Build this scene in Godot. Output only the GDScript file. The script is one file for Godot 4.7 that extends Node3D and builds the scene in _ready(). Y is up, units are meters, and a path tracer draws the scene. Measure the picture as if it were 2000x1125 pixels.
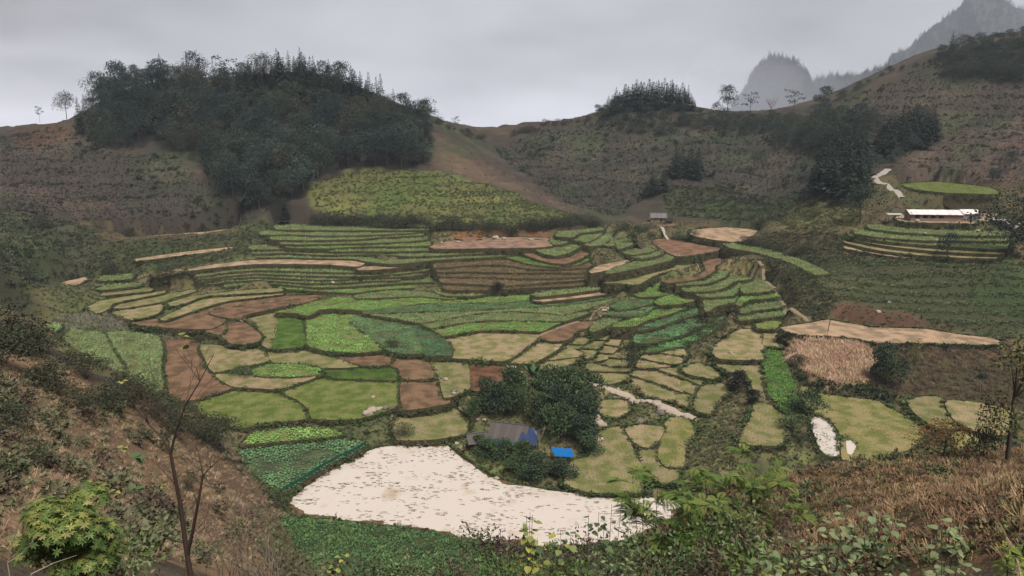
extends Node3D
# A terraced mountain valley under an overcast sky, seen from the slope above its pond.
# The valley's shape is a smooth surface through surveyed heights (x, height, z in metres).

const VALLEY_POINTS := [-112.6,18,-298,-71.6,18,-298,-30.7,18,-298,10.4,17.5,-301.6,51.9,17.4,-302.3,89.9,19,-290.9,-102.5,14.5,-269.7,-65.2,14.5,-269.7,-27.9,14.5,-269.7,9.4,14.2,-271.1,46.9,14.2,-271.4,82.9,15,-266.7,-129.8,11,-248.9,-95.2,11,-248.9,-60.6,11,-248.9,-26,11,-248.9,8.7,10.8,-250.1,43.3,10.9,-249.4,75.5,12.5,-241.2,-122.7,7.3,-233.8,-90.3,7.1,-234.6,-57.6,7,-235.1,-24.7,7,-235.1,8.1,7.5,-232.9,40,8.5,-228.5,69.1,10.5,-219.6,-113.7,5.2,-215.5,-83.7,5,-216.2,-53.4,4.9,-216.7,-22.8,5,-216.2,7.5,5.7,-213.7,36.9,6.6,-209.8,64.6,8.2,-203.9,-104.3,4.3,-196.4,-76.6,4.2,-196.7,-48.8,4.2,-196.7,-20.9,4.4,-196.2,6.9,4.6,-195.4,34.3,5.1,-193.5,60.2,6.5,-188.7,-94.2,3.6,-176,-69.1,3.6,-176,-44,3.6,-176,-18.8,3.6,-176,6.3,3.2,-177.2,31.7,3.1,-177.4,55.6,4.5,-173.1,-84.7,2.7,-156.8,-62.2,2.6,-156.9,-39.6,2.6,-156.9,-17,2.6,-156.9,5.7,1.9,-158.8,28.8,1.6,-159.8,50.5,3,-155.8,-77.9,2.2,-143,-57.2,2.2,-143,-36.4,2.2,-143.1,-15.6,2,-143.4,5.3,1.4,-145,26.5,1,-146,47.1,1.8,-144,-33.2,0.8,-129.1,-14.3,0.6,-129.5,4.8,0.6,-129.5,23.8,0.6,-129.3,42.7,0.8,-129,-29.4,0.2,-112.6,-12.6,0,-112.9,4.2,0,-113,21,0.1,-112.8,37.7,0.3,-112.4,-26.1,-0.3,-98.2,-11.2,-0.3,-98.2,3.7,-0.3,-98.2,18.6,-0.3,-98.2,33.5,-0.2,-98,114,24,-255.5,133.3,25.8,-242.7,152.8,27,-234.2,184.9,27,-234.2,110.2,20.2,-245.7,128,22.5,-231.8,145.9,24,-222.6,176.6,24,-222.6,103.8,17.1,-230.1,122.8,18.8,-221.3,141.9,19.9,-215.4,171.8,19.9,-215.4,97.2,14.8,-214.3,116.8,15.8,-209.4,136.5,16.5,-206.1,165.3,16.5,-206.1,91.3,12,-200.2,111,12.6,-197.7,130.7,13,-196,158.2,13,-196,83.6,8.5,-181.7,102.3,8.8,-180.6,121.1,9,-179.9,146.5,9,-179.9,77.5,6.5,-166.9,94.8,6.8,-166,112.1,7,-165.3,135.8,7,-165.3,73,3,-155.8,89.4,3.3,-155,105.6,3.6,-154.3,127.3,3.8,-153.6,68.4,1.5,-144.7,83.7,1.8,-144,98.9,2.1,-143.4,119.3,2.3,-142.7,61.4,1,-128.6,75.2,1.3,-127.9,88.9,1.6,-127.3,107.1,1.8,-126.8,57.2,0.7,-118.8,70.1,1,-118.2,82.8,1.3,-117.7,99.9,1.5,-117.2,-87.9,3.6,-176,-115.7,4.2,-191.8,-101.6,4.7,-205.6,-66.6,2.5,-153.9,-141.1,9.5,-224,-132.4,10.5,-200.4,-125.2,6.8,-209.2,-125.1,6.2,-199,-129.9,8.5,-191.6,-142.8,14,-217.9,-145.8,12,-243.8,-133.2,8.3,-229.4,-127.4,9,-179.9,-125,5.5,-187.4,-349.9,57.2,-420,-270.4,54.1,-405,-237.3,57.3,-400,-220.9,62,-398,-209.3,68.6,-395,-185.2,74.9,-390,-163.9,74.4,-388,-140.9,73.4,-388,-117.4,79.3,-388,-92.1,75.4,-388,-72.7,68.8,-392,-53.2,62,-400,-40.8,57.8,-408,-27.9,52.3,-418,-13.1,47.4,-435,-270.2,38.8,-320,-219.5,38.5,-325,-199.4,38.3,-328,-178.3,38.2,-330,-158.2,40.1,-335,-129.3,38.2,-330,-109.7,44.3,-340,-83.4,46.4,-345,-56.4,46.2,-350,-36.3,45.8,-360,-213.3,31.6,-250,-182.9,29.6,-268,-167.4,27.3,-272,-152.2,23.8,-285,-137.1,24.5,-295,-119,23.9,-300,-99.1,23.7,-302,-80.7,28.9,-312,-61.2,32.2,-322,-40.1,31.7,-328,-62.1,20.6,-302,-31.1,19.5,-302,-23.3,34.9,-345,-9.8,36.1,-362,0,31.5,-352,13.8,25.1,-338,26.7,20.5,-325,4.3,21.4,-312,-10.9,23.9,-318,31.7,18.7,-308,-155,27.1,-195,-146.5,24.2,-212,-145.7,22.5,-232,-146,18.3,-258,-139.5,17.8,-200,-136.6,15.5,-218,-127.2,21.6,-165,-125.1,16,-178,-128.2,15.6,-165,3,50.5,-448,18.3,56,-458,46.4,59.3,-465,61.7,65.9,-465,92.5,67.4,-465,111.1,65.3,-465,135.1,62.3,-462,159.6,64.1,-462,181.1,66.4,-455,193.5,72.1,-450,210.7,82.7,-445,230.7,89.7,-440,246.3,93.9,-438,263.8,98.6,-435,282.7,101.4,-430,327.1,105.6,-420,0,40.1,-430,23.1,40.1,-430,45.7,40.4,-425,21.1,29,-390,42.3,29,-390,68.3,35.9,-405,47.7,22.7,-350,62.5,17.4,-326,71.9,24.9,-352,108.9,41.3,-405,100.3,30.6,-370,96.9,21.7,-338,86.4,17.8,-315,126.7,35.2,-375,114.2,24.3,-335,110.9,21.9,-300,152.9,47.5,-380,171,50.4,-365,136.3,36.3,-325,134,33,-290,132.7,29.4,-270,114.9,26.7,-285,152.7,37.8,-305,205.3,57.4,-385,235.2,78.8,-420,205.2,48.8,-340,242.3,67.4,-385,199.3,40.5,-295,180.5,36.4,-310,168.6,33.4,-292,183.4,31.8,-290,159.2,31.6,-275,171.2,30.8,-270,168.7,30.6,-252,153.8,32.6,-290,216.5,47.1,-280,184.5,33.3,-235,281.1,71.8,-370,-434.7,40,-520,-347.8,40,-520,-260.8,45,-520,-173.9,50,-520,-86.9,45,-520,-15.6,42,-520,54.2,50,-540,126.4,55,-540,198.6,60,-540,270.9,85,-540,361.1,110,-540,451.4,120,-540,-120,-2,-60,-60,-3,-60,0,-3,-60,60,-2,-60,120,0,-60,-150,2,0,150,2,0,0,-4,20,-180,6,-100,180,6,-100]
const NEAR_POINTS := [-41.2,42.9,-58,-38.9,41.8,-58,-36.6,39.2,-60,-35,36.4,-63,-33.6,33.3,-66,-31.8,30,-69,-30.2,26.4,-72,-29.1,21.3,-77,-28.5,16.1,-82,-33.2,42.8,-46,-28.5,40.3,-46,-25.8,35.9,-50,-24.2,30.3,-56,-24.1,22.8,-64,-22.2,45.5,-30,-20.2,42.5,-33,-20.2,36.8,-40,-21.3,28.5,-50,-13.6,48.9,-18,-12.4,47.5,-19,-13.9,42.7,-26,-44.8,44.4,-55,-29.2,45.9,-35,-15.5,49.8,-18,16.4,22.8,-66,19.4,25.7,-65,22.3,27.3,-64,26.1,28.5,-63,30.3,29,-63,34.3,30.2,-62,38.2,31.3,-61,41.9,32.4,-60,46.2,32.9,-60,50.9,34.8,-58,16.5,28.9,-52,20.2,32.9,-48,23,35.9,-44,26.6,37.7,-42,29.8,39.1,-40,34.1,39.7,-40,13.8,36.4,-36,14.8,41.1,-30,15.8,43.8,-26,16.7,46.5,-22,10.4,49.8,-15,17.5,47.4,-20,13.3,22.9,-58,0,58.3,0,-4,57.4,-1,4,57.4,-1,0,54.2,-5,0,50,-10,0,42.5,-20,0,27.5,-40,3,14,-60,0,2.5,-80,0,-7,-95,-14,22,-50,-12,5,-75,12,36,-30,12,18,-52,-10,46,-15,10,47,-15,0,62,12,-30,62,12,30,62,12,-60,66,12,60,66,12,-60,62,-20,60,60,-20,-80,60,-40,80,58,-40,10,3,-78,18,-2,-88,-63.6,30,-85,-55.3,26,-85,-48.7,20,-88,-41,12,-90,-34.5,4,-93,-29.7,-4,-98,-86.1,8,-115,-74.8,4,-115,-65.3,-1,-118,-52.4,-6,-115,-42.7,-10,-115,21.9,8,-84,31,8,-85,41.5,10,-85,52.6,12,-85,66.4,16,-85,18,3,-84,13.7,0,-84,7.8,0,-80,27.3,-6,-105,39.4,-4,-108,53.7,-3,-110,69.2,-2,-112,87.5,2,-112,-19.7,2,-76,-15.4,6,-70,-25.1,-4,-88,-11.7,12,-60,-10.4,-1,-80,-2.6,-1,-80,-18.8,17,-66,-150,-25,-140,-100,-25,-140,-50,-25,-140,0,-25,-140,50,-25,-140,100,-25,-140,150,-25,-140]
const FIELDS := [
	["D",0.9,0,[-49.23,-126.17,-41.84,-129.45,-32.69,-131.04,-27.14,-129.67,-28.71,-125.74,-32.16,-120.82,-35.08,-115.13,-36.61,-111.6,-38.96,-112.46,-42.83,-116.6,-46.48,-121.41]],
	["g",1.5,0,[-49.05,-127.91,-48.66,-132.95,-43.38,-134.88,-35.38,-134.39,-32.3,-132.48,-36.45,-130.85,-43.64,-129.25]],
	["l",2,0,[-66.71,-147.74,-64.7,-151.6,-61.33,-155.01,-55.65,-154.07,-49.84,-152.51,-43.67,-146.88,-40.41,-141.34,-40.1,-138.98,-44.18,-137.69,-48.87,-136.68,-51.48,-134.45,-57.23,-137.69,-62.54,-142.15]],
	["l",2.3,0,[-48.88,-152.34,-45.65,-158.4,-42.31,-161.09,-34.57,-160.07,-25.19,-159.74,-24.1,-154.52,-23.87,-148.43,-24.07,-144.15,-27.11,-140.61,-30.87,-138,-35.14,-137.74,-39.08,-138.26,-41.22,-143.32,-44.94,-148.43]],
	["L",2.7,0,[-44.24,-166.66,-40.22,-167.4,-35.25,-167.77,-27.3,-168.51,-25.36,-163.43,-26.15,-159.3,-34.54,-159.97,-40.76,-161]],
	["t",3,0,[-79.57,-184.69,-71.69,-182.93,-62.77,-180.34,-58.52,-171.42,-63.69,-167.63,-68.16,-163.63,-73.87,-172.98]],
	["o",3.1,0,[-61,-180.45,-55.71,-181.31,-47.8,-177.1,-36.35,-167.33,-44.32,-166.6,-48.58,-169.58,-56.71,-170.35]],
	["g",2.9,0,[-59.58,-166.08,-54.73,-170.18,-45.98,-167.92,-43.94,-162.16,-51.35,-160.44,-58.27,-161.47]],
	["t",2.7,0,[-67.37,-162.73,-58.36,-161.69,-51.43,-160.66,-44.27,-162.03,-47.04,-157.3,-50.52,-153.45,-55.6,-154.08,-60.95,-155.04,-65.13,-159.3]],
	["s",2.6,0,[-92.2,-190.1,-83.27,-190.1,-75.63,-177.01,-68.91,-165.5,-61.16,-154.99,-63.41,-151.24,-66.3,-147.66,-69.79,-147.08,-78.11,-158.57,-86.09,-174.99]],
	["m",3.2,0,[-110.28,-195.29,-104.41,-196.28,-94.8,-192.36,-87.67,-179.71,-81.71,-165.57,-75.11,-152.11,-75.45,-149.06,-84.76,-156.92,-92.37,-168.53,-101.51,-181.42]],
	["m",3.7,0,[-119.66,-196.05,-110.67,-194.06,-100.18,-178.97,-91.55,-167.05,-86.82,-158.86,-95.07,-165.57,-104.32,-171.64,-112.09,-176.46,-116.02,-186.46]],
	["m",4.6,1,[-127.6,-187.15,-130,-197.47,-125.68,-200.09,-121.81,-195.42,-119.86,-182.14,-121.73,-180.38]],
	["m",5.2,1,[-142.4,-193.31,-140.34,-199.5,-135.38,-200.57,-132.57,-190.83,-136.06,-186.05]],
	["s",3.2,0,[-43.52,-175.56,-38.29,-178.87,-33.29,-180.99,-30.12,-179.71,-29.22,-168.53,-34.87,-167.78]],
	["s",3,0,[-29.65,-179.92,-21.37,-173.77,-17.67,-159.47,-24.28,-159.14,-26.1,-166.15,-28.78,-168.75]],
	["o",2.9,0,[-20.9,-172.89,-16.08,-172.89,-11.18,-171.72,-9.62,-159.08,-9.4,-153.23,-11.38,-149.85,-13.91,-147.76,-16.03,-159.08,-17.58,-160.78]],
	["s",2.5,0,[-24.4,-159.86,-16.6,-160.19,-14.54,-152.43,-13.12,-145.9,-18.67,-142.82,-21.71,-142.27]],
	["r",2.9,0,[-10.28,-170.95,-3.27,-169.04,0,-163.92,-0.57,-157.74,-4.95,-152.29,-8.58,-152.29]],
	["o",1,0,[-23.23,-139.04,-21.72,-143.51,-13.16,-147.39,-9.1,-140.33,-9.23,-134.09,-14.56,-131.5,-21.37,-131.27]],
	["t",3.9,0,[-17.19,-189.04,-12.04,-192.88,-5.51,-194.36,2.75,-193.86,7.37,-192.39,4.68,-182.66,0,-171.81,-2.42,-169.09,-9.76,-170.64,-14.74,-171.81,-15.2,-179.19]],
	["o",4,2,[-76.93,-210.02,-73.58,-212.93,-69.62,-214.72,-65.25,-202.79,-62.36,-190.13,-59.66,-178.02,-63.06,-181.45,-67.48,-192.54,-73,-202.79]],
	["L",4.05,2,[-69.56,-214.53,-62.4,-212.16,-57.74,-199.95,-54.49,-189.96,-51.8,-180.42,-59.22,-177.86,-62.31,-189.96,-65.2,-202.61]],
	["g",4.1,2,[-58.73,-207.94,-56.35,-214.93,-52.39,-216.14,-44.34,-213.14,-45.26,-204.6,-41.7,-196.17,-34.26,-183.78,-32.1,-176.45,-38.6,-174.39,-45.12,-175.62,-50.99,-179.83,-54.81,-192.19]],
	["d",4.2,0,[-45.44,-204.78,-44.13,-209.85,-39.24,-209.85,-29.86,-201,-27.61,-196.83,-24.99,-187.1,-21.75,-174.08,-26.04,-173.68,-30.53,-176.13,-33.78,-182.56,-39.2,-191.85,-43.36,-198.9]],
	["D",4.15,0,[-27.62,-199.07,-23.84,-198.04,-20.81,-193,-17.4,-185.42,-15.12,-176.71,-14.98,-171.83,-20.67,-172.23,-22.94,-180.97,-25.79,-189.14]],
	["g",4.5,2,[-21.97,-193.76,-14.14,-199.92,-5.74,-203.13,5.73,-202.59,13.65,-200.98,11.15,-196.8,7.6,-191.3,0,-192.77,-8.2,-192.77,-13.98,-189.38,-17.54,-187.02,-20.4,-191.79]],
	["m",4.9,2,[-24.19,-196.4,-24.77,-199,-17.23,-203.3,-10.61,-208.93,0,-212.45,8.91,-210.68,14.66,-207.78,20.85,-211.27,22.52,-210.09,14.18,-200.6,5.69,-201.13,-5.7,-201.67,-14.08,-199,-21.37,-193.36]],
	["m",5.15,2,[-42.36,-208.56,-29.81,-211.49,-12.02,-213.28,0,-216.34,15.43,-219.48,32.29,-230.13,32.53,-226.02,26.02,-217.58,22.59,-213.89,14.59,-206.84,8.85,-209.14,0,-210.9,-10.56,-207.98,-24.66,-198.1,-31.37,-201.84,-38.47,-205.71]],
	["d",5.35,2,[-43.24,-210.13,-33.37,-215.55,-27.61,-218.05,-12.37,-219.95,0,-221.24,6.24,-221.89,15.86,-225.87,32.83,-234.25,38.31,-237.91,38.19,-234.97,31.89,-227.23,15.25,-216.79,0,-213.71,-11.88,-210.72,-29.46,-208.96,-42.1,-207.23]],
	["g",5.5,2,[-67.4,-207.81,-63.37,-214.34,-58.63,-221.94,-55.03,-225.25,-47.44,-225.25,-28.79,-227.97,-15.68,-223.25,-6.38,-227.28,5.79,-229.35,6.59,-223.25,0,-220.63,-10.79,-219.35,-27.61,-218.08,-36.02,-213.13,-43.24,-210.14,-51.35,-211.92,-55.68,-210.73,-57.7,-204.4,-62.27,-207.81]],
	["m",6,2,[-49.27,-226.56,-39.27,-233.62,-29.37,-232.9,-15.8,-225.2,-17.92,-221.86,-28.53,-225.88,-46.87,-222.52]],
	["m",6.5,2,[-24.57,-230.74,-14.63,-232.18,-6.12,-230.03,-11.78,-223.79,-20.47,-224.46]],
	["m",7.2,2,[5.64,-223.56,17.76,-230.58,31.32,-235.75,31.92,-232.77,17.29,-224.24,7.73,-220.19]],
	["p",6.3,2,[6.16,-219.32,20.91,-229.47,37.33,-235.99,37.75,-232.32,23.57,-223.95,8.86,-217.4]],
	["g",6,2,[-75.34,-236.56,-65.45,-233.62,-54.98,-230.75,-49.99,-230.04,-42.67,-234.35,-29.99,-238.06,-18.44,-239.57,-19.07,-248.25,-31.01,-246.62,-44.11,-242.66,-51.64,-238.06,-56.81,-238.81,-67.65,-241.88,-77.9,-245.02]],
	["m",6.9,2,[-92.01,-234.83,-83.92,-240.16,-73.4,-238.61,-64.41,-234.83,-55.86,-234.83,-46.57,-237.85,-33.78,-241.72,-19.54,-243.31,-20.11,-250.69,-34.75,-249.01,-47.88,-244.91,-57.42,-241.72,-66.2,-241.72,-75.48,-245.72,-86.32,-247.36,-94.58,-241.72]],
	["m",7.6,2,[-98.44,-235.47,-93.62,-239.32,-84.64,-242.48,-66.46,-237.76,-56.49,-237.76,-47.1,-240.89,-37.24,-242.48,-38.21,-249.06,-48.31,-247.38,-57.92,-244.1,-68.14,-244.1,-86.83,-249.06,-96.01,-245.73,-100.92,-241.68]],
	["m",8.3,2,[-99.96,-236.12,-94.13,-240.84,-85.12,-244.08,-67.02,-240.04,-60.13,-239.24,-47.36,-242.45,-34.16,-244.9,-30.28,-248.25,-31.09,-255.22,-35.06,-251.69,-48.6,-249.11,-61.68,-245.73,-68.76,-246.57,-87.37,-250.82,-96.58,-247.41,-102.51,-242.45]],
	["m",9,2,[-101.15,-236.79,-94.35,-241.59,-85.62,-245.73,-67.61,-242.41,-50.54,-241.59,-37.67,-245.73,-26.47,-253.55,-27.2,-260.9,-38.69,-252.65,-51.88,-248.28,-69.4,-249.15,-87.92,-252.65,-96.84,-248.28,-103.78,-243.23]],
	["m",9.7,2,[-102.03,-237.47,-95.2,-244.03,-86.42,-248.31,-68.45,-245.73,-51,-244.03,-41.35,-247.45,-26.73,-256.39,-11.04,-264.99,-11.36,-273.1,-27.49,-264,-42.48,-254.55,-52.38,-250.95,-70.32,-252.74,-88.8,-255.47,-97.78,-250.95,-104.72,-244.03]],
	["p",11.2,2,[-106.11,-239.23,-98.92,-245.2,-87.71,-251.47,-76.88,-251.47,-62.68,-250.55,-51.52,-246.96,-50.68,-255.18,-57.93,-260.96,-69.05,-261.95,-79.37,-259.98,-90.23,-259.01,-101.34,-251.47,-106.36,-242.61]],
	["p",10.7,2,[-50.82,-243.38,-41.07,-245.96,-26.76,-256.85,-9.18,-264.64,-9.38,-270.78,-27.34,-262.65,-41.92,-251.29,-51.87,-248.6]],
	["w",7.6,2,[-20.76,-228.12,-7.96,-227.4,4.83,-230.28,16.26,-232.47,29.91,-237.76,31.06,-247.38,16.88,-241.68,5.02,-239.32,-8.26,-236.23,-21.53,-236.99]],
	["w",8.4,2,[-22.65,-234.9,-13.01,-232.62,-1.61,-230.39,11.49,-234.9,25.08,-239.57,25.99,-248.62,11.89,-243.61,-1.67,-238.78,-13.46,-241.17,-23.45,-243.61]],
	["w",9.2,2,[-23.49,-240.64,-8.36,-239.83,1.66,-237.43,14.96,-238.23,23.49,-240.64,24.28,-249.03,15.45,-246.46,1.71,-245.61,-8.64,-248.17,-24.28,-249.03]],
	["w",10,2,[-24.67,-244.26,-15.36,-245.11,1.69,-242.58,11.87,-243.42,23.74,-243.42,24.55,-252.13,12.27,-252.13,1.75,-251.23,-15.89,-253.94,-25.51,-253.03]],
	["w",10.7,2,[-25.84,-247.71,-10.55,-253.12,-1.75,-252.2,5.13,-245.96,15.35,-245.09,25.93,-248.6,26.76,-256.85,15.83,-253.12,5.3,-254.04,-1.81,-260.69,-10.89,-261.66,-26.66,-255.91]],
	["m",11.8,2,[-90.39,-260.7,-79.54,-260.7,-68.2,-258.73,-55.43,-257.75,-50.06,-252.98,-41.42,-248.37,-34.76,-250.2,-26.63,-255.82,-9.04,-260.7,1.84,-265.76,1.9,-274.26,-9.31,-268.89,-27.42,-263.72,-35.76,-257.75,-42.61,-255.82,-51.52,-260.7,-57.08,-265.76,-70.24,-266.8,-81.94,-268.89,-93.11,-268.89]],
	["m",12.6,2,[-92.14,-263.4,-80.88,-265.47,-69.72,-261.35,-61.57,-261.35,-47.26,-262.37,-35.82,-258.34,-26.96,-259.34,-14.6,-263.4,4.65,-268.64,4.8,-277.46,-15.05,-271.88,-27.78,-267.57,-36.9,-266.52,-48.72,-270.79,-63.46,-269.71,-71.86,-269.71,-83.41,-274.09,-94.99,-271.88]],
	["m",13.4,2,[-94.31,-267.29,-74.55,-269.46,-63.74,-263.06,-54.84,-264.1,-43.7,-263.06,-36.56,-264.1,-27.63,-266.22,-11.1,-267.29,5.59,-269.46,5.77,-278.48,-11.45,-276.17,-28.51,-275.03,-37.71,-272.78,-45.08,-271.66,-56.57,-272.78,-65.74,-271.66,-76.95,-278.48,-97.32,-276.17]],
	["g",14.2,2,[-81.23,-267,-65.94,-264.84,-55.82,-269.2,-42.8,-269.2,-30.38,-271.43,-31.39,-280.73,-44.2,-278.35,-57.65,-278.35,-68.06,-273.7,-83.86,-276]],
	["m",15,2,[-83.93,-270.05,-76.16,-268.92,-67.14,-270.05,-48.89,-272.33,-32.38,-279.41,-33.5,-289.42,-50.54,-281.85,-69.39,-279.41,-78.7,-278.21,-86.73,-279.41]],
	["m",15.8,2,[-89.35,-275.64,-75.41,-273.26,-57.03,-275.64,-50.27,-280.51,-34.42,-285.56,-35.66,-296.19,-52.05,-290.78,-59.01,-285.56,-78.01,-283.01,-92.45,-285.56]],
	["m",16.6,2,[-95.06,-281.65,-85.73,-282.93,-69.23,-279.13,-52.38,-281.65,-32.87,-289.48,-34.09,-300.6,-54.27,-292.18,-71.71,-289.48,-88.84,-293.55,-98.49,-292.18]],
	["m",17.4,2,[-92,-290.87,-71.35,-288.14,-59.46,-288.14,-43.6,-288.14,-32.85,-289.5,-34.26,-302.3,-45.46,-300.82,-61.99,-300.82,-74.39,-300.82,-95.96,-303.79]],
	["P",14.3,2,[-30.08,-268.61,-25.13,-280.12,-15.86,-287.49,0,-291.32,13.93,-288.76,14.54,-269.72,7.37,-266.42,-9.17,-265.33,-27.41,-264.26]],
	["s",12.3,2,[4.39,-264.03,8.82,-254.12,13.76,-247.6,18.17,-246.7,23.8,-256.05,27.44,-264.03,28.91,-282.69,26.57,-282.69,18.93,-273.6,8.74,-274.71]],
	["m",13.5,2,[8.3,-266.72,11.1,-258.39,14.81,-254.42,19.76,-259.41,25.31,-273.31,28.56,-287.48,23.5,-288.72,13.38,-276.73]],
	["g",11.3,2,[-2.57,-264.42,1.78,-256.56,7.27,-249.13,15.37,-245.57,22.59,-250.04,28.11,-261.41,23.57,-261.41,18.61,-252.79,11.75,-256.56,4.82,-267.48,0,-270.62]],
	["m",14.5,2,[15,-286.23,22.8,-284.98,18.41,-271.91,15.03,-271.91]],
	["m",16,2,[16.7,-281.73,18.18,-293.48,28.79,-299.02,35.94,-307.7,37.01,-299.02,26.7,-289.46,22.33,-279.24]],
	["m",15,2,[22.74,-279.41,27.88,-293.36,37.01,-298.77,27.94,-273.49]],
	["m",14.7,6,[26.55,-270.71,36.2,-295.31,41.4,-300.76,33.66,-270.71,28.08,-267.36]],
	["m",14.5,6,[33.17,-269.65,37.5,-286.23,41.05,-286.23,37.67,-268.54]],
	["m",14.6,6,[38.23,-271.31,38.57,-279.47,45.87,-289.41,44.23,-271.31,37.44,-261.46]],
	["m",13.7,6,[38.57,-260.33,49.09,-271.02,51.05,-263.45,41.74,-255.29]],
	["m",13.1,6,[40.91,-256.6,51.88,-265.81,52.52,-259.6,44.19,-250.8]],
	["m",12.2,6,[29.21,-230.31,31.31,-236.8,43.15,-252.75,55.15,-263.56,57.22,-259.53,54.93,-253.7,44.07,-241.9,34.04,-232.71]],
	["p",11.8,6,[24.68,-236.29,29.03,-245.69,39.77,-255.82,40.4,-252.98,31.58,-238.78,25.33,-233.04]],
	["o",9.6,6,[28.76,-228.69,37.87,-240.37,59.67,-270.54,67.16,-273.65,66.04,-259.71,62.28,-251.45,50.08,-244.52,45.47,-237.94,39.71,-227.21,37.57,-225.76,33.46,-227.95]],
	["R",12.6,6,[53.69,-288.07,58.14,-296.88,66.72,-293.04,76.14,-285.65,78.33,-276.33,75.03,-269.71,62.91,-259.34,57.31,-258.34,55.62,-269.71]],
	["s",10.2,6,[68.23,-264.32,73.59,-269.36,83.14,-266.31,86.54,-258.5,70.83,-254.76,67.77,-245.84,60.94,-233.54,48.32,-225.97,46.83,-229.69,58.9,-235.9,65.12,-247.58]],
	["m",9.6,6,[52.9,-229.43,61.16,-231.7,69.39,-247.94,72.36,-246.22,69.04,-237.94,60.54,-227.95,50.36,-225.03]],
	["m",8.8,6,[52.12,-225.71,62.35,-228.6,69.8,-239.3,73.13,-247.54,78.82,-239.3,71.12,-234.6,66.74,-227.15,61.28,-221.51,52.75,-220.14]],
	["m",8,6,[54.96,-220.84,64.04,-222.89,69.09,-228.52,72.65,-235.19,74.43,-232.92,69.91,-224.27,65.81,-218.17,56.9,-216.21]],
	["m",7.2,6,[56.98,-216.93,58.1,-220.19,66.44,-220.19,70.52,-225.62,65.32,-213.13,59.24,-209.45,53.8,-201.88]],
	["g",7,6,[37.46,-226.47,41.94,-235.14,46.72,-240.49,50.46,-237.4,49.67,-227.17,45.11,-221.7,38.15,-221.03]],
	["g",6.6,6,[42.12,-215.55,51.26,-233.2,54.69,-233.93,57.06,-224.72,56.08,-219.39,50.93,-214.3,43.22,-211.83]],
	["d",6.2,6,[28.45,-212.81,36.84,-222.36,42.39,-223.69,41.63,-215.28,30.7,-207.44]],
	["d",5.7,6,[25.72,-204.77,30.98,-209.37,41.56,-217.28,41.79,-213.56,36.41,-203.09,31.46,-202.54]],
	["g",5.4,6,[35.85,-203.1,38.66,-209.35,49.47,-218.48,51.7,-214.74,45.27,-207.04,36.91,-199.31,33.26,-194.11,27.08,-193.1,27.83,-196.68]],
	["m",5,6,[22.42,-198.12,27.66,-206.27,32.15,-205.15,27.68,-197.59,21.57,-190.06,20.37,-191.53]],
	["M",4.6,6,[34.22,-196.44,43.65,-206.08,51.73,-216.03,57.67,-219.14,56.75,-212.42,47.65,-204.41,40.34,-196.44,33.75,-191.93]],
	["M",3.8,3,[33.6,-190.8,40.43,-196.71,51.8,-209.62,59.08,-214.88,60.82,-209.05,50.11,-198.76,44.92,-191.77,37.85,-186.13,32.19,-183.87]],
	["G",3,3,[36.66,-183.81,39.2,-187.4,46.72,-193.52,51.81,-202.11,60.17,-209.75,59.55,-204.24,50.64,-191.6,45.08,-185.14,37.73,-181.2,34.25,-179.08]],
	["m",9,6,[71.34,-227.71,80.73,-236,79.36,-221.33,69.14,-217.26]],
	["g",8,6,[63.62,-207.47,69.88,-219.5,79.89,-223.58,79.74,-216.86,68.93,-212.38,64.55,-205.69]],
	["m",7.2,6,[63.27,-200.21,68.57,-203.58,77.18,-207.66,79.76,-215.01,70.83,-210.66,65.31,-207.07]],
	["m",6.4,6,[61.41,-195.66,69.19,-198.3,76.44,-202.13,78.9,-209.01,71.38,-204.94,63.32,-202.13]],
	["l",5.8,6,[65.58,-194.72,70.28,-198.91,73.47,-196.79,68.83,-189.71,64.85,-190.69]],
	["t",4.6,3,[49.22,-173.24,52.63,-181.25,61.69,-193.41,66.53,-191.45,62.51,-179.51,59.62,-174.46,58.33,-168.89,49.62,-169.28]],
	["t",4.7,3,[67.77,-191.1,69.23,-190.61,66.27,-177.47,63.55,-179.18]],
	["o",3.4,3,[49.15,-169.07,59.44,-167.94,59.77,-164.99,55.26,-151.58,54.95,-140.05,50.49,-131.92,47.06,-124.19,41.6,-124.84,46.6,-134.87,50.83,-145.6,53.67,-158.02,53.04,-164.27,49.91,-163.19]],
	["b",4,3,[62.45,-178.02,65.28,-178.87,61.79,-161.82,58.66,-146.96,55.38,-138.03,53.97,-138.03,54.6,-148.15,57.72,-159.72]],
	["O",1.6,3,[62.82,-159,66.49,-153.26,73.31,-149.94,76.34,-148.76,77.65,-142.32,78,-136.62,77.24,-132.73,73.91,-128.58,65.33,-121.77,61.01,-120.77,58.77,-121.57,62.63,-131.09,63.9,-139.16,62.33,-142.32,61.98,-147.32]],
	["o",2.4,3,[83.1,-147.01,89.56,-149.06,84.91,-134.25,81.54,-134.01,81.21,-139.84]],
	["t",2.6,3,[90.45,-145.93,95.29,-145.36,98.92,-141.48,91.33,-130.22,87.17,-131.86,86.79,-136.52]],
	["O",2,3,[85.02,-133,85.83,-129.5,82.76,-123.19,79.64,-121.75,81.09,-127.04]],
	["p",8.3,3,[68.56,-181.9,77.47,-186.23,82.92,-189.23,90.42,-182.37,96.41,-181.43,103.88,-180.5,109.05,-175.53,115,-172.49,113.26,-168.74,105.33,-169.15,96.74,-169.97,86.3,-170.39,80.82,-175.09,70.54,-176.86]],
	["m",14.8,6,[77.5,-272.39,82.76,-272.39,90.03,-260.31,94.24,-242.63,94.71,-218.54,88.96,-216.3,88.82,-234.62,84.14,-253.15,77.43,-263.5]],
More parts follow.
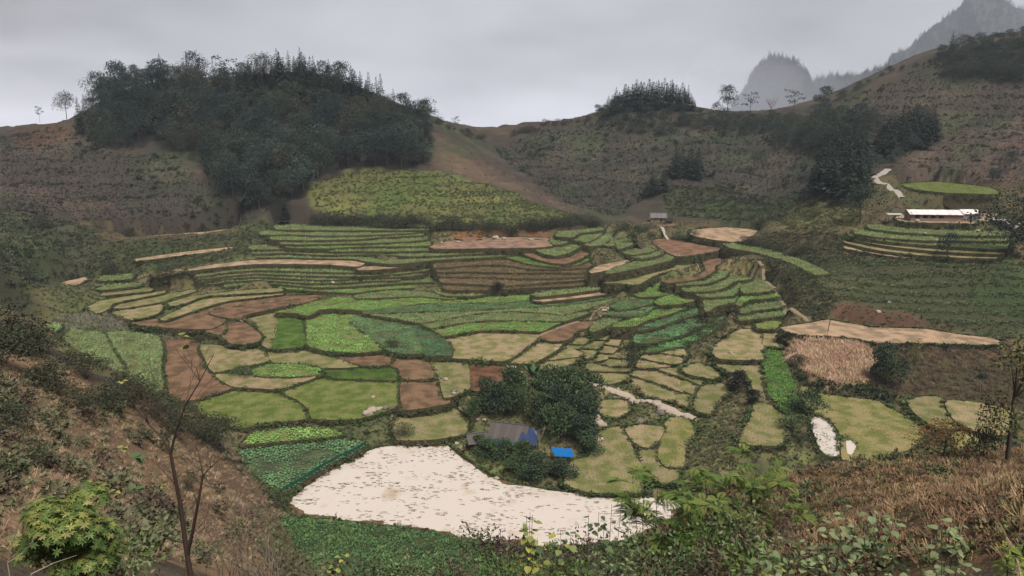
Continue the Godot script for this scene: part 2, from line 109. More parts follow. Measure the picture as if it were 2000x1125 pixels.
	["p",20,4,[104.39,-232.24,108.43,-224.02,112.63,-217.18,122.13,-213.1,129.46,-210.72,137.01,-209.94,140.51,-215.53,132.77,-216.35,125.29,-218.85,115.6,-223.15,111.38,-230.36,107.33,-239.04]],
	["t",20.9,4,[106.63,-237.63,110.01,-224.27,117.56,-215.59,129.31,-210.68,137.57,-209.88,141.69,-216.43,133.19,-217.27,121.17,-222.48,113.52,-231.72,110.24,-245.97]],
	["o",21.8,4,[108.69,-240.31,113.88,-226.39,121.71,-218.23,128.63,-214.79,136.74,-212.27,141.15,-212.27,145.52,-219.11,140.98,-219.11,132.66,-221.79,125.58,-225.45,117.64,-234.15,112.5,-249.03]],
	["m",22.7,4,[109.09,-239.9,114.87,-228.63,123.61,-221.98,137.83,-215.68,144.13,-214.81,148.76,-221.98,142.27,-222.9,127.7,-229.61,118.79,-236.72,112.99,-248.79]],
	["m",23.6,4,[110.3,-238.37,115.43,-229.99,125.14,-225.04,142.86,-224.07,152.15,-225.04,158.07,-234.11,148.4,-233.07,130.01,-234.11,120.02,-239.46,114.84,-248.54]],
	["m",24.5,4,[117.04,-243.54,123.87,-234.61,134.08,-230.38,145.04,-228.32,154.83,-229.35,161.12,-239,150.91,-237.89,139.56,-240.12,129.02,-244.71,122.09,-254.41]],
	["p",26.6,4,[129.12,-251.81,139.62,-267.03,167.15,-271.5,174.87,-265.57,182.99,-268.5,171.24,-251.81,158.14,-247.94,148.61,-240.55,141.04,-241.75,129.01,-244.19]],
	["l",33.4,4,[158.33,-308.25,179.65,-320.78,186.36,-294.43,173.06,-268.28,157.42,-273.9,152.88,-285.87]],
	["p",15.3,6,[73.12,-303.77,89.79,-311.09,100.24,-302.35,93.68,-286.21,83.8,-272.82,76.58,-277.55,69.63,-288.79]],
	["s",4,3,[8.06,-189.18,10.48,-194.51,15.9,-200.66,17.74,-202.25,23.93,-203.87,22.04,-199.61,16.55,-194.51,14.41,-187.77,11.87,-185.47,8.74,-186.38]],
	["t",3.4,0,[8.82,-187.91,12.77,-186.99,11.57,-180.35,6.38,-171.38,4.84,-169.07,0,-169.07,1.48,-172.95,5.73,-182.96]],
	["o",3.1,3,[12.81,-187.53,15.4,-193.67,21.04,-200.71,24.82,-203.88,23.99,-196.63,18.68,-187.53,14.99,-181.31,11.89,-181.31]],
	["t",2.6,3,[6.09,-169.93,11.89,-181.18,14.51,-181.61,16.88,-179.07,13.81,-172.23,9.58,-166.95,6.72,-167.32]],
	["o",2.7,3,[15.64,-179.6,21,-189.31,25.4,-199.02,28.56,-201.6,27.11,-197.01,22.73,-187.93,19.02,-177.52,17.21,-177.11]],
	["t",2.2,3,[18.94,-176.61,24.39,-190.49,27.9,-200.76,34.86,-203.36,34.54,-198.73,29.12,-195.26,26.76,-185.94,22.32,-177.42]],
	["o",1.8,3,[27.71,-190.88,29.53,-196.12,34.03,-198.09,31.83,-188.58,29.17,-180.73,26.78,-173.07,22.66,-173.85,26.36,-182.85]],
	["o",1.4,3,[18.68,-173.87,23.19,-170.07,27.58,-170.07,25.53,-164.3,21.64,-161.55,19.02,-165.35]],
	["t",2.4,3,[30.55,-170.52,34.71,-180.12,39.17,-183.11,42.89,-182.24,42.55,-177.22,39.43,-172.06]],
	["t",1.5,3,[28.53,-166.85,33.37,-172.42,39.38,-172.8,39.6,-167.58,38.16,-159.93,35.74,-153.52,33.53,-151.39,29.97,-153.52,28.25,-159.27]],
	["o",1.5,3,[40.12,-164.02,43.36,-164.72,40.49,-156.67,37.25,-147.57,35.4,-149.9,38,-156.67]],
	["o",1.8,3,[42.47,-156.5,46.84,-158.45,46.28,-153.97,42.2,-148.54,39.35,-142.37,38.08,-144.84]],
	["o",2.5,3,[40.47,-166.88,44.74,-170.61,47.23,-164.36,45.69,-161.22,41.24,-164]],
	["o",0.7,3,[16.94,-134.53,21.06,-137.22,21.36,-132.41,21.37,-126.16,21.84,-118.88,20.04,-111.98,15.86,-111.98,12.56,-112.32,9.56,-114.8,11.39,-122.43,14.44,-123.86]],
	["t",0.9,3,[22.91,-136.26,26.16,-137.75,28.78,-136.75,27.09,-131.96,24.79,-128.78,23.57,-130.58]],
	["O",0.8,3,[32.14,-141.32,34.46,-141.59,35.14,-136.99,33.25,-132.65,31.48,-129.89,29.17,-121.02,27.38,-121.02,27.03,-124.68,30.23,-136]],
	["o",0.6,3,[24.01,-126.38,26.41,-127.24,26.63,-122.63,28.21,-120.64,26.58,-115.35,24.18,-116.26,23.59,-121.83]],
	["t",0.7,3,[20.18,-151.35,23.69,-151.35,23.67,-146.73,20.36,-142.62,18.27,-146.17]],
	["m",9,1,[-133.37,-235.23,-134.2,-242.41,-127.4,-245.73,-123.25,-238.37,-129.35,-234.45]],
	["m",8,1,[-129.41,-227.08,-128.66,-232.92,-119.37,-235.95,-117.84,-231.44,-126.43,-225.67]],
	["o",7.2,1,[-125.25,-221.53,-126.02,-227.72,-114.69,-233.51,-112.62,-227.72,-120.7,-223.56]],
	["o",6.5,1,[-122.6,-209.81,-123.37,-217.86,-116.54,-225.15,-109.91,-231.46,-108.63,-227.91,-113.32,-221.12,-117.45,-214.7,-115.46,-208.03,-115.9,-202.87]],
	["o",6,1,[-115.68,-211.17,-116.74,-217.34,-109.98,-227.25,-102.03,-235.82,-100.85,-232.18,-104,-224.52,-104.77,-219.25,-111.82,-211.77]],
	["t",5.5,1,[-114.89,-208.38,-106.08,-219.99,-103,-215.58,-101.1,-207.81,-101.9,-203.28,-104.87,-200.01,-111.08,-204.4]],
	["o",6.3,1,[-102.11,-216.13,-99.29,-224.62,-86.5,-233.05,-74.32,-235.99,-73.01,-231.6,-84.74,-228.06,-94.56,-224.62,-96.98,-215.5,-99.55,-212.41]],
	["t",5.6,1,[-97.56,-200.72,-96.85,-211.53,-95.48,-222.84,-85.6,-230.33,-73.96,-234.62,-72.35,-230.33,-85.84,-222.18,-89.58,-215.8,-93.6,-204.02,-95.41,-199.11]],
	["s",4.9,1,[-105.25,-200.06,-95.14,-206.08,-90.49,-217.95,-86.95,-225.04,-72.98,-231.18,-60.02,-232.58,-59.49,-229.1,-70.74,-223.72,-86.83,-212.45,-86.5,-207.78,-80.84,-204.41,-79.11,-199,-80.64,-192.86,-90.92,-193.86,-99.85,-195.89]],
	["s",5.2,2,[-86.47,-207.79,-86.59,-211.89,-70.36,-222.5,-60.28,-227.17,-61.88,-221.2,-68.45,-216.14,-75.82,-206.65,-75.71,-202.2,-80.4,-203.29]],
	["s",4.4,1,[-81.37,-205.7,-74.33,-201.34,-65.83,-189.24,-64.28,-183.69,-66.86,-180.59,-71.04,-181.47,-76.39,-188.77,-78.35,-196.13]],
	["s",4.6,1,[-83.75,-195.42,-78.67,-198.51,-75.85,-188.09,-79.73,-190.47]],
	["p",15.6,1,[-150.56,-274.5,-142.39,-283.03,-133.55,-289.45,-122.27,-296.15,-113.19,-306.06,-110.63,-298.92,-119.08,-288.14,-130.13,-281.78,-138.25,-274.5,-147.16,-269.84]],
	["p",13,1,[-128.33,-251.34,-122.56,-260.16,-112.34,-270.68,-102.73,-276.25,-100.36,-270.68,-113.55,-260.16,-125.47,-247.6]],
	["p",10.8,1,[-116.68,-237.87,-111.01,-245.46,-106.81,-241.19,-110.17,-232.28,-113.41,-232.28]],
	["p",8.7,1,[-142.48,-220.57,-143.58,-233.53,-141.05,-242.19,-136.86,-235.83,-137.89,-216.54]],
	["e",0.8,5,[-40.35,-103.15,-34.27,-103.59,-27.68,-102.11,-18.16,-100.24,-11.18,-98.56,-6.97,-96.8,-3.6,-94.84,0.7,-91.72,3.39,-88.32,3.16,-81.54,-34.77,-81.54,-37.4,-92.58]]]
const POND := [-35.5,-108.44,-35.93,-111.92,-34.4,-115.61,-32.32,-121.26,-28.88,-126.37,-24.86,-130.07,-19.28,-131.19,-12.53,-131.19,-10.88,-128.52,-7.29,-123.26,-3.51,-118.37,0.86,-115.61,6.76,-113.3,12.53,-111.92,18.33,-111.58,25.59,-110.41,27.29,-108.76,23.06,-101.88,14.82,-97.71,5.87,-96.65,-2.96,-97.44,-7.11,-98.79,-13,-101.31,-20.14,-102.75,-27.45,-104.24,-32.97,-105.76]
const SMALL_POND := [58.98,-139.77,62.06,-141.61,63.65,-139.25,62.12,-131.42,59.55,-124.36,56.2,-122.9,55.74,-125.84,57.65,-134.02]
const SMALL_POOL := [62.4,-130.36,62.61,-126.78,60.18,-123.16,59.64,-123.58]
const ZONES := {
	"whole": [-150.7,-206,-122.4,-164,-110.9,-166.5,-77.1,-152.5,-57,-134.5,-35.2,-106.5,0,-96,25.6,-106.5,45.1,-122,34.7,-49,110.5,-143.5,202.1,-282,192.2,-295.5,159.8,-311,142.1,-304,122.5,-299.5,65.9,-320.5,20.4,-297.5,-83.1,-302.5,-147.6,-287.5,-173.2,-253],
	"valley": [-134.1,-225.5,-132,-204.5,-110.3,-173,-39.2,-63,-35.9,-66.2,-59.8,-136.5,-48.1,-123,-38.6,-112.5,-23.2,-59.3,-21.1,-55.8,0,-98.5,26.9,-109,45.1,-122,28.2,-54.5,33.9,-50,101.1,-143.5,85.2,-151,63.7,-158,64.7,-171,70.6,-177.5,113.1,-169,116.2,-174,83,-189.5,77.7,-208.5,81.1,-238,76.5,-270,91.9,-278.5,73.6,-306,49.1,-297.5,36,-308,15.8,-286.5,-31.8,-289,-95.6,-302.5,-103.6,-278,-131.6,-256.5],
	"forest": [-210.5,-372,-206.9,-375,-204.6,-386,-194.2,-386.5,-184.8,-389,-163.7,-387.5,-140.4,-386.5,-127.5,-387,-117.3,-387.5,-104.2,-386,-92,-387.5,-72.3,-390,-54.9,-393,-44.1,-389,-37,-355,-38.3,-343.5,-58.7,-334,-79.9,-328.5,-85.6,-315,-91.4,-303.5,-110.1,-303.5,-118.9,-312,-133.9,-330.5,-152.9,-345,-165.9,-348.5,-173.1,-343.5,-187.4,-344.5,-202.3,-356],
	"tea": [-86.4,-318.5,-75.3,-327.5,-54.3,-335,-32.4,-342,-9.3,-341,9,-331.5,27.9,-313,20.7,-301,-20.3,-296,-61.9,-301,-79.1,-304.5],
	"bareslope": [-38,-373.5,-25.6,-381.5,-10,-370.5,9.7,-356,29.3,-329.5,28.3,-318,9,-331.5,-9.3,-342.5,-27.9,-344.5,-35.6,-347],
	"back_green": [71.9,-365,98.7,-363.5,125.3,-323.5,110.5,-288.5,99.6,-290.5,87.1,-317.5,68.2,-332.5],
	"back_hill": [-11.6,-432.5,18.2,-454,61.1,-460,121.6,-457.5,173.9,-451.5,150.5,-373.5,124.6,-327.5,71.9,-365,44.5,-325,29.5,-332.5,9.8,-362.5],
	"left_brown": [-256.8,-384,-219.1,-369,-198.5,-355.5,-172.2,-341.5,-151.6,-341.5,-117.9,-309,-96,-304,-109.3,-294.5,-137.7,-286.5,-177.4,-259.5],
	"left_red": [-251.3,-381.5,-257.4,-410.5,-219.3,-371.5,-202.3,-356,-210.7,-353.5,-220.4,-349.5,-237.3,-361.5],
	"left_green": [-177.4,-259.5,-162.7,-270,-146.2,-265.5,-138.2,-254,-135.7,-234.5,-133.8,-203,-119.1,-164,-143.5,-186.5,-170.2,-226],
	"left_banks": [-142.7,-260,-126.6,-274,-107.5,-290.5,-91.4,-302.5,-86.6,-275.5,-93.2,-258.5,-108,-250.5,-121.2,-245,-136,-238,-140.3,-253],
	"right_brown": [162,-320,200.9,-353,232.7,-364,259.8,-362.5,196,-267.5,191.6,-294.5,180.5,-310,163.4,-305.5],
	"right_upper": [188.1,-443.5,213.9,-433,247.3,-440,284.2,-432.5,299.8,-427,259.8,-362.5,232.7,-364,203,-357,169.7,-331.5,158.7,-347,162.9,-393],
	"right_wood": [237.8,-437.5,257.2,-438,284.2,-432.5,299.8,-427,277.4,-390.5,258.4,-396,244.2,-412,234.8,-425],
	"knoll": [102,-286,118.8,-311,130.7,-300.5,134.8,-283,120.1,-257.5,111,-252,101.2,-262.5],
	"right_green": [94.3,-243,103.2,-225,137.2,-210,158.4,-211,128.4,-166.5,116.8,-174,109.6,-180,101.5,-189.5,91.4,-197,85.6,-211,85.5,-227.5],
	"right_mid": [93.4,-277,110.2,-250,104.5,-232,112.3,-218.5,137.1,-210,159.4,-212.5,171.7,-231.5,160.8,-238,174.3,-235.5,157.8,-210,102.3,-223,94.3,-243,88,-265.5],
	"red_bank": [83.4,-194,89.2,-195,100.8,-188,108.7,-180.5,102.6,-181,90.5,-182.5,83.5,-189],
	"straw": [67.3,-182,75.2,-176.5,85.5,-171.5,81.4,-161,78.5,-155.5,72,-156,66.9,-160.5,63.9,-167,64,-172.5],
	"brown_bush": [85.8,-171,96.8,-170,114.4,-170,128.4,-166.5,112.2,-143,100.7,-144.5,91.4,-148.5,82.5,-150,77.6,-153.5],
	"dark_hedge": [64.4,-165,66.5,-159.5,71.6,-155,78,-154.5,82.3,-149.5,77.5,-148.5,71.3,-151.5,65.8,-154.5,62.2,-157],
	"cliff": [-28.9,-275,-19.9,-288.5,-8.1,-293.5,14.1,-293,15.8,-286.5,0,-291.5,-15.9,-287.5,-25.2,-280.5],
	"spur": [-44,-56.5,-40.9,-57.5,-36,-59,-33.1,-65,-30.1,-71.8,-39.3,-112,-34.2,-103.5,-21.1,-55.8,-13.6,-30.5,-12.4,-20.2,-13.7,-16.2,-29.6,-37],
	"brown_grass": [20,-106.5,16.1,-65,19.2,-64.2,23.4,-56.2,28.8,-52,36.3,-52,39.8,-50.2,15.1,-18.2,11.4,-59.5],
	"mid_weeds": [0,-170,33.1,-194.5,49.4,-173,46.7,-154,43.2,-125,26.9,-109,20.8,-117,17,-146],
	"path_slope": [79.2,-242.5,85.1,-245.5,89.5,-230,89.7,-199.5,85.2,-193.5,79.6,-187.5,76.2,-198.5,78.1,-214.5,80.6,-236],
	"reeds": [-127.3,-200.5,-116.9,-207.5,-103.3,-197,-93.1,-193,-84.1,-191,-84,-190.5,-95.2,-191.5,-108.2,-195.5,-121.9,-195.5,-129.1,-198.5]}

const STEP := 2.0
const X0 := -330.0
const Z0 := -540.0
const NX := 366
const NZ := 286
const COARSE := 6.0
const CX0 := -342.0
const CZ0 := -552.0
const CNX := 127
const CNZ := 102

var rng := RandomNumberGenerator.new()
var coarse := PackedFloat32Array()
var heights := PackedFloat32Array()
var field_list := []          # {kind, level, block, poly, box}
var zone_list := {}           # name -> {poly, box}
var taken := {}
var noise_a := FastNoiseLite.new()
var noise_b := FastNoiseLite.new()
var noise_c := FastNoiseLite.new()
var tex := {}
var mats := {}
var shapes := {}


func _ready() -> void:
	rng.seed = 7
	# ---- camera, sky, light, exposure
	var cam := Camera3D.new()
	cam.name = "camera"
	cam.position = Vector3(0, 60, 0)
	cam.rotation_degrees.x = -12.8
	cam.fov = 42.0
	cam.near = 0.1
	cam.far = 4000.0
	add_child(cam)
	cam.current = true
	var env := Environment.new()
	env.background_mode = Environment.BG_SKY
	env.sky = Sky.new()
	env.sky.sky_material = overcast_sky()
	env.tonemap_mode = Environment.TONE_MAPPER_LINEAR
	env.tonemap_exposure = 3.6
	env.background_energy_multiplier = 1.0
	env.sdfgi_enabled = true
	env.ssao_enabled = true
	env.ssil_enabled = true
	env.fog_enabled = true
	env.fog_density = 0.00015
	env.fog_light_color = Color(0.80, 0.85, 0.92)
	env.volumetric_fog_enabled = true
	env.volumetric_fog_density = 0.0
	var we := WorldEnvironment.new()
	we.name = "environment"
	we.environment = env
	add_child(we)
	var sun := DirectionalLight3D.new()
	sun.name = "sun"
	sun.light_energy = 0.5
	sun.light_color = Color(1.0, 0.965, 0.92)
	sun.light_angular_distance = 20.0
	sun.shadow_enabled = true
	add_child(sun)
	sun.rotation_degrees = Vector3(-62, 32, 0)
	# ---- the place
	noise_a.seed = 11
	noise_a.frequency = 0.02
	noise_b.seed = 23
	noise_b.frequency = 0.09
	noise_c.seed = 5
	noise_c.frequency = 0.006
	make_textures()
	survey_slopes()
	read_fields()
	survey()
	build_terrain()
	print("terrain ", Time.get_ticks_msec())
	build_fields()
	build_water()
	make_shapes()
	build_crops()
	build_bank_grass()
	print("crops ", Time.get_ticks_msec())
	make_tree_shapes()
	build_mountains()
	build_trees()
	print("trees ", Time.get_ticks_msec())
	build_things()
	build_near_plants()
	build_ground_cover()
	print("cover ", Time.get_ticks_msec())
	print("fields ", Time.get_ticks_msec())


# ---------------------------------------------------------------- sky
func overcast_sky() -> PanoramaSkyMaterial:
	var w := 1024
	var h := 512
	var im := Image.create_empty(w, h, false, Image.FORMAT_RGBF)
	var big := FastNoiseLite.new()
	big.seed = 41
	big.frequency = 0.9
	big.fractal_octaves = 5
	for y in h:
		var el := PI * (0.5 - (y + 0.5) / h)
		for x in w:
			var az := TAU * ((x + 0.5) / w - 0.5)
			var d := Vector3(cos(el) * sin(az), sin(el), -cos(el) * cos(az))
			# cloud base as a layer seen in perspective
			var up := maxf(d.y, 0.0) + 0.16
			var n := big.get_noise_3d(d.x / up * 0.55, 3.0, d.z / up * 0.55) + 0.35 * big.get_noise_3d(d.x * 5.0, d.y * 12.0, d.z * 5.0)
			var low := exp(-maxf(d.y, 0.0) * 9.0)
			var l := 0.092 + 0.078 * n + 0.125 * low
			im.set_pixel(x, y, Color(l * 0.985, l * 0.985, l * (1.02 + 0.05 * low)))
	var m := PanoramaSkyMaterial.new()
	m.panorama = ImageTexture.create_from_image(im)
	return m


# ---------------------------------------------------------------- materials
func make_textures() -> void:
	# grain: neutral mottling around white, multiplied into each base colour
	for t in [["soil", 0.035, 5, 0.70], ["patch", 0.010, 5, 0.80], ["fine", 0.11, 4, 0.6]]:
		var n := FastNoiseLite.new()
		n.seed = 3 + int(t[1] * 1000)
		n.frequency = t[1]
		n.fractal_octaves = t[2]
		n.noise_type = FastNoiseLite.TYPE_SIMPLEX_SMOOTH
		var im := n.get_seamless_image(512, 512)
		im.convert(Image.FORMAT_RGB8)
		for y in 512:
			for x in 512:
				var v := im.get_pixel(x, y).r
				var c := lerpf(t[3], 1.0, v)
				im.set_pixel(x, y, Color(c, c * lerpf(0.97, 1.0, v), c * lerpf(0.93, 1.0, v)))
		tex[t[0]] = ImageTexture.create_from_image(im)
		var hm := n.get_seamless_image(512, 512)
		tex[t[0] + "_height"] = ImageTexture.create_from_image(hm)
	# pond water: stirred mud drifts over near-white that paints in the sky's reflection
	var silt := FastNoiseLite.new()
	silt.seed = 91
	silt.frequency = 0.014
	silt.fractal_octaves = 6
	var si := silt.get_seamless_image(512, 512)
	var glare_and_mud := Image.create_empty(512, 512, false, Image.FORMAT_RGB8)
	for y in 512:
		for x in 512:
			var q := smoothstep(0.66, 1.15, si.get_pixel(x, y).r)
			glare_and_mud.set_pixel(x, y, Color(1.0, 0.99, 0.985).lerp(Color(0.80, 0.72, 0.60), q))
	tex.glare_and_mud = ImageTexture.create_from_image(glare_and_mud)
	# mottled field surfaces: drifts of dry straw and regrowth over bare soil
	var big := FastNoiseLite.new()
	big.seed = 77
	big.frequency = 0.012
	big.fractal_octaves = 3
	var small := FastNoiseLite.new()
	small.seed = 78
	small.frequency = 0.09
	small.fractal_octaves = 4
	var ba := big.get_seamless_image(512, 512)
	var sa := small.get_seamless_image(512, 512)
	for kind in [["stubble", Color(1.0, 0.97, 0.92), Color(0.72, 0.80, 0.58), Color(0.80, 0.70, 0.62)], ["tilth", Color(1.0, 0.95, 0.90), Color(0.72, 0.70, 0.66), Color(0.86, 0.80, 0.72)]]:
		var im := Image.create_empty(512, 512, false, Image.FORMAT_RGB8)
		for y in 512:
			for x in 512:
				var b := ba.get_pixel(x, y).r
				var q := sa.get_pixel(x, y).r
				var k := smoothstep(0.35, 0.68, b * 0.65 + q * 0.35)
				var c: Color = kind[1].lerp(kind[2], k).lerp(kind[3], smoothstep(0.55, 0.85, q) * 0.6)
				var g := lerpf(0.72, 1.0, rng.randf()) * lerpf(0.78, 1.0, q)
				im.set_pixel(x, y, Color(c.r * g, c.g * g, c.b * g))
		tex[kind[0]] = ImageTexture.create_from_image(im)
		tex[kind[0] + "_height"] = ImageTexture.create_from_image(sa)


func matter(key: String, c: Color, rough := 0.95, grain := "soil", metres := 6.0, relief := 6.0) -> StandardMaterial3D:
	if mats.has(key):
		return mats[key]
	var m := StandardMaterial3D.new()
	m.resource_name = key
	m.albedo_color = c
	m.roughness = rough
	m.metallic_specular = 0.25
	if grain:
		m.albedo_texture = tex[grain]
		m.uv1_triplanar = true
		m.uv1_world_triplanar = true
		m.uv1_scale = Vector3.ONE / metres
		if relief > 0:
			m.heightmap_enabled = true
			m.heightmap_texture = tex[grain + "_height"]
			m.heightmap_scale = relief
	mats[key] = m
	return m


func tinted(key: String, rough := 0.8, see_through := 0.0) -> StandardMaterial3D:
	if mats.has(key):
		return mats[key]
	var m := StandardMaterial3D.new()
	m.resource_name = key
	m.vertex_color_use_as_albedo = true
	m.roughness = rough
	m.metallic_specular = 0.3
	m.cull_mode = BaseMaterial3D.CULL_DISABLED
	if see_through > 0:
		m.backlight_enabled = true
		m.backlight = Color(see_through, see_through, see_through * 0.7)
	mats[key] = m
	return m


# ---------------------------------------------------------------- terrain
const GROUND_COLOURS := {
	"whole": [0.095, 0.080, 0.048], "brown": [0.058, 0.050, 0.042], "valley": [0.130, 0.120, 0.066], "forest": [0.022, 0.022, 0.019], "tea": [0.115, 0.125, 0.050], "bareslope": [0.088, 0.068, 0.056],
	"back_green": [0.050, 0.058, 0.034], "back_hill": [0.052, 0.050, 0.042], "left_brown": [0.060, 0.052, 0.046], "left_red": [0.080, 0.052, 0.040], "left_green": [0.060, 0.064, 0.042],
	"left_banks": [0.060, 0.070, 0.036], "right_brown": [0.090, 0.070, 0.060], "right_upper": [0.062, 0.054, 0.044], "right_wood": [0.022, 0.026, 0.020], "knoll": [0.10, 0.10, 0.05],
	"right_green": [0.060, 0.068, 0.036], "right_mid": [0.085, 0.075, 0.048], "red_bank": [0.105, 0.060, 0.042], "straw": [0.26, 0.17, 0.115], "brown_bush": [0.085, 0.058, 0.040],
	"dark_hedge": [0.03, 0.035, 0.02], "cliff": [0.15, 0.075, 0.045], "spur": [0.175, 0.122, 0.082], "brown_grass": [0.130, 0.090, 0.055], "mid_weeds": [0.190, 0.165, 0.095], "path_slope": [0.085, 0.080, 0.046], "reeds": [0.10, 0.10, 0.07]}


func ground_colour(x: float, z: float) -> Color:
	var wx := x + noise_b.get_noise_2d(x, z + 300.0) * 4.0
	var wz := z + noise_b.get_noise_2d(x + 300.0, z) * 4.0
	var key := "brown"
	for called in zone_list:
		if in_zone(called, wx, wz):
			key = called
	var a: Array = GROUND_COLOURS[key]
	var c := Color(a[0], a[1], a[2])
	var n := noise_b.get_noise_2d(x * 1.7, z * 1.7)
	var g := noise_a.get_noise_2d(x + 700.0, z)
	c = c.lerp(Color(c.r * 0.7, c.g * 1.05, c.b * 0.75), clampf(g * 2.0, 0.0, 0.8))
	c = c.lerp(Color(c.r * 1.7, c.g * 1.6, c.b * 1.45), clampf(n * 1.2 - 0.1, 0.0, 0.7))
	var wide := noise_c.get_noise_2d(x * 3.0 + 40.0, z * 6.0)
	c = c.lerp(Color(c.r * 1.55, c.g * 1.5, c.b * 1.35), clampf(wide * 2.2, 0.0, 0.8))
	return c


func terrain_region(x: float, z: float) -> String:
	if z > -98.0 and absf(x) < 74.0:
		return "near_slope"
	if in_zone("valley", x, z):
		return "valley_ground"
	if z < -255.0 and x / -z < -0.01:
		return "wooded_hill"
	if x > 0 and z < -150:
		return "terraced_hillside"
	return "lower_ground"


func build_terrain() -> void:
	var mat := tinted("hill ground", 0.98)
	mat.albedo_texture = tex.soil
	mat.uv1_triplanar = true
	mat.uv1_world_triplanar = true
	mat.uv1_scale = Vector3.ONE / 5.0
	mat.heightmap_enabled = true
	mat.heightmap_texture = tex.soil_height
	mat.heightmap_scale = 12.0
	var v := PackedVector3Array()
	var n := PackedVector3Array()
	var c := PackedColorArray()
	for j in NZ:
		for i in NX:
			var x := X0 + i * STEP
			var z := Z0 + j * STEP
			v.append(Vector3(x, heights[j * NX + i], z))
			n.append(slope_normal(x, z))
			c.append(ground_colour(x, z))
	var index := {}
	for j in NZ - 1:
		for i in NX - 1:
			var a := j * NX + i
			if z_hidden(v[a]):
				continue
			var r := terrain_region(v[a].x + 1.0, v[a].z + 1.0)
			if r == "near_slope":
				continue
			if not index.has(r):
				index[r] = PackedInt32Array()
			index[r].append_array(PackedInt32Array([a, a + 1, a + NX, a + 1, a + NX + 1, a + NX]))
	var says := {"valley_ground": "weedy ground between the terraced fields of the valley floor", "wooded_hill": "steep brown hill with a dense wood on its crest",
		"terraced_hillside": "brown and green stepped hillside behind the long white roofed building", "lower_ground": "scrubby lower slope beside the terraces"}
	for r in index:
		var used := {}
		var vv := PackedVector3Array()
		var nn := PackedVector3Array()
		var cc := PackedColorArray()
		var ii := PackedInt32Array()
		for k in index[r]:
			if not used.has(k):
				used[k] = vv.size()
				vv.append(v[k])
				nn.append(n[k])
				cc.append(c[k])
			ii.append(used[k])
		tag(part(r, tri_mesh(vv, nn, cc, ii), mat, self), says[r], "", "", "structure")
	# the slope under the camera, in finer steps
	var s := 0.75
	var gx := 204
	var gz := 150
	v = PackedVector3Array()
	n = PackedVector3Array()
	c = PackedColorArray()
	var ii := PackedInt32Array()
	for j in gz:
		for i in gx:
			var x := -76.5 + i * s
			var z := -100.0 + j * s
			v.append(Vector3(x, near_height(x, z), z))
			n.append(Vector3(near_height(x - .5, z) - near_height(x + .5, z), 1.0, near_height(x, z - .5) - near_height(x, z + .5)).normalized())
			c.append(ground_colour(x, z))
			if i < gx - 1 and j < gz - 1:
				var a := j * gx + i
				ii.append_array(PackedInt32Array([a, a + 1, a + gx, a + 1, a + gx + 1, a + gx]))
	tag(part("near_slope", tri_mesh(v, n, c, ii), mat, self), "dry earthy slope falling away below the viewpoint", "", "", "structure")


func near_height(x: float, z: float) -> float:
	var bump := noise_b.get_noise_2d(x * 4.0, z * 4.0) * 0.22 + noise_b.get_noise_2d(x * 11.0, z * 11.0) * 0.08
	var edge := minf(minf(x + 76.0, 76.0 - x), minf(z + 99.5, 9.0 - z))
	return ground(x, z) + bump * clampf(edge / 3.0, 0, 1) * smoothstep(3.0, 12.0, ground(x, z)) + 0.02


func z_hidden(p: Vector3) -> bool:
	return p.z < -520.0 and p.y < 30.0


# ---------------------------------------------------------------- fields
# kind: tread colour (linear), what it is
const SOILS := {
	"g": [0.240, 0.290, 0.110], "G": [0.122, 0.163, 0.073], "d": [0.150, 0.185, 0.100], "D": [0.130, 0.170, 0.100], "M": [0.114, 0.146, 0.073], "m": [0.200, 0.240, 0.110], "l": [0.260, 0.300, 0.115], "L": [0.130, 0.227, 0.057],
	"o": [0.360, 0.325, 0.200], "O": [0.390, 0.360, 0.185], "t": [0.430, 0.355, 0.245], "s": [0.300, 0.205, 0.140], "r": [0.240, 0.130, 0.085], "R": [0.360, 0.230, 0.170], "p": [0.560, 0.440, 0.330], "P": [0.470, 0.345, 0.275],
	"w": [0.230, 0.185, 0.115], "b": [0.146, 0.204, 0.073], "e": [0.090, 0.122, 0.057]}
const FIELD_WORDS := {
	"g": "bright green cabbage plot", "G": "green vegetable plot", "d": "bluish green cabbage plot", "D": "dark bluish green plot", "M": "dark green vegetable terrace", "m": "green terrace plot", "l": "smooth grassy green plot", "L": "vivid green seedling plot",
	"o": "olive stubble field", "O": "yellowish green stubble field", "t": "tan stubble field", "s": "brown ploughed plot", "r": "red ploughed plot", "R": "reddish bare field", "p": "pale dry earth strip", "P": "pinkish bare earth field",
	"w": "brown weedy terrace", "b": "green grassy bank strip", "e": "dark leafy crop plot"}
const BLOCKS := {0: "patchwork of stubble, ploughed and green plots beside the pond", 1: "curved terraces of stubble and brown soil at the foot of the scrub slope", 2: "long green and brown terraces across the middle of the valley", 3: "tan stubble plots either side of the rocky stream", 4: "curved terraces below the long white roofed building", 5: "dark green leafy plot at the near side of the pond", 6: "green stepped terraces below the red field"}
var block_nodes := {}


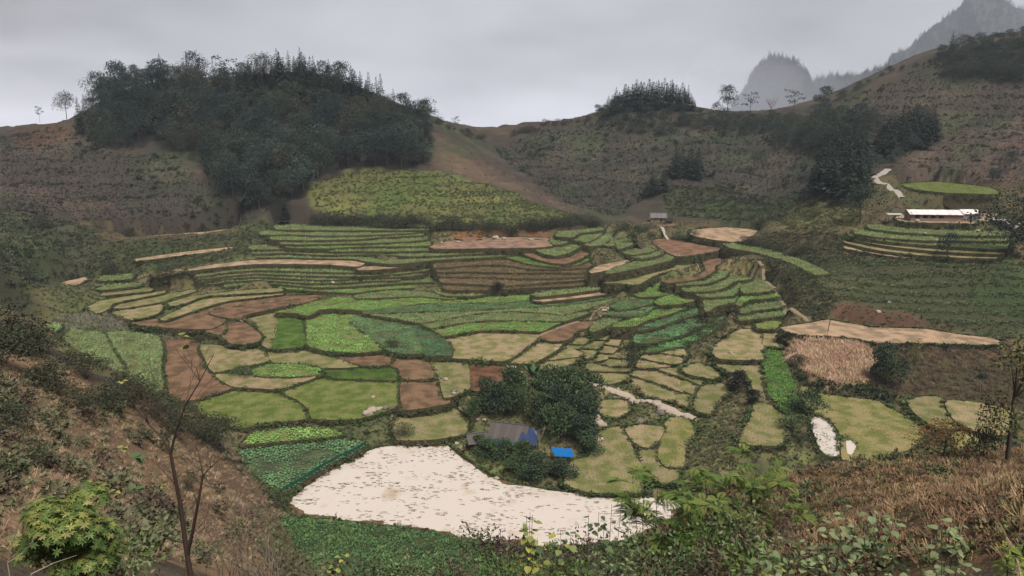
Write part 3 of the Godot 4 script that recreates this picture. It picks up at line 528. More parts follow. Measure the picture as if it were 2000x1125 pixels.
func build_fields() -> void:
	var bank_mat := matter("bank earth", lin(0.085, 0.075, 0.042), 0.98, "fine", 3.0, 14.0)
	for b in BLOCKS:
		var o := thing("terraced_fields", Vector3.ZERO)
		tag(o, BLOCKS[b], "", "", "structure")
		block_nodes[b] = o
	for f in field_list:
		if f.kind == "water":
			continue
		var p: PackedVector2Array = f.poly
		var tri := Geometry2D.triangulate_polygon(p)
		var v := PackedVector3Array()
		var n := PackedVector3Array()
		for q in p:
			v.append(Vector3(q.x, f.level, q.y))
			n.append(Vector3.UP)
		if tri.size():
			var a := v[tri[1]] - v[tri[0]]
			var b := v[tri[2]] - v[tri[0]]
			if a.cross(b).y > 0:
				tri.reverse()
		var shade := rng.randf_range(0.9, 1.1)
		var s: Array = SOILS[f.kind]
		var key := "soil %s %d" % [f.kind, rng.randi() % 4]
		var m := matter(key, lin(s[0] * shade, s[1] * shade * rng.randf_range(0.97, 1.03), s[2] * shade), 0.96, "stubble" if f.kind in "oOtl" else "tilth", rng.randf_range(26.0, 38.0), 8.0)
		var o := part("field", tri_mesh(v, n, PackedColorArray(), tri), m, block_nodes[f.block])
		o.set_meta("label", FIELD_WORDS[f.kind])
		f.node = o
		part("bank", bank_of(p, f.level), bank_mat, o)


func bank_of(p: PackedVector2Array, level: float) -> ArrayMesh:
	# the earth face round a plot, battered outwards and uneven
	var cw := Geometry2D.is_polygon_clockwise(p)
	var v := PackedVector3Array()
	var n := PackedVector3Array()
	var idx := PackedInt32Array()
	var c := p.size()
	for i in c + 1:
		var q := p[i % c]
		var d := (p[(i + 1) % c] - p[(i + c - 1) % c]).normalized()
		var out := Vector2(-d.y, d.x) if cw else Vector2(d.y, -d.x)
		out = -out
		if Geometry2D.is_point_in_polygon(q + out * 0.15, p):
			out = -out
		var low := minf(level - 0.9, ground(q.x + out.x, q.y + out.y) - 0.6)
		low = maxf(low, level - 7.0)
		var w := noise_b.get_noise_2d(q.x * 5.0, q.y * 5.0)
		var h := level - low
		for k in 4:
			var t: float = [0.0, 0.12, 0.5, 1.0][k]
			var off := (0.10 if k == 1 else 0.0) + t * h * 0.30 + (w * 0.25 if k > 0 else 0.0)
			var e := q + out * off
			v.append(Vector3(e.x, level + 0.004 - t * h, e.y))
			n.append(Vector3(out.x, 0.45, out.y).normalized())
		if i < c:
			for k in 3:
				var a := i * 4 + k
				idx.append_array(PackedInt32Array([a, a + 4, a + 1, a + 1, a + 4, a + 5]))
	return tri_mesh(v, n, PackedColorArray(), idx)


# ---------------------------------------------------------------- water
func flat_mesh(p: PackedVector2Array, level: float) -> ArrayMesh:
	var tri := Geometry2D.triangulate_polygon(p)
	var v := PackedVector3Array()
	var n := PackedVector3Array()
	for q in p:
		v.append(Vector3(q.x, level, q.y))
		n.append(Vector3.UP)
	if (v[tri[1]] - v[tri[0]]).cross(v[tri[2]] - v[tri[0]]).y > 0:
		tri.reverse()
	return tri_mesh(v, n, PackedColorArray(), tri)


func build_water() -> void:
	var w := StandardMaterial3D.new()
	w.resource_name = "muddy water with painted sky glare"
	w.albedo_color = lin(0.475, 0.435, 0.395)  # cream base colour paints in the blown-out sky reflection on muddy water
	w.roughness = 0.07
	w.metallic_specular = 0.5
	w.albedo_texture = tex.glare_and_mud
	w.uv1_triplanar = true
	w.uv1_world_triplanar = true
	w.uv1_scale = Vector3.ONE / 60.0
	var bed := matter("wet pond mud", lin(0.235, 0.165, 0.100), 0.35, "tilth", 9.0, 0.0)
	var o := Node3D.new()
	o.name = "pond"
	add_child(o)
	tag(o, "muddy flooded paddy pond with white sky glare painted in, dotted with dark stubble", "", "", "structure")
	part("mud_margin", flat_mesh(field_list[-3].poly, -0.03), bed, o)
	var shore: PackedVector2Array = rounded(poly_of(POND), 14)
	var mid := box_of(shore).get_center()
	for i in shore.size():
		var q := shore[i]
		var inset := 0.25 + 2.2 * maxf(0.0, noise_b.get_noise_2d(q.x * 2.0, q.y * 2.0) + 0.1) + 0.7 * maxf(0.0, noise_b.get_noise_2d(q.x * 9.0, q.y * 9.0))
		shore[i] = q + (mid - q).normalized() * inset
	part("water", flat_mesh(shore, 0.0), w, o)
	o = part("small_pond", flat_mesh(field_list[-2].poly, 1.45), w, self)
	tag(o, "small bright pool with green weed beside the round tree", "", "", "structure")
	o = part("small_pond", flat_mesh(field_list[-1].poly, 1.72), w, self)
	tag(o, "tiny bright puddle at the edge of the round stubble field", "", "", "structure")


# ---------------------------------------------------------------- plant shapes
class Leaves:
	var v := PackedVector3Array()
	var n := PackedVector3Array()
	var c := PackedColorArray()

	func tri(a: Vector3, b: Vector3, d: Vector3, col: Color) -> void:
		var k := (d - a).cross(b - a)
		k = k.normalized() if k.length_squared() > 1e-12 else Vector3.UP
		v.append(a)
		v.append(b)
		v.append(d)
		for i in 3:
			n.append(k)
			c.append(col)

	# a pointed leaf from its foot along dir, folded along the midrib
	func leaf(at: Vector3, dir: Vector3, side: Vector3, length: float, wide: float, col: Color, fold := 0.15) -> void:
		var up := dir.cross(side).normalized()
		var m := at + dir * length * 0.45 - up * fold * wide
		var l := m + side * wide * 0.5 + up * fold * wide
		var r := m - side * wide * 0.5 + up * fold * wide
		var t := at + dir * length - up * fold * length * 0.4
		tri(at, l, t, col)
		tri(at, t, r, col)

	# a grass blade that bends over
	func blade(at: Vector3, dir: Vector3, length: float, wide: float, droop: float, col: Color) -> void:
		var side := dir.cross(Vector3.UP)
		side = side.normalized() * wide * 0.5 if side.length() > 0.05 else Vector3(wide * 0.5, 0, 0)
		var mid := at + dir * length * 0.55
		var tip := mid + (dir + Vector3.DOWN * droop).normalized() * length * 0.45
		tri(at - side, at + side, mid + side * 0.8, col)
		tri(at - side, mid + side * 0.8, mid - side * 0.8, col)
		tri(mid - side * 0.8, mid + side * 0.8, tip, col)

	func tube(a: Vector3, b: Vector3, ra: float, rb: float, col: Color, sides := 5) -> void:
		var d := (b - a).normalized()
		var x := d.cross(Vector3(0.31, 0.2, 0.93)).normalized()
		var y := d.cross(x)
		for i in sides:
			var p := TAU * i / sides
			var q := TAU * (i + 1) / sides
			var e := x * cos(p) + y * sin(p)
			var g := x * cos(q) + y * sin(q)
			for t in [[a + e * ra, e], [b + e * rb, e], [a + g * ra, g], [a + g * ra, g], [b + e * rb, e], [b + g * rb, g]]:
				v.append(t[0])
				n.append(t[1])
				c.append(col)

	func mesh() -> ArrayMesh:
		var a := []
		a.resize(Mesh.ARRAY_MAX)
		a[Mesh.ARRAY_VERTEX] = v
		a[Mesh.ARRAY_NORMAL] = n
		a[Mesh.ARRAY_COLOR] = c
		var m := ArrayMesh.new()
		m.add_surface_from_arrays(Mesh.PRIMITIVE_TRIANGLES, a)
		return m


func grey(lo: float, hi: float) -> Color:
	var k := rng.randf_range(lo, hi)
	return Color(k * rng.randf_range(0.93, 1.07), k, k * rng.randf_range(0.93, 1.07))


func any_dir() -> Vector3:
	return Vector3(rng.randfn(), rng.randfn(), rng.randfn()).normalized()


func make_shapes() -> void:
	for k in 2:
		var t := Leaves.new()
		for i in 18:
			var a := rng.randf() * TAU
			var out := rng.randf_range(0.1, 0.75)
			t.blade(Vector3(cos(a), 0, sin(a)) * rng.randf() * 0.22, Vector3(cos(a) * out, 1, sin(a) * out).normalized(), rng.randf_range(0.5, 1.1), rng.randf_range(0.05, 0.11), rng.randf_range(0.2, 1.3), grey(0.65, 1.3))
		shapes["tuft%d" % k] = t.mesh()
		t = Leaves.new()
		for i in 26:
			var a := rng.randf() * TAU
			var out := rng.randf_range(0.3, 1.4)
			t.blade(Vector3(cos(a), 0, sin(a)) * rng.randf() * 0.3, Vector3(cos(a) * out, 1, sin(a) * out).normalized(), rng.randf_range(0.7, 1.5), rng.randf_range(0.035, 0.07), rng.randf_range(0.8, 2.6), grey(0.6, 1.4))
		shapes["straw%d" % k] = t.mesh()
		t = Leaves.new()
		for i in 30:
			var d := any_dir()
			d.y = absf(d.y)
			var at := d * Vector3(0.5, 0.55, 0.5) * rng.randf_range(0.3, 1.0)
			var f := (d + any_dir() * 0.8).normalized()
			t.leaf(at, f, f.cross(any_dir()).normalized(), rng.randf_range(0.25, 0.45), rng.randf_range(0.14, 0.26), grey(0.6, 1.4))
		shapes["weed%d" % k] = t.mesh()
		t = Leaves.new()
		for i in 11:
			var a := TAU * i / 11.0 * 2.0 + rng.randf() * 0.4
			var up := 0.35 + 0.09 * i
			var f := Vector3(cos(a), up, sin(a)).normalized()
			t.leaf(Vector3(0, 0.03, 0), f, f.cross(Vector3.UP).normalized(), rng.randf_range(0.45, 0.62), rng.randf_range(0.34, 0.46), grey(0.75, 1.25), 0.22)
		shapes["cabbage%d" % k] = t.mesh()
	for k in 3:
		var t := Leaves.new()
		var lobes := [[Vector3(0, 0.5, 0), 0.42], [Vector3(0.25, 0.34, 0.1), 0.34], [Vector3(-0.2, 0.36, -0.18), 0.36], [Vector3(rng.randf_range(-.2, .2), 0.7, rng.randf_range(-.2, .2)), 0.26], [Vector3(-0.05, 0.3, 0.3), 0.3]]
		for i in 150:
			var l: Array = lobes[i % 5]
			var d := any_dir()
			var at: Vector3 = l[0] + d * l[1] * rng.randf_range(0.55, 1.0)
			at.y = maxf(at.y, 0.02)
			var f := (d + any_dir() * 0.9).normalized()
			t.leaf(at, f, f.cross(any_dir()).normalized(), rng.randf_range(0.13, 0.24), rng.randf_range(0.08, 0.15), grey(0.6, 1.4))
		for i in 5:
			t.tube(Vector3(0, -0.15, 0), lobes[i][0], 0.02, 0.008, Color(0.9, 0.7, 0.6), 4)
		shapes["shrub%d" % k] = t.mesh()


func pick(tones: Array) -> Color:
	var a: Array = tones[rng.randi() % tones.size()]
	var k := rng.randf_range(0.8, 1.2)
	return Color(a[0] * k, a[1] * k * rng.randf_range(0.95, 1.05), a[2] * k)


# plants of one kind strewn over a piece of ground
func strew(zone: String, called: String, label: String, shape: String, per_m2: float, lo: float, hi: float, tones: Array, tall := 1.0, keep_clear := true, clumped := 0.0, rows := 0.0) -> void:
	var zn: Dictionary = zone_list[zone]
	var n := int(zn.box.get_area() * per_m2)
	var where := [[], []]
	var tints := [[], []]
	for i in n:
		var p := Vector2(rng.randf_range(zn.box.position.x, zn.box.end.x), rng.randf_range(zn.box.position.y, zn.box.end.y))
		if not Geometry2D.is_point_in_polygon(p, zn.poly):
			continue
		if clumped > 0 and noise_a.get_noise_2d(p.x * 2.2 + 50.0, p.y * 2.2) + rng.randf_range(-0.15, 0.15) + on_step(p.x, p.y) < clumped - 0.3:
			continue
		if rows > 0 and fposmod(smooth_height(p.x, p.y) / rows + 0.25 * noise_a.get_noise_2d(p.x * 1.5, p.y * 1.5), 1.0) > 0.42:
			continue
		if keep_clear and (field_at(p.x, p.y) >= 0 or cleared(p)):
			continue
		var s := rng.randf_range(lo, hi)
		var b := Basis(Vector3.UP, rng.randf() * TAU).scaled(Vector3(s, s * tall * rng.randf_range(0.75, 1.25), s))
		var k := i % 2
		where[k].append(Transform3D(b, Vector3(p.x, ground_here(p.x, p.y) - 0.05 * s, p.y)))
		tints[k].append(pick(tones))
	for k in 2:
		if where[k].size():
			tag(scatter(called, shapes["%s%d" % [shape, k]], tinted("leaf", 0.75, 0.25), where[k], tints[k], self), label)


# old farming steps keep their scrub along the steep faces
func on_step(x: float, z: float) -> float:
	if z > -140.0:
		return 0.0
	var steep := 1.0 - slope_normal(x, z).y
	return clampf(steep * 3.2 - 0.75, -0.5, 0.6)


func ground_here(x: float, z: float) -> float:
	return near_height(x, z) if z > -98.0 and absf(x) < 74.0 else ground(x, z)


var clear_spots := []


func cleared(p: Vector2) -> bool:
	for s in clear_spots:
		if p.distance_squared_to(s[0]) < s[1] * s[1]:
			return true
	return false


# ---------------------------------------------------------------- crops
const CROPS := {
	"g": ["cabbage", 0.52, 0.55, [[0.199, 0.362, 0.101], [0.238, 0.398, 0.126], [0.161, 0.308, 0.092]]],
	"G": ["cabbage", 0.52, 0.60, [[0.142, 0.337, 0.128], [0.181, 0.376, 0.148], [0.121, 0.277, 0.098]]],
	"d": ["cabbage", 0.52, 0.55, [[0.142, 0.263, 0.116], [0.176, 0.306, 0.145], [0.118, 0.232, 0.096]]],
	"D": ["cabbage", 0.52, 0.55, [[0.091, 0.198, 0.091], [0.113, 0.226, 0.108]]],
	"M": ["cabbage", 0.55, 0.60, [[0.142, 0.296, 0.138], [0.172, 0.327, 0.157], [0.121, 0.257, 0.118]]],
	"m": ["weed", 0.75, 0.50, [[0.229, 0.371, 0.154], [0.269, 0.420, 0.179], [0.201, 0.312, 0.141], [0.322, 0.361, 0.186]]],
	"l": ["tuft", 0.55, 0.22, [[0.145, 0.251, 0.050], [0.176, 0.264, 0.061], [0.121, 0.218, 0.044]]],
	"L": ["tuft", 0.45, 0.26, [[0.078, 0.223, 0.033], [0.090, 0.243, 0.039]]],
	"o": ["tuft", 0.70, 0.24, [[0.327, 0.284, 0.189], [0.253, 0.248, 0.146], [0.370, 0.302, 0.218]]],
	"O": ["tuft", 0.60, 0.24, [[0.318, 0.311, 0.155], [0.264, 0.282, 0.133], [0.365, 0.311, 0.196]]],
	"t": ["tuft", 0.75, 0.20, [[0.419, 0.333, 0.254], [0.357, 0.290, 0.212], [0.290, 0.265, 0.175]]],
	"s": ["tuft", 2.6, 0.20, [[0.150, 0.110, 0.070], [0.130, 0.120, 0.060]]],
	"r": ["tuft", 4.0, 0.18, [[0.150, 0.100, 0.060]]],
	"w": ["weed", 0.80, 0.65, [[0.225, 0.166, 0.101], [0.188, 0.151, 0.086], [0.158, 0.158, 0.079], [0.255, 0.187, 0.115]]],
	"b": ["weed", 0.55, 0.70, [[0.140, 0.290, 0.072], [0.172, 0.324, 0.086], [0.118, 0.246, 0.064]]],
	"e": ["weed", 0.50, 0.62, [[0.084, 0.173, 0.067], [0.109, 0.218, 0.084], [0.076, 0.146, 0.059], [0.143, 0.255, 0.101]]]}


func build_crops() -> void:
	var mat := tinted("leaf", 0.75, 0.25)
	for f in field_list:
		if not CROPS.has(f.kind):
			continue
		var crop: Array = CROPS[f.kind]
		var s: float = crop[1]
		if f.box.get_center().y < -225.0:
			s *= 1.2
		var turn := rng.randf_range(-0.5, 0.5)
		var ax := Vector2(cos(turn), sin(turn))
		var ay := Vector2(-ax.y, ax.x)
		var mid: Vector2 = f.box.get_center()
		var half: float = f.box.size.length() * 0.5
		var count := int(half / s)
		var where := [[], []]
		var tints := [[], []]
		var lush := rng.randf_range(0.9, 1.1)
		for j in range(-count, count + 1):
			for i in range(-count, count + 1):
				var p := mid + ax * (i + rng.randf_range(-0.28, 0.28)) * s + ay * (j + rng.randf_range(-0.22, 0.22)) * s
				if not f.box.has_point(p) or not Geometry2D.is_point_in_polygon(p, f.poly):
					continue
				var patchy := noise_b.get_noise_2d(p.x * 1.4 + f.level * 40.0, p.y * 1.4)
				if patchy < -0.2 and rng.randf() < 0.55 or rng.randf() < 0.08:
					continue
				var top := field_at(p.x, p.y)
				if top >= 0 and field_list[top].level > f.level + 0.02:
					continue
				var size: float = crop[2] * rng.randf_range(0.65, 1.3) * (1.0 + patchy * 0.6)
				var k := (i + j) & 1
				where[k].append(Transform3D(Basis(Vector3.UP, rng.randf() * TAU).scaled(Vector3.ONE * size), Vector3(p.x, f.level, p.y)))
				var t := pick(crop[3]) * lush
				tints[k].append(t.lerp(Color(t.r * 1.35, t.g * 1.1, t.b), clampf(patchy, 0.0, 0.6)))
		for k in 2:
			if where[k].size():
				scatter("crop", shapes["%s%d" % [crop[0], k]], mat, where[k], tints[k], f.node)


func build_bank_grass() -> void:
	var tones := [[0.062, 0.092, 0.034], [0.080, 0.112, 0.042], [0.105, 0.100, 0.050], [0.050, 0.074, 0.028], [0.125, 0.108, 0.062], [0.085, 0.072, 0.042]]
	for b in BLOCKS:
		var where := []
		var tints := []
		for f in field_list:
			if f.block != b and not (f.kind == "water" and b == 0):
				continue
			var p: PackedVector2Array = f.poly
			var n := p.size()
			var per := 0.18 if f.box.get_center().y > -205.0 else 0.24
			for i in n:
				var a := p[i]
				var d := p[(i + 1) % n] - a
				var out := Vector2(-d.y, d.x).normalized()
				if Geometry2D.is_point_in_polygon((a + d * 0.5) + out * 0.1, p):
					out = -out
				for k in int(d.length() / per + rng.randf()):
					var q := a + d * rng.randf()
					var t := rng.randf()
					var drop: float = clampf(f.level - ground(q.x + out.x, q.y + out.y), 0.15, 2.5)
					q += out * (0.28 + t * drop * 0.30)
					var top := field_at(q.x, q.y)
					var y: float = f.level - t * drop
					if top >= 0 and field_list[top].level > y:
						continue
					var s := rng.randf_range(0.28, 0.72) * (1.2 if q.y > -205.0 else 1.0) * (1.0 + 0.5 * noise_b.get_noise_2d(q.x, q.y))
					if rng.randf() < 0.10 and t > 0.3:
						s *= 2.0
					where.append(Transform3D(Basis(Vector3.UP, rng.randf() * TAU).scaled(Vector3(s * 1.5, s, s * 1.5)), Vector3(q.x, y - 0.05, q.y)))
					var wet := noise_a.get_noise_2d(q.x * 1.5, q.y * 1.5)
					tints.append(pick(tones.slice(0, 2) + [tones[3]] if wet > 0.05 else tones))
		scatter("bank_grass", shapes["weed0" if b % 2 else "weed1"], tinted("leaf", 0.75, 0.25), where, tints, block_nodes[b])


func build_ground_cover() -> void:
	var dry := [[0.075, 0.055, 0.037], [0.090, 0.066, 0.043], [0.054, 0.045, 0.029], [0.048, 0.049, 0.027]]
	var green := [[0.056, 0.071, 0.034], [0.068, 0.083, 0.041], [0.045, 0.058, 0.030], [0.079, 0.079, 0.045]]
	strew("left_brown", "dry_grass", "dry purplish brown grass on the open hillside below the wood", "tuft", 0.75, 0.5, 1.1, [[0.052, 0.044, 0.040], [0.085, 0.070, 0.060], [0.120, 0.098, 0.078], [0.062, 0.062, 0.044], [0.070, 0.056, 0.052]], 0.9)
	strew("left_brown", "low_scrub", "dark low scrub scattered over the brown hillside", "weed", 0.40, 0.5, 1.4, [[0.040, 0.046, 0.034], [0.052, 0.052, 0.040], [0.060, 0.050, 0.044]], 0.8, true, 0.42)
	strew("left_green", "grey_green_scrub", "grey green scrub on the lower slope", "weed", 0.5, 0.9, 1.9, [[0.072, 0.089, 0.051], [0.089, 0.102, 0.064], [0.055, 0.072, 0.043], [0.093, 0.093, 0.060]])
	strew("left_banks", "bank_weeds", "green weeds on the tall banks between pale dry strips", "weed", 0.55, 0.7, 1.5, [[0.057, 0.081, 0.036], [0.071, 0.093, 0.043], [0.048, 0.065, 0.032], [0.081, 0.071, 0.046]])
	strew("tea", "yellow_green_scrub", "yellow green scrub covering the foot of the wooded hill", "weed", 1.0, 0.6, 1.2, [[0.107, 0.135, 0.052], [0.123, 0.144, 0.059], [0.086, 0.117, 0.048], [0.139, 0.149, 0.071], [0.070, 0.095, 0.043]])
	strew("bareslope", "short_dry_grass", "short dry grass on the bare brown flank", "tuft", 0.30, 0.4, 0.8, [[0.140, 0.102, 0.072], [0.119, 0.085, 0.060], [0.106, 0.089, 0.055]])
	strew("back_green", "back_scrub", "green scrub on the slope behind the small hut", "weed", 0.40, 1.0, 2.0, green)
	strew("back_hill", "hill_grass", "mixed brown grass on the far hillside", "tuft", 0.42, 0.6, 1.3, [[0.055, 0.048, 0.042], [0.085, 0.070, 0.058], [0.060, 0.064, 0.046], [0.105, 0.088, 0.066]], 0.9)
	strew("back_hill", "hill_scrub", "dark scrub on the far hillside", "weed", 0.26, 0.8, 2.0, [[0.030, 0.037, 0.023], [0.036, 0.042, 0.025], [0.025, 0.031, 0.020]], 0.9, true, 0.36)
	strew("right_brown", "purple_brown_grass", "purplish brown grass on the smooth slope above the road", "tuft", 0.65, 0.5, 1.0, [[0.115, 0.088, 0.074], [0.090, 0.070, 0.060], [0.140, 0.108, 0.086], [0.075, 0.060, 0.052]], 0.9)
	strew("right_upper", "upper_grass", "brown and olive grass on the high slope", "tuft", 0.42, 0.6, 1.3, [[0.085, 0.072, 0.056], [0.110, 0.092, 0.068], [0.062, 0.058, 0.044], [0.135, 0.112, 0.080]], 0.9)
	strew("right_upper", "upper_scrub", "dark scrub on the high slope", "weed", 0.15, 0.9, 2.3, [[0.030, 0.036, 0.022], [0.036, 0.040, 0.024]], 0.9, true, 0.38)
	strew("knoll", "knoll_scrub", "yellowish green scrub on the knoll beside the conifers", "weed", 0.55, 0.8, 1.5, [[0.120, 0.130, 0.055], [0.145, 0.145, 0.065], [0.095, 0.105, 0.048]])
	strew("right_green", "slope_crop", "rows of dark green leafy growth on the slope above the long tan field", "weed", 2.6, 0.55, 1.15, [[0.107, 0.141, 0.071], [0.144, 0.180, 0.094], [0.086, 0.115, 0.060], [0.180, 0.204, 0.112]], 1.0, true, 0.0, 1.15)
	strew("right_mid", "mid_scrub", "brown green scrub below the curved terraces", "weed", 1.1, 0.6, 1.4, [[0.075, 0.080, 0.042], [0.095, 0.088, 0.05], [0.055, 0.065, 0.034], [0.115, 0.095, 0.06]])
	strew("straw", "straw_grass", "flattened pinkish straw grass on the bank below the long tan field", "straw", 1.9, 0.9, 2.0, [[0.506, 0.341, 0.242], [0.572, 0.418, 0.286], [0.418, 0.264, 0.187], [0.484, 0.374, 0.231]])
	strew("brown_bush", "brown_brush", "brown brush on the bank below the long tan field", "straw", 0.9, 0.7, 1.5, [[0.143, 0.099, 0.068], [0.116, 0.083, 0.061], [0.176, 0.121, 0.083], [0.083, 0.077, 0.046]])
	strew("brown_bush", "dark_brush", "dark green brush among brown growth", "weed", 0.35, 0.9, 1.9, [[0.050, 0.061, 0.035], [0.066, 0.073, 0.040]], 0.9, true, 0.2)
	strew("dark_hedge", "dark_bank_scrub", "dark green scrub along the edge of the round stubble field", "weed", 1.6, 0.8, 1.6, [[0.035, 0.050, 0.026], [0.045, 0.062, 0.032], [0.06, 0.075, 0.036]])
	strew("reeds", "silver_reeds", "silvery reed grass beside the small green plots", "straw", 1.6, 0.8, 1.4, [[0.230, 0.215, 0.160], [0.270, 0.250, 0.190], [0.150, 0.160, 0.100]], 1.4)
	strew("mid_weeds", "stream_weeds", "green weeds on the banks between the tan plots", "weed", 1.7, 0.4, 0.95, [[0.101, 0.142, 0.054], [0.128, 0.169, 0.068], [0.155, 0.155, 0.074], [0.081, 0.108, 0.046], [0.162, 0.135, 0.078]])
	strew("valley", "valley_weeds", "weeds on the ground between the fields", "weed", 0.85, 0.4, 1.0, [[0.075, 0.094, 0.043], [0.100, 0.112, 0.053], [0.119, 0.106, 0.060]])
	strew("whole", "rough_grass", "rough grass on the banks and slopes round the fields", "tuft", 0.55, 0.5, 1.1, [[0.110, 0.105, 0.058], [0.140, 0.120, 0.072], [0.085, 0.095, 0.045], [0.160, 0.130, 0.085]], 0.8)
	strew("whole", "rough_weeds", "green weeds on the banks and slopes round the fields", "weed", 0.55, 0.5, 1.3, [[0.065, 0.085, 0.040], [0.085, 0.105, 0.050], [0.055, 0.068, 0.035], [0.100, 0.095, 0.055]], 0.8, true, 0.28)
	var bush := [[0.030, 0.039, 0.026], [0.039, 0.046, 0.030], [0.026, 0.033, 0.022], [0.046, 0.045, 0.032]]
	for q in [["left_brown", "dark bushes along the steps of the brown hillside"], ["back_hill", "dark bushes along the steps of the far hillside"], ["right_upper", "dark bushes along the steps of the high slope"], ["right_brown", "dark bushes on the smooth slope above the road"]]:
		strew(q[0], "hill_bushes", q[1], "shrub", 0.075, 1.2, 3.4, bush, 0.75, true, 0.46)
		strew(q[0], "step_scrub", q[1].replace("bushes", "scrub lines"), "shrub", 0.16, 0.6, 1.7, bush, 0.7, true, 0.0, 4.6)
	strew("left_green", "slope_bushes", "leafy bushes in the grey green scrub slope", "shrub", 0.16, 1.2, 2.8, [[0.043, 0.061, 0.037], [0.060, 0.078, 0.048], [0.076, 0.092, 0.058]], 0.8, true, 0.2)
	strew("right_mid", "slope_bushes", "dark bushes between the curved terraces and the leafy slope", "shrub", 0.10, 0.9, 2.2, bush, 0.8, true, 0.2)
	strew("brown_bush", "brush_bushes", "dark bushes in the brown brush", "shrub", 0.14, 1.0, 2.2, bush, 0.8, true, 0.15)
	strew("path_slope", "path_scrub", "green brown scrub on the slope beside the winding footpath", "weed", 1.4, 0.6, 1.4, [[0.085, 0.100, 0.048], [0.110, 0.115, 0.060], [0.065, 0.080, 0.040], [0.125, 0.105, 0.066]])
	strew("path_slope", "path_bushes", "leafy bushes on the slope beside the winding footpath", "shrub", 0.14, 0.9, 2.0, [[0.050, 0.066, 0.036], [0.070, 0.088, 0.046]], 0.8)
	# the near slopes
	strew("spur", "dead_grass", "dead brown grass and litter on the dry near slope", "straw", 3.6, 0.22, 0.6, [[0.273, 0.187, 0.121], [0.218, 0.149, 0.099], [0.328, 0.246, 0.161], [0.153, 0.126, 0.082]], 0.6)
	strew("spur", "slope_weeds", "small green and grey weeds on the dry near slope", "weed", 1.3, 0.2, 0.7, [[0.137, 0.137, 0.075], [0.104, 0.112, 0.057], [0.195, 0.163, 0.098], [0.169, 0.189, 0.104]], 0.9, true, 0.25)
	strew("spur", "spur_bushes", "small leafy bushes on the dry near slope", "shrub", 0.34, 0.4, 1.7, [[0.078, 0.085, 0.049], [0.111, 0.117, 0.065], [0.091, 0.072, 0.052]], 0.8, true, 0.22)
	strew("brown_grass", "bracken", "brown bracken and grass on the near slope", "straw", 2.4, 0.35, 0.8, [[0.221, 0.137, 0.075], [0.169, 0.107, 0.062], [0.286, 0.195, 0.111], [0.163, 0.137, 0.065], [0.156, 0.096, 0.065]], 0.85)
	strew("brown_grass", "bracken_litter", "low russet undergrowth on the near brown slope", "weed", 2.6, 0.25, 0.6, [[0.221, 0.137, 0.075], [0.169, 0.107, 0.062], [0.286, 0.195, 0.111], [0.163, 0.137, 0.065], [0.156, 0.096, 0.065]], 0.9)
	strew("brown_grass", "slope_herbs", "green herbs among brown bracken", "weed", 0.9, 0.3, 0.9, [[0.124, 0.150, 0.062], [0.098, 0.120, 0.052], [0.156, 0.124, 0.068]], 1.0, true, 0.25)
	strew("brown_grass", "slope_shrubs", "dark shrubs among brown bracken", "shrub", 0.10, 0.6, 1.5, [[0.065, 0.072, 0.039], [0.091, 0.078, 0.052], [0.081, 0.098, 0.047]], 0.8, true, 0.35)


# ---------------------------------------------------------------- trees
# Each kind has a few grown shapes of a standard height; every tree standing in the place is a copy.
var protos := {}


func grow_broadleaf(k: int, tall: float, wide: float, tones: Array, cards := 620, size := 0.75, gaps := 0.55, low := 0.34) -> Array:
	var t := Leaves.new()
	var w := Leaves.new()
	var bark := Color(0.07, 0.06, 0.05)
	var lobes := []
	var top := Vector3(rng.randf_range(-.4, .4), tall * 0.62, rng.randf_range(-.4, .4))
	w.tube(Vector3(0, -0.8, 0), Vector3(top.x * 0.5, tall * 0.3, top.z * 0.5), tall * 0.022, tall * 0.016, bark, 6)
	w.tube(Vector3(top.x * 0.5, tall * 0.3, top.z * 0.5), top, tall * 0.016, tall * 0.007, bark, 5)
	for i in 9:
		var a := i * 2.4 + rng.randf()
		var y := tall * rng.randf_range(low, 0.9)
		var r := wide * (0.36 if y < tall * 0.75 else 0.2) * rng.randf_range(0.6, 1.25)
		var at := Vector3(cos(a) * r, y, sin(a) * r)
		lobes.append([at, wide * rng.randf_range(0.2, 0.33)])
		w.tube(Vector3(top.x * 0.5, minf(y - tall * 0.08, tall * 0.5), top.z * 0.5), at, tall * 0.008, tall * 0.003, bark, 4)
	lobes.append([Vector3(0, tall * 0.84, 0), wide * 0.26])
	for i in cards:
		var l: Array = lobes[i % 10]
		var d := any_dir()
		if d.y < -0.3 and rng.randf() < gaps:
			d.y = -d.y
		var at: Vector3 = l[0] + d * Vector3(1.1, 0.8, 1.1) * l[1] * rng.randf_range(0.5, 1.08)
		var f := (d + any_dir() * 0.9 + Vector3.DOWN * 0.25).normalized()
		t.leaf(at, f, f.cross(any_dir()).normalized(), size * rng.randf_range(0.7, 1.4), size * rng.randf_range(0.45, 0.8), pick(tones))
	return [w.mesh(), t.mesh()]


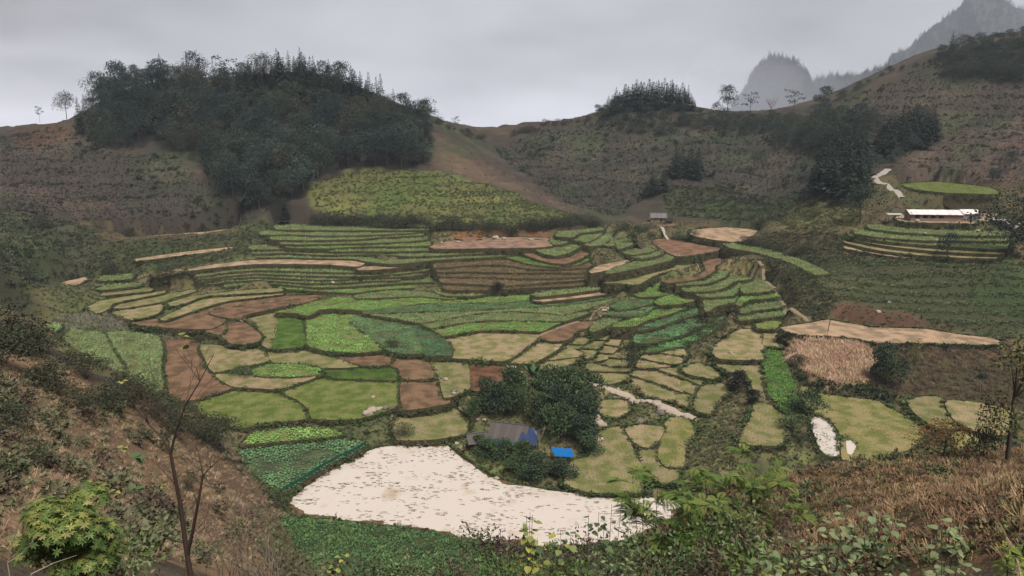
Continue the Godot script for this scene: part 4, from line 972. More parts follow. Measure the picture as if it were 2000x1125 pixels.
func grow_conifer(tall: float, wide: float, tones: Array, tiers := 22) -> Array:
	var t := Leaves.new()
	var w := Leaves.new()
	w.tube(Vector3(0, -0.8, 0), Vector3(0, tall * 0.96, 0), tall * 0.014, 0.02, Color(0.07, 0.055, 0.045), 5)
	for i in tiers:
		var u := float(i) / (tiers - 1)
		var y := tall * lerpf(0.16, 0.97, u)
		var r := wide * 0.5 * (pow(1.0 - u, 0.75) * 0.95 + 0.05) * rng.randf_range(0.75, 1.2)
		var n := int(lerpf(10, 4, u))
		for k in n:
			var a := TAU * k / n + rng.randf() * 0.7 + i
			var dir := Vector3(cos(a), rng.randf_range(-0.35, 0.25), sin(a)).normalized()
			var at := Vector3(0, y, 0)
			var len := r * rng.randf_range(0.7, 1.2)
			for q in 3:
				var g := at + dir * len * (0.25 + 0.27 * q)
				var f := (dir + any_dir() * 0.45 + Vector3.DOWN * 0.2).normalized()
				t.leaf(g, f, f.cross(Vector3.UP + any_dir() * 0.6).normalized(), len * 0.42 + 0.25, len * 0.20 + 0.22, pick(tones))
	for k in 4:
		t.leaf(Vector3(0, tall * (0.9 + 0.02 * k), 0), (Vector3.UP + any_dir() * 0.3).normalized(), any_dir(), tall * 0.07, 0.3, pick(tones))
	return [w.mesh(), t.mesh()]


func grow_bare(tall: float, wide: float, col: Color, twigs := 150) -> Array:
	var w := Leaves.new()
	var t := Leaves.new()
	w.tube(Vector3(0, -0.6, 0), Vector3(0.1, tall * 0.4, 0), tall * 0.016, tall * 0.010, col, 5)
	for i in 9:
		var a := i * 2.4
		var s := Vector3(0.1, tall * rng.randf_range(0.3, 0.5), 0)
		var e := Vector3(cos(a) * wide * 0.38, tall * rng.randf_range(0.6, 0.95), sin(a) * wide * 0.38)
		w.tube(s, e, tall * 0.007, tall * 0.002, col, 4)
		for k in twigs / 9:
			var p := s.lerp(e, rng.randf_range(0.35, 1.0))
			t.blade(p, (e - s + any_dir() * wide * 0.5).normalized(), wide * rng.randf_range(0.12, 0.3), 0.05, 0.2, col * rng.randf_range(0.8, 1.3))
	return [w.mesh(), t.mesh()]


func grow_flat_top(tall: float, wide: float, tones: Array) -> Array:
	# thin hill trees: a clear stem and a few open layers of leaves
	var w := Leaves.new()
	var t := Leaves.new()
	var bark := Color(0.06, 0.05, 0.045)
	w.tube(Vector3(0, -0.6, 0), Vector3(0.2, tall * 0.85, 0), tall * 0.014, tall * 0.006, bark, 5)
	for i in 7:
		var a := i * 2.4 + rng.randf()
		var y := tall * (0.5 + 0.075 * i)
		var r := wide * 0.4 * rng.randf_range(0.5, 1.1)
		var at := Vector3(cos(a) * r, y, sin(a) * r)
		w.tube(Vector3(0.1, y - tall * 0.12, 0), at, tall * 0.006, tall * 0.002, bark, 4)
		for k in 38:
			var d := any_dir() * Vector3(1.0, 0.32, 1.0)
			var f := (d + any_dir() * 0.6).normalized()
			t.leaf(at + d * wide * 0.24 * rng.randf_range(0.3, 1.0), f, f.cross(any_dir()).normalized(), rng.randf_range(0.4, 0.9), rng.randf_range(0.25, 0.5), pick(tones))
	return [w.mesh(), t.mesh()]


func make_tree_shapes() -> void:
	var dark := [[0.024, 0.040, 0.034], [0.030, 0.048, 0.040], [0.019, 0.033, 0.029], [0.038, 0.054, 0.042]]
	var woods := [dark, [[0.034, 0.050, 0.034], [0.044, 0.060, 0.040], [0.027, 0.042, 0.030]], [[0.020, 0.034, 0.032], [0.027, 0.043, 0.040], [0.016, 0.028, 0.027]], [[0.046, 0.052, 0.036], [0.038, 0.046, 0.034], [0.056, 0.060, 0.042]]]
	var blue := [[0.042, 0.066, 0.056], [0.054, 0.080, 0.064], [0.035, 0.056, 0.047], [0.066, 0.088, 0.070]]
	var pine := [[0.022, 0.038, 0.028], [0.030, 0.048, 0.034], [0.036, 0.052, 0.036]]
	var lush := [[0.045, 0.075, 0.034], [0.055, 0.090, 0.040], [0.035, 0.060, 0.028], [0.075, 0.105, 0.048]]
	for k in 4:
		protos["dark%d" % k] = [grow_broadleaf(k, 12.0, 9.0 + k, woods[k], 1700, 0.52), 12.0]
		protos["conifer%d" % k] = [grow_conifer(12.0, 3.6, pine), 12.0]
	for k in 2:
		protos["blue%d" % k] = [grow_broadleaf(k, 12.0, 10.5, blue, 1700, 0.52), 12.0]
		protos["thin%d" % k] = [grow_flat_top(11.0, 7.5, dark), 11.0]
		protos["bare%d" % k] = [grow_bare(9.0, 7.0, Color(0.16, 0.10, 0.085), 260), 9.0]
		protos["lush%d" % k] = [grow_broadleaf(k, 7.0, 6.4, lush, 2400, 0.46, 0.5, 0.2), 7.0]
		protos["grove%d" % k] = [grow_broadleaf(k, 8.0, 7.4, dark + lush, 2600, 0.5, 0.5, 0.24), 8.0]
	for k in 3:
		protos["scrub%d" % k] = [grow_broadleaf(k, 2.6, 3.2, [[0.036, 0.046, 0.026], [0.048, 0.058, 0.032], [0.060, 0.050, 0.036], [0.028, 0.036, 0.022]], 1300, 0.17, 0.5, 0.12), 2.6]
		protos["leafy%d" % k] = [grow_broadleaf(k, 2.6, 3.2, [[0.050, 0.075, 0.032], [0.065, 0.095, 0.040], [0.085, 0.105, 0.048]], 1300, 0.18, 0.5, 0.12), 2.6]
	protos["pale0"] = [grow_bare(4.5, 3.4, Color(0.36, 0.29, 0.22), 60), 4.5]
	protos["rust0"] = [grow_broadleaf(0, 3.0, 3.4, [[0.20, 0.095, 0.035], [0.16, 0.10, 0.045], [0.13, 0.085, 0.045]], 1500, 0.15, 0.4, 0.18), 3.0]
	protos["sparse0"] = [grow_broadleaf(0, 9.0, 4.2, [[0.11, 0.12, 0.045], [0.085, 0.10, 0.045], [0.16, 0.13, 0.05]], 900, 0.28, 0.2), 9.0]
	protos["round0"] = [grow_broadleaf(0, 6.0, 5.6, [[0.030, 0.052, 0.028], [0.040, 0.065, 0.034], [0.050, 0.080, 0.040]], 1900, 0.32, 0.8), 6.0]
	protos["black0"] = [grow_broadleaf(0, 3.6, 4.0, [[0.016, 0.014, 0.016], [0.024, 0.020, 0.022], [0.012, 0.012, 0.012]], 2000, 0.26, 0.5, 0.15), 3.6]
	protos["gold0"] = [grow_broadleaf(0, 5.0, 3.6, [[0.22, 0.19, 0.075], [0.17, 0.155, 0.065], [0.14, 0.15, 0.06]], 650, 0.26, 0.2), 5.0]


func plant(shape: String, called: String, at: Vector3, tall: float, label: String, group := "", wide := 1.0, category := "tree") -> Node3D:
	var p: Array = protos[shape]
	var o := thing(called, at, rng.randf() * TAU)
	var s: float = tall / p[1]
	o.scale = Vector3(s * wide, s, s * wide)
	part("trunk", p[0][0], tinted("bark", 0.95), o)
	part("crown", p[0][1], tinted("leaf", 0.75, 0.25), o)
	tag(o, label, category, group)
	return o


func plant_at(shape: String, called: String, g: Vector2, tall: float, label: String, group := "", wide := 1.0, category := "tree") -> Node3D:
	clear_spots.append([g, 0.8])
	return plant(shape, called, Vector3(g.x, stand(g.x, g.y), g.y), tall, label, group, wide, category)


func spots_in(p: PackedVector2Array, apart: float, most: int) -> Array:
	var out := []
	var box := box_of(p)
	var tries := 0
	while out.size() < most and tries < most * 60:
		tries += 1
		var q := Vector2(rng.randf_range(box.position.x, box.end.x), rng.randf_range(box.position.y, box.end.y))
		if not Geometry2D.is_point_in_polygon(q, p):
			continue
		var ok := true
		for o in out:
			if q.distance_squared_to(o) < apart * apart:
				ok = false
				break
		if ok:
			out.append(q)
	return out


func nth(n: int) -> String:
	var small := ["first", "second", "third", "fourth", "fifth", "sixth", "seventh", "eighth", "ninth", "tenth", "eleventh", "twelfth"]
	if n <= 12:
		return small[n - 1]
	var tail := "th"
	if n / 10 % 10 != 1:
		tail = {1: "st", 2: "nd", 3: "rd"}.get(n % 10, "th")
	return "%d%s" % [n, tail]


func wood_part(q: Vector2, h: float) -> String:
	var b: float = q.x / -q.y
	var across: String = "western end" if b < -0.52 else ("western half" if b < -0.42 else ("middle" if b < -0.32 else ("eastern half" if b < -0.21 else "eastern end")))
	return "%s in the %s of the hill wood" % ["low down" if h < 40.0 else ("halfway up" if h < 55.0 else "high up"), across]


func build_trees() -> void:
	# the wood on the hill: conifers along the crest, broadleaved trees below
	for q in spots_in(zone_list.forest.poly, 5.2, 240):
		var h := ground(q.x, q.y)
		var bearing: float = q.x / -q.y
		var r := rng.randf()
		if h > 60.0 and bearing > -0.38 and r < 0.85 or r < 0.26:
			plant_at("conifer%d" % (rng.randi() % 4), "conifer", q, rng.randf_range(9, 17), "dark conifer " + wood_part(q, h), "conifers of the hill wood")
		elif h < 47.0 and bearing > -0.40 and r < 0.6:
			plant_at("blue%d" % (rng.randi() % 2), "broadleaf_tree", q, rng.randf_range(9, 15), "greyish green leafy tree " + wood_part(q, h), "greyish green trees of the hill wood", rng.randf_range(0.85, 1.15))
		else:
			plant_at("dark%d" % (rng.randi() % 4), "broadleaf_tree", q, rng.randf_range(8.5, 16), "dark leafy tree " + wood_part(q, h), "dark leafy trees of the hill wood", rng.randf_range(0.8, 1.1))
	var brow := [Vector3(-133.99, 74.41, -389), Vector3(-125.56, 77.39, -389), Vector3(-116.47, 79.11, -389), Vector3(-105.03, 77.88, -389), Vector3(-93.62, 75.65, -389), Vector3(-82.47, 71.96, -390), Vector3(-72.17, 68.25, -392)]
	for i in 6:
		for k in 9:
			var p: Vector3 = brow[i].lerp(brow[i + 1], (k + rng.randf()) / 9.0)
			plant_at("conifer%d" % (rng.randi() % 4), "conifer", Vector2(p.x, p.z + rng.randf_range(-3, 5)), rng.randf_range(6.5, 14), "%s conifer along the big hill's crest, counted from the western end" % nth(i * 9 + k + 1), "conifers along the crest of the big hill", rng.randf_range(1.0, 1.8))
	brow = [Vector3(-204.75, 69.05, -394), Vector3(-185.74, 74.74, -391), Vector3(-164.3, 74.16, -389), Vector3(-146.4, 73.42, -389), Vector3(-132.16, 74.91, -389)]
	for i in 4:
		for k in 6:
			var p: Vector3 = brow[i].lerp(brow[i + 1], (k + rng.randf()) / 6.0)
			plant_at("dark%d" % (rng.randi() % 4), "broadleaf_tree", Vector2(p.x, p.z + rng.randf_range(-4, 5)), rng.randf_range(5, 13), "%s leafy tree along the western brow of the hill wood" % nth(i * 6 + k + 1), "leafy trees along the western brow", rng.randf_range(0.7, 1.0))
	# low growth along the open skylines
	var sky_lines := [["the falling ridge east of the wood", [Vector3(-42.15, 57.24, -408), Vector3(-28.01, 51.69, -419), Vector3(-14.6, 47.06, -436)], 9], ["the ridge beyond the saddle", [Vector3(0, 49.35, -448), Vector3(18.37, 55.1, -459), Vector3(46.55, 58.66, -466)], 14], ["the skyline of the high slope", [Vector3(188.2, 69.2, -451), Vector3(211.37, 81.35, -446), Vector3(231.31, 88.64, -441), Vector3(244.16, 92.37, -439)], 16]]
	for l in sky_lines:
		var n: int = l[2]
		var spots: Array = l[1]
		for k in n:
			var u := (k + rng.randf() * 0.8) / n * (spots.size() - 1)
			var p: Vector3 = spots[int(u)].lerp(spots[mini(int(u) + 1, spots.size() - 1)], u - int(u))
			plant_at("scrub%d" % (rng.randi() % 3), "ridge_bush", Vector2(p.x, p.z + rng.randf_range(-2, 4)), rng.randf_range(1.2, 4.2), "%s low bush along %s" % [nth(k + 1), l[0]], "low bushes along the skylines", rng.randf_range(0.9, 1.6), "bush")
	for g in [Vector2(-148.5, -362.5), Vector2(-152.9, -358), Vector2(-141.6, -353), Vector2(-146.9, -351)]:
		plant_at("bare%d" % (rng.randi() % 2), "bare_tree", g, 11, "leafless reddish brown tree in front of the dark wood", "leafless reddish trees of the hill wood")
	plant("dark0", "skyline_tree", Vector3(-201.77, 65.5, -394), 22, "tallest ragged tree on the wood's western shoulder, its top leaning over the sky", "", 0.8)
	plant("dark2", "skyline_tree", Vector3(-158.41, 72.95, -390), 19, "broad cone shaped dark tree standing above the wood's skyline", "", 0.8)
	plant("thin0", "skyline_tree", Vector3(-144.24, 72.95, -390), 17, "pointed open tree between the cone shaped tree and the conifer crest")
	plant("thin1", "skyline_tree", Vector3(-178.13, 73.49, -391), 15, "open flat topped tree above the wood's skyline")
	plant("dark3", "skyline_tree", Vector3(-231.6, 59.89, -400), 12, "dark clump of a tree on the bare shoulder west of the wood", "", 0.8)
	plant("thin0", "skyline_tree", Vector3(-246.96, 57.8, -402), 8, "tiny thin tree alone on the red earth shoulder", "", 0.7)
	plant("round0", "skyline_tree", Vector3(-44.34, 58.57, -406), 6, "small round tree alone on the falling ridge east of the wood")
	plant("thin1", "skyline_tree", Vector3(-30.72, 52.8, -418), 8, "small open tree on the ridge above the saddle", "", 0.8)
	plant("thin0", "skyline_tree", Vector3(-17.45, 47.12, -434), 4, "low flat tree in the bottom of the saddle", "", 1.8)
	# the far hilltop
	for i in 46:
		var px := i * 0.0026 + 0.1205 + rng.randf_range(-0.002, 0.002)
		var d := 463.0 + rng.randf_range(-9, 6)
		var edge := sin(clampf((i + 1) / 46.0, 0, 1) * PI)
		plant_at("conifer%d" % (rng.randi() % 4), "conifer", Vector2(px * d, -d), 9.5 + 6.0 * edge + rng.randf_range(-2.5, 2), "%s conifer of the far hilltop stand, counted from the saddle side" % nth(i + 1), "conifers of the far hilltop stand", rng.randf_range(1.0, 2.2))
	for t in [[1420, 16, "dark1", 0.8, "large round headed tree on the far ridge beside the conifer stand"], [1398, 6, "dark2", 1.0, "small dark tree between the conifer stand and the round headed tree"]]:
		var d := 460.0
		plant_at(t[2], "ridge_tree", Vector2((t[0] - 1000) / 1465.0 * d * 0.975, -d), t[1], t[4], "", t[3])
	for t in [[Vector3(141.61, 61.66, -458), 14, "thin0", "open thin crowned tree on the far ridge in front of the misty peak"], [Vector3(154.09, 61.66, -458), 11, "bare0", "low twiggy tree on the far ridge in front of the misty peak"], [Vector3(166.71, 62.24, -456), 15, "thin1", "umbrella shaped tree on the far ridge"], [Vector3(182.46, 64.56, -452), 14, "dark0", "wide dark tree at the foot of the high slope's skyline"], [Vector3(244.84, 96.06, -437), 12, "conifer1", "single pointed conifer on the skyline of the high slope"]]:
		plant(t[2], "ridge_tree", t[0] - Vector3(0, 1, 0), t[1], t[3])
	var a := PackedVector2Array([Vector2(120.9, -310), Vector2(135.3, -339), Vector2(155.2, -370), Vector2(160.3, -345.5), Vector2(133.6, -279.5), Vector2(122.3, -275.5)])
	for q in spots_in(a, 3.0, 46):
		plant_at("conifer%d" % (rng.randi() % 4), "conifer", q, rng.randf_range(11, 17), "dark conifer in the group above the yellow green knoll", "conifers above the knoll", rng.randf_range(1.4, 2.4))
	a = PackedVector2Array([Vector2(162.8, -343.5), Vector2(182.6, -369), Vector2(205, -379.5), Vector2(196.1, -350.5), Vector2(177, -337.5), Vector2(160.5, -326)])
	for q in spots_in(a, 3.2, 36):
		plant_at("conifer%d" % (rng.randi() % 4), "conifer", q, rng.randf_range(10, 14), "dark conifer in the group on the brown slope above the road", "conifers above the road", rng.randf_range(1.5, 2.4))
	a = PackedVector2Array([Vector2(78.8, -375), Vector2(84.7, -392), Vector2(94.1, -384.5), Vector2(92, -371)])
	for q in spots_in(a, 3.5, 9):
		plant_at("conifer%d" % (rng.randi() % 4), "conifer", q, rng.randf_range(11, 16), "dark conifer in the small clump in the far side valley", "conifers of the side valley clump", 1.6)
	a = PackedVector2Array([Vector2(61.2, -352.5), Vector2(65.6, -364.5), Vector2(73.8, -362), Vector2(72, -350)])
	for q in spots_in(a, 4.0, 6):
		plant_at("conifer%d" % (rng.randi() % 4), "conifer", q, rng.randf_range(8, 12), "dark conifer in the lower clump above the small hut", "conifers above the small hut", 1.6)
	for q in spots_in(zone_list.right_wood.poly, 4.6, 120):
		plant_at("dark%d" % (rng.randi() % 4), "broadleaf_tree", q, rng.randf_range(5, 9), "dark leafy tree in the wood at the top of the high slope", "trees of the high slope wood", 1.1)
	a = PackedVector2Array([Vector2(135.3, -403.5), Vector2(154.1, -412), Vector2(173.6, -394), Vector2(171.3, -365.5), Vector2(153.2, -368), Vector2(140.9, -388.5)])
	for q in spots_in(a, 5.0, 44):
		plant_at("dark%d" % (rng.randi() % 4), "broadleaf_tree", q, rng.randf_range(6, 10), "dark leafy tree in the belt below the far ridge", "trees of the belt below the far ridge")
	a = PackedVector2Array([Vector2(106.3, -443.5), Vector2(141.5, -442.5), Vector2(161.8, -434), Vector2(156.2, -418), Vector2(114.1, -426.5), Vector2(98.6, -434.5)])
	for q in spots_in(a, 5.5, 46):
		plant_at("dark%d" % (rng.randi() % 4), "broadleaf_tree", q, rng.randf_range(5, 8), "dark low tree just under the far ridge", "low trees just under the far ridge", 1.2)
	a = PackedVector2Array([Vector2(51.4, -469), Vector2(102.2, -452), Vector2(102.1, -437.5), Vector2(83.1, -428), Vector2(53.3, -443.5)])
	for q in spots_in(a, 6.0, 34):
		plant_at("dark%d" % (rng.randi() % 4), "broadleaf_tree", q, rng.randf_range(4.5, 8), "dark low tree on the slope below the far hilltop conifers", "low trees below the hilltop conifers", 1.2)
	a = PackedVector2Array([Vector2(142.3, -378), Vector2(163, -407), Vector2(184, -406.5), Vector2(182.3, -379), Vector2(153.2, -356)])
	for q in spots_in(a, 5.0, 30):
		plant_at("dark%d" % (rng.randi() % 4), "broadleaf_tree", q, rng.randf_range(7, 13), "dark leafy tree in the wood between the ridge and the knoll conifers", "trees between the ridge and the knoll conifers")
	a = PackedVector2Array([Vector2(143.4, -307), Vector2(165.3, -341.5), Vector2(183.7, -346.5), Vector2(166.3, -324.5), Vector2(149.5, -307)])
	for q in spots_in(a, 5.0, 8):
		plant_at("blue%d" % (rng.randi() % 2), "broadleaf_tree", q, rng.randf_range(5, 8), "greyish green tree beside the upper road", "greyish green trees beside the upper road")
	for t in [[Vector2(119.6, -256.5), 13, "dark1", "dark leafy tree at the corner of the curved terraces beside the conifers"], [Vector2(142.5, -212.5), 17, "dark3", "big dark tree at the end of the curved terraces"], [Vector2(146.4, -211), 12, "dark0", "dark tree behind the big dark tree by the curved terraces"], [Vector2(125.1, -212.5), 7, "dark2", "small dark tree on the lowest of the curved terraces"], [Vector2(198, -301.5), 7, "dark1", "small dark tree at the end of the upper green field"],
		[Vector2(189.8, -298), 5, "dark2", "low dark tree beside the upper green field"], [Vector2(122.7, -378.5), 9, "blue0", "grey green tree on the far side valley's slope"], [Vector2(112.2, -273), 5, "gold0", "yellowish bush on the knoll"]]:
		plant_at(t[2], "tree", t[0], t[1], t[3])
	plant_at("round0", "round_tree", Vector2(46.2, -275.5), 6.6, "dark round tree beside the small dark roofed hut")
	plant_at("round0", "round_tree", Vector2(57.6, -137), 7.0, "round headed tree beside the small bright pool")
	plant_at("black0", "dark_bush", Vector2(49.1, -154.5), 3.9, "rounded nearly black bush between the tan plots", "", 1.0, "bush")
	plant_at("black0", "dark_bush", Vector2(49.5, -144), 2.4, "low blackish tangle below the rounded black bush", "", 1.3, "bush")
	plant_at("grove1", "bushy_tree", Vector2(81.4, -155), 8.8, "dark bushy tree between the straw bank and the brown brush", "", 0.75)
	plant_at("gold0", "yellow_tree", Vector2(90.4, -160.5), 6.5, "thin yellowish tree above the brown brush", "", 0.6)
	plant_at("sparse0", "sparse_tree", Vector2(34.9, -48.8), 9.0, "tall sparse yellowish tree at the edge of the near brown slope", "", 0.9)
	plant_at("scrub1", "young_conifer", Vector2(33.6, -49.5), 4.0, "narrow dark young conifer alone on the crest of the near brown slope", "", 0.42)
	plant_at("rust0", "rust_bush", Vector2(32.3, -52.2), 3.0, "rust coloured bush on the crest of the near brown slope", "", 1.2, "bush")
	# the grove round the farmhouse
	var words := ["behind the grey roof", "at the grove's stream side", "in the grove behind the house", "beside the blue tarpaulin", "at the grove's field corner"]
	for t in [[Vector2(-4.7, -144.5), 6.5, 0.9, "leafy tree at the corner of the grove nearest the red plot"], [Vector2(-7.8, -142.5), 4.0, 1.1, "low leafy tree at the grove's edge by the pale boulders"], [Vector2(0, -147.5), 7.5, 0.9, "dark tree directly behind the grey farmhouse roof"], [Vector2(7.9, -145.5), 9.0, 0.9, "tall tree at the back of the grove beside the banana plant"], [Vector2(11.4, -142), 10.0, 0.9, "tallest crown of the grove, towards the stream"], [Vector2(13.7, -134), 8.0, 0.9, "leafy tree at the stream side of the grove"], [Vector2(9.2, -132), 7.0, 0.9, "dark tree just above the bright blue tarpaulin"], [Vector2(13.9, -126), 3.6, 1.2, "low dark bush at the grove's foot beside the olive field"], [Vector2(6.1, -138.5), 6.0, 0.9, "tree crowding the blue covered roof"],
		[Vector2(-2.6, -142), 6.5, 0.9, "leafy tree between the corner of the grove and the grey roof"], [Vector2(4.8, -146.5), 5.5, 0.8, "dark tree at the foot of the banana plant"], [Vector2(13.4, -130), 6.0, 0.9, "leafy tree overhanging the blue tarpaulin"], [Vector2(14.9, -146), 8.5, 0.85, "tree at the back edge of the grove nearest the stream boulders"], [Vector2(9, -137.5), 8.0, 0.9, "dark tree in the heart of the grove"], [Vector2(1, -142), 6.5, 0.8, "tree pressed against the back of the farmhouse"],
		[Vector2(0.4, -119.5), 3.0, 1.2, "low bush on the pond bank in front of the farmhouse"], [Vector2(3.5, -117), 3.0, 1.3, "spreading bush on the pond bank"],
		[Vector2(-1.4, -123.5), 4.2, 1.0, "leafy bush in front of the farmhouse"], [Vector2(1.8, -121.5), 4.6, 1.0, "dark bush below the farmhouse by the pond bank"], [Vector2(4.9, -119), 3.8, 1.1, "large dark bush on the pond bank below the tarpaulin"], [Vector2(8.6, -117.5), 3.6, 1.2, "brownish dark bush at the end of the pond bank"], [Vector2(-4.6, -125), 3.4, 1.2, "yellowish leafy bush below the small shed"], [Vector2(-6.1, -128), 2.6, 1.2, "low bush beside the small shed"]]:
		plant_at(["lush%d", "grove%d"][rng.randi() % 2] % (rng.randi() % 2), "grove_tree", t[0], t[1], t[3], "trees and bushes round the farmhouse", t[2])
	plant_at("gold0", "yellow_tree", Vector2(4.4, -141), 6.0, "slim yellowish tree rising from the middle of the grove", "", 0.6)
	plant_at("pale0", "bare_tree", Vector2(5.1, -127), 5.2, "pale leafless forked tree in front of the blue covered roof", "", 0.7)
	plant_at("pale0", "bare_tree", Vector2(48.3, -171), 3.0, "fallen looking pale dead tree beside the tan plot", "", 1.3)
	for t in [[Vector2(-61.3, -162.5), 3.0, "leafy0", 1.3, "olive bush standing in the tan stubble plot"], [Vector2(-29.9, -178.5), 2.6, "scrub1", 1.2, "dark bush on the edge of the bluish cabbage plot"], [Vector2(27.6, -170.5), 6.0, "scrub0", 0.7, "dark upright bush between the tan stream plots"], [Vector2(47.7, -184), 3.6, "scrub2", 1.3, "dark bush on the bank beside the striped green plots"], [Vector2(52, -187), 3.4, "leafy1", 1.3, "leafy bush on the bank above the tan corner plot"], [Vector2(55.6, -190.5), 3.2, "scrub0", 1.3, "dark bush at the top of the bank above the tan corner plot"], [Vector2(-76.5, -208.5), 2.4, "bare0", 1.3, "brown bush at the tip of the brown ploughed terraces"],
		[Vector2(-109.3, -235), 3.2, "scrub1", 2.0, "dark spreading thicket on the curved terraces"], [Vector2(-112.2, -232.5), 2.6, "scrub2", 2.0, "low dark thicket at the end of the curved terraces"], [Vector2(-105.8, -236.5), 2.6, "scrub0", 2.0, "dark thicket where the narrow terraces begin"], [Vector2(-144.7, -281), 4.0, "scrub0", 1.2, "dark bush on the slope above the pale strips"], [Vector2(-160.7, -255.5), 4.4, "scrub0", 1.3, "dark bush in the grey green scrub"], [Vector2(-132.5, -244.5), 4.4, "scrub2", 1.4, "dark bush at the head of the left terraces"], [Vector2(-81.9, -189), 2.2, "scrub0", 1.6, "dark bush at the foot of the brown ploughed terraces"], [Vector2(-4.8, -228.5), 2.0, "black0", 1.8, "dark bramble patch between the green terraces"], [Vector2(-7.2, -228), 1.6, "bare0", 1.8, "brown bramble beside the dark bramble patch"], [Vector2(-20.5, -133), 2.4, "scrub1", 1.4, "dark bush at the corner of the stubble plot above the pond"], [Vector2(-24.8, -131), 2.0, "bare1", 1.5, "heap of brown brushwood above the pond"], [Vector2(-24, -143.5), 2.0, "bare0", 1.6, "brown brushwood on the bank of the olive green plot"], [Vector2(-36.9, -109), 2.8, "leafy0", 1.1, "green bush at the corner of the pond"], [Vector2(52.4, -131), 3.2, "leafy1", 1.5, "leafy bush at the end of the long olive plot"], [Vector2(52.7, -127.5), 2.4, "scrub1", 1.3, "dark bush below the round headed tree"], [Vector2(55.4, -122.5), 1.4, "leafy0", 1.4, "leafy bush at the near edge of the small pool"], [Vector2(65.8, -164), 2.6, "scrub0", 1.3, "dark bush at the corner of the straw bank"]]:
		plant_at(t[2], "bush", t[0], t[1], t[4], "", t[3], "bush")
	# hedge under the yellow green slope
	var line := [Vector2(-80.4, -302), Vector2(-66.1, -301), Vector2(-48.5, -294), Vector2(-32.1, -292), Vector2(-16.1, -292), Vector2(0, -293), Vector2(16.4, -297.5), Vector2(34.7, -306.5)]
	var count := 0
	for i in 7:
		var p: Vector2 = line[i]
		var e: Vector2 = line[i + 1]
		var n := int(p.distance_to(e) / 2.6)
		for k in n:
			var q := p.lerp(e, (k + rng.randf() * 0.6) / n) + Vector2(0, rng.randf_range(-1, 1))
			count += 1
			plant_at("scrub%d" % (rng.randi() % 3), "hedge_bush", q, rng.randf_range(2.8, 5.4), "%s bush of the hedge below the yellow green slope, counted from the wood" % nth(count), "bushes of the hedge row", rng.randf_range(1.1, 1.6), "bush")
	var red_count := 0
	for t in [[Vector2(41.6, -295), 2.6], [Vector2(44.8, -293.5), 2.8], [Vector2(53.1, -294.5), 2.6], [Vector2(54.9, -293.5), 2.4], [Vector2(65.7, -293.5), 2.6], [Vector2(68.4, -292), 2.8], [Vector2(70.4, -288), 2.4], [Vector2(84.3, -270), 3.0], [Vector2(86.5, -266.5), 3.4], [Vector2(90, -260.5), 3.0], [Vector2(91.5, -254.5), 2.6], [Vector2(93.7, -248.5), 2.6], [Vector2(97.5, -245), 3.0]]:
		red_count += 1
		plant_at("scrub%d" % (rng.randi() % 3), "hedge_bush", t[0], t[1], "%s dark bush round the red field, counted from the hedge row" % nth(red_count), "bushes round the red field", 1.6, "bush")
	# dark scrub on the near spur
	count = 0
	var spur_words := ["third from the frame's edge along its crest", "sixth from the frame's edge along its crest", "first from the frame's edge along its crest", "fifth from the frame's edge along its crest", "seventh from the frame's edge along its crest", "eighth from the frame's edge along its crest", "ninth from the frame's edge along its crest", "eleventh from the frame's edge along its crest", "tenth from the frame's edge along its crest", "13th from the frame's edge along its crest", "14th from the frame's edge along its crest", "16th from the frame's edge along its crest", "18th from the frame's edge along its crest", "19th from the frame's edge along its crest", "20th from the frame's edge along its crest", "17th from the frame's edge along its crest", "15th from the frame's edge along its crest", "second from the frame's edge along its crest", "fourth from the frame's edge along its crest", "first of those below the crest", "second of those below the crest", "twelfth from the frame's edge along its crest"]
	for t in [[Vector2(-40.1, -57.2), 3.2], [Vector2(-38.3, -58), 2.6], [Vector2(-35.7, -49.8), 2.6], [Vector2(-38.2, -55.8), 2.2], [Vector2(-33.2, -50.5), 2.2], [Vector2(-32, -50.2), 1.6], [Vector2(-35.2, -58.5), 2.0], [Vector2(-31, -53.2), 2.0], [Vector2(-30.2, -49.8), 1.6], [Vector2(-32.5, -58.5), 2.4], [Vector2(-32.4, -60.5), 2.2], [Vector2(-32.1, -63.8), 2.2], [Vector2(-31.7, -66.8), 2.4], [Vector2(-31.2, -71), 2.6], [Vector2(-31.4, -75), 3.0], [Vector2(-30.3, -63), 2.0], [Vector2(-35.2, -67.5), 1.6], [Vector2(-25.3, -34.8), 1.8], [Vector2(-28, -39.5), 1.4], [Vector2(-22.2, -32.2), 1.2], [Vector2(-24.9, -52.8), 0.9], [Vector2(-31.9, -55.8), 1.6]]:
		count += 1
		var l := plant_at("scrub%d" % (rng.randi() % 3), "scrub_bush", t[0], t[1], "dark scrub bush on the near spur, %s" % spur_words[count - 1], "scrub bushes of the near spur", 1.35, "bush")
		l.rotation.y = rng.randf() * TAU


# ---------------------------------------------------------------- buildings and small things
func box(st: SurfaceTool, lo: Vector3, hi: Vector3, at := Transform3D()) -> void:
	var m := BoxMesh.new()
	m.size = hi - lo
	st.append_from(m, 0, at * Transform3D(Basis(), (lo + hi) * 0.5))


func done(st: SurfaceTool) -> ArrayMesh:
	return st.commit()


func boxes(list: Array) -> ArrayMesh:
	var st := SurfaceTool.new()
	for b in list:
		box(st, b[0], b[1])
	return st.commit()


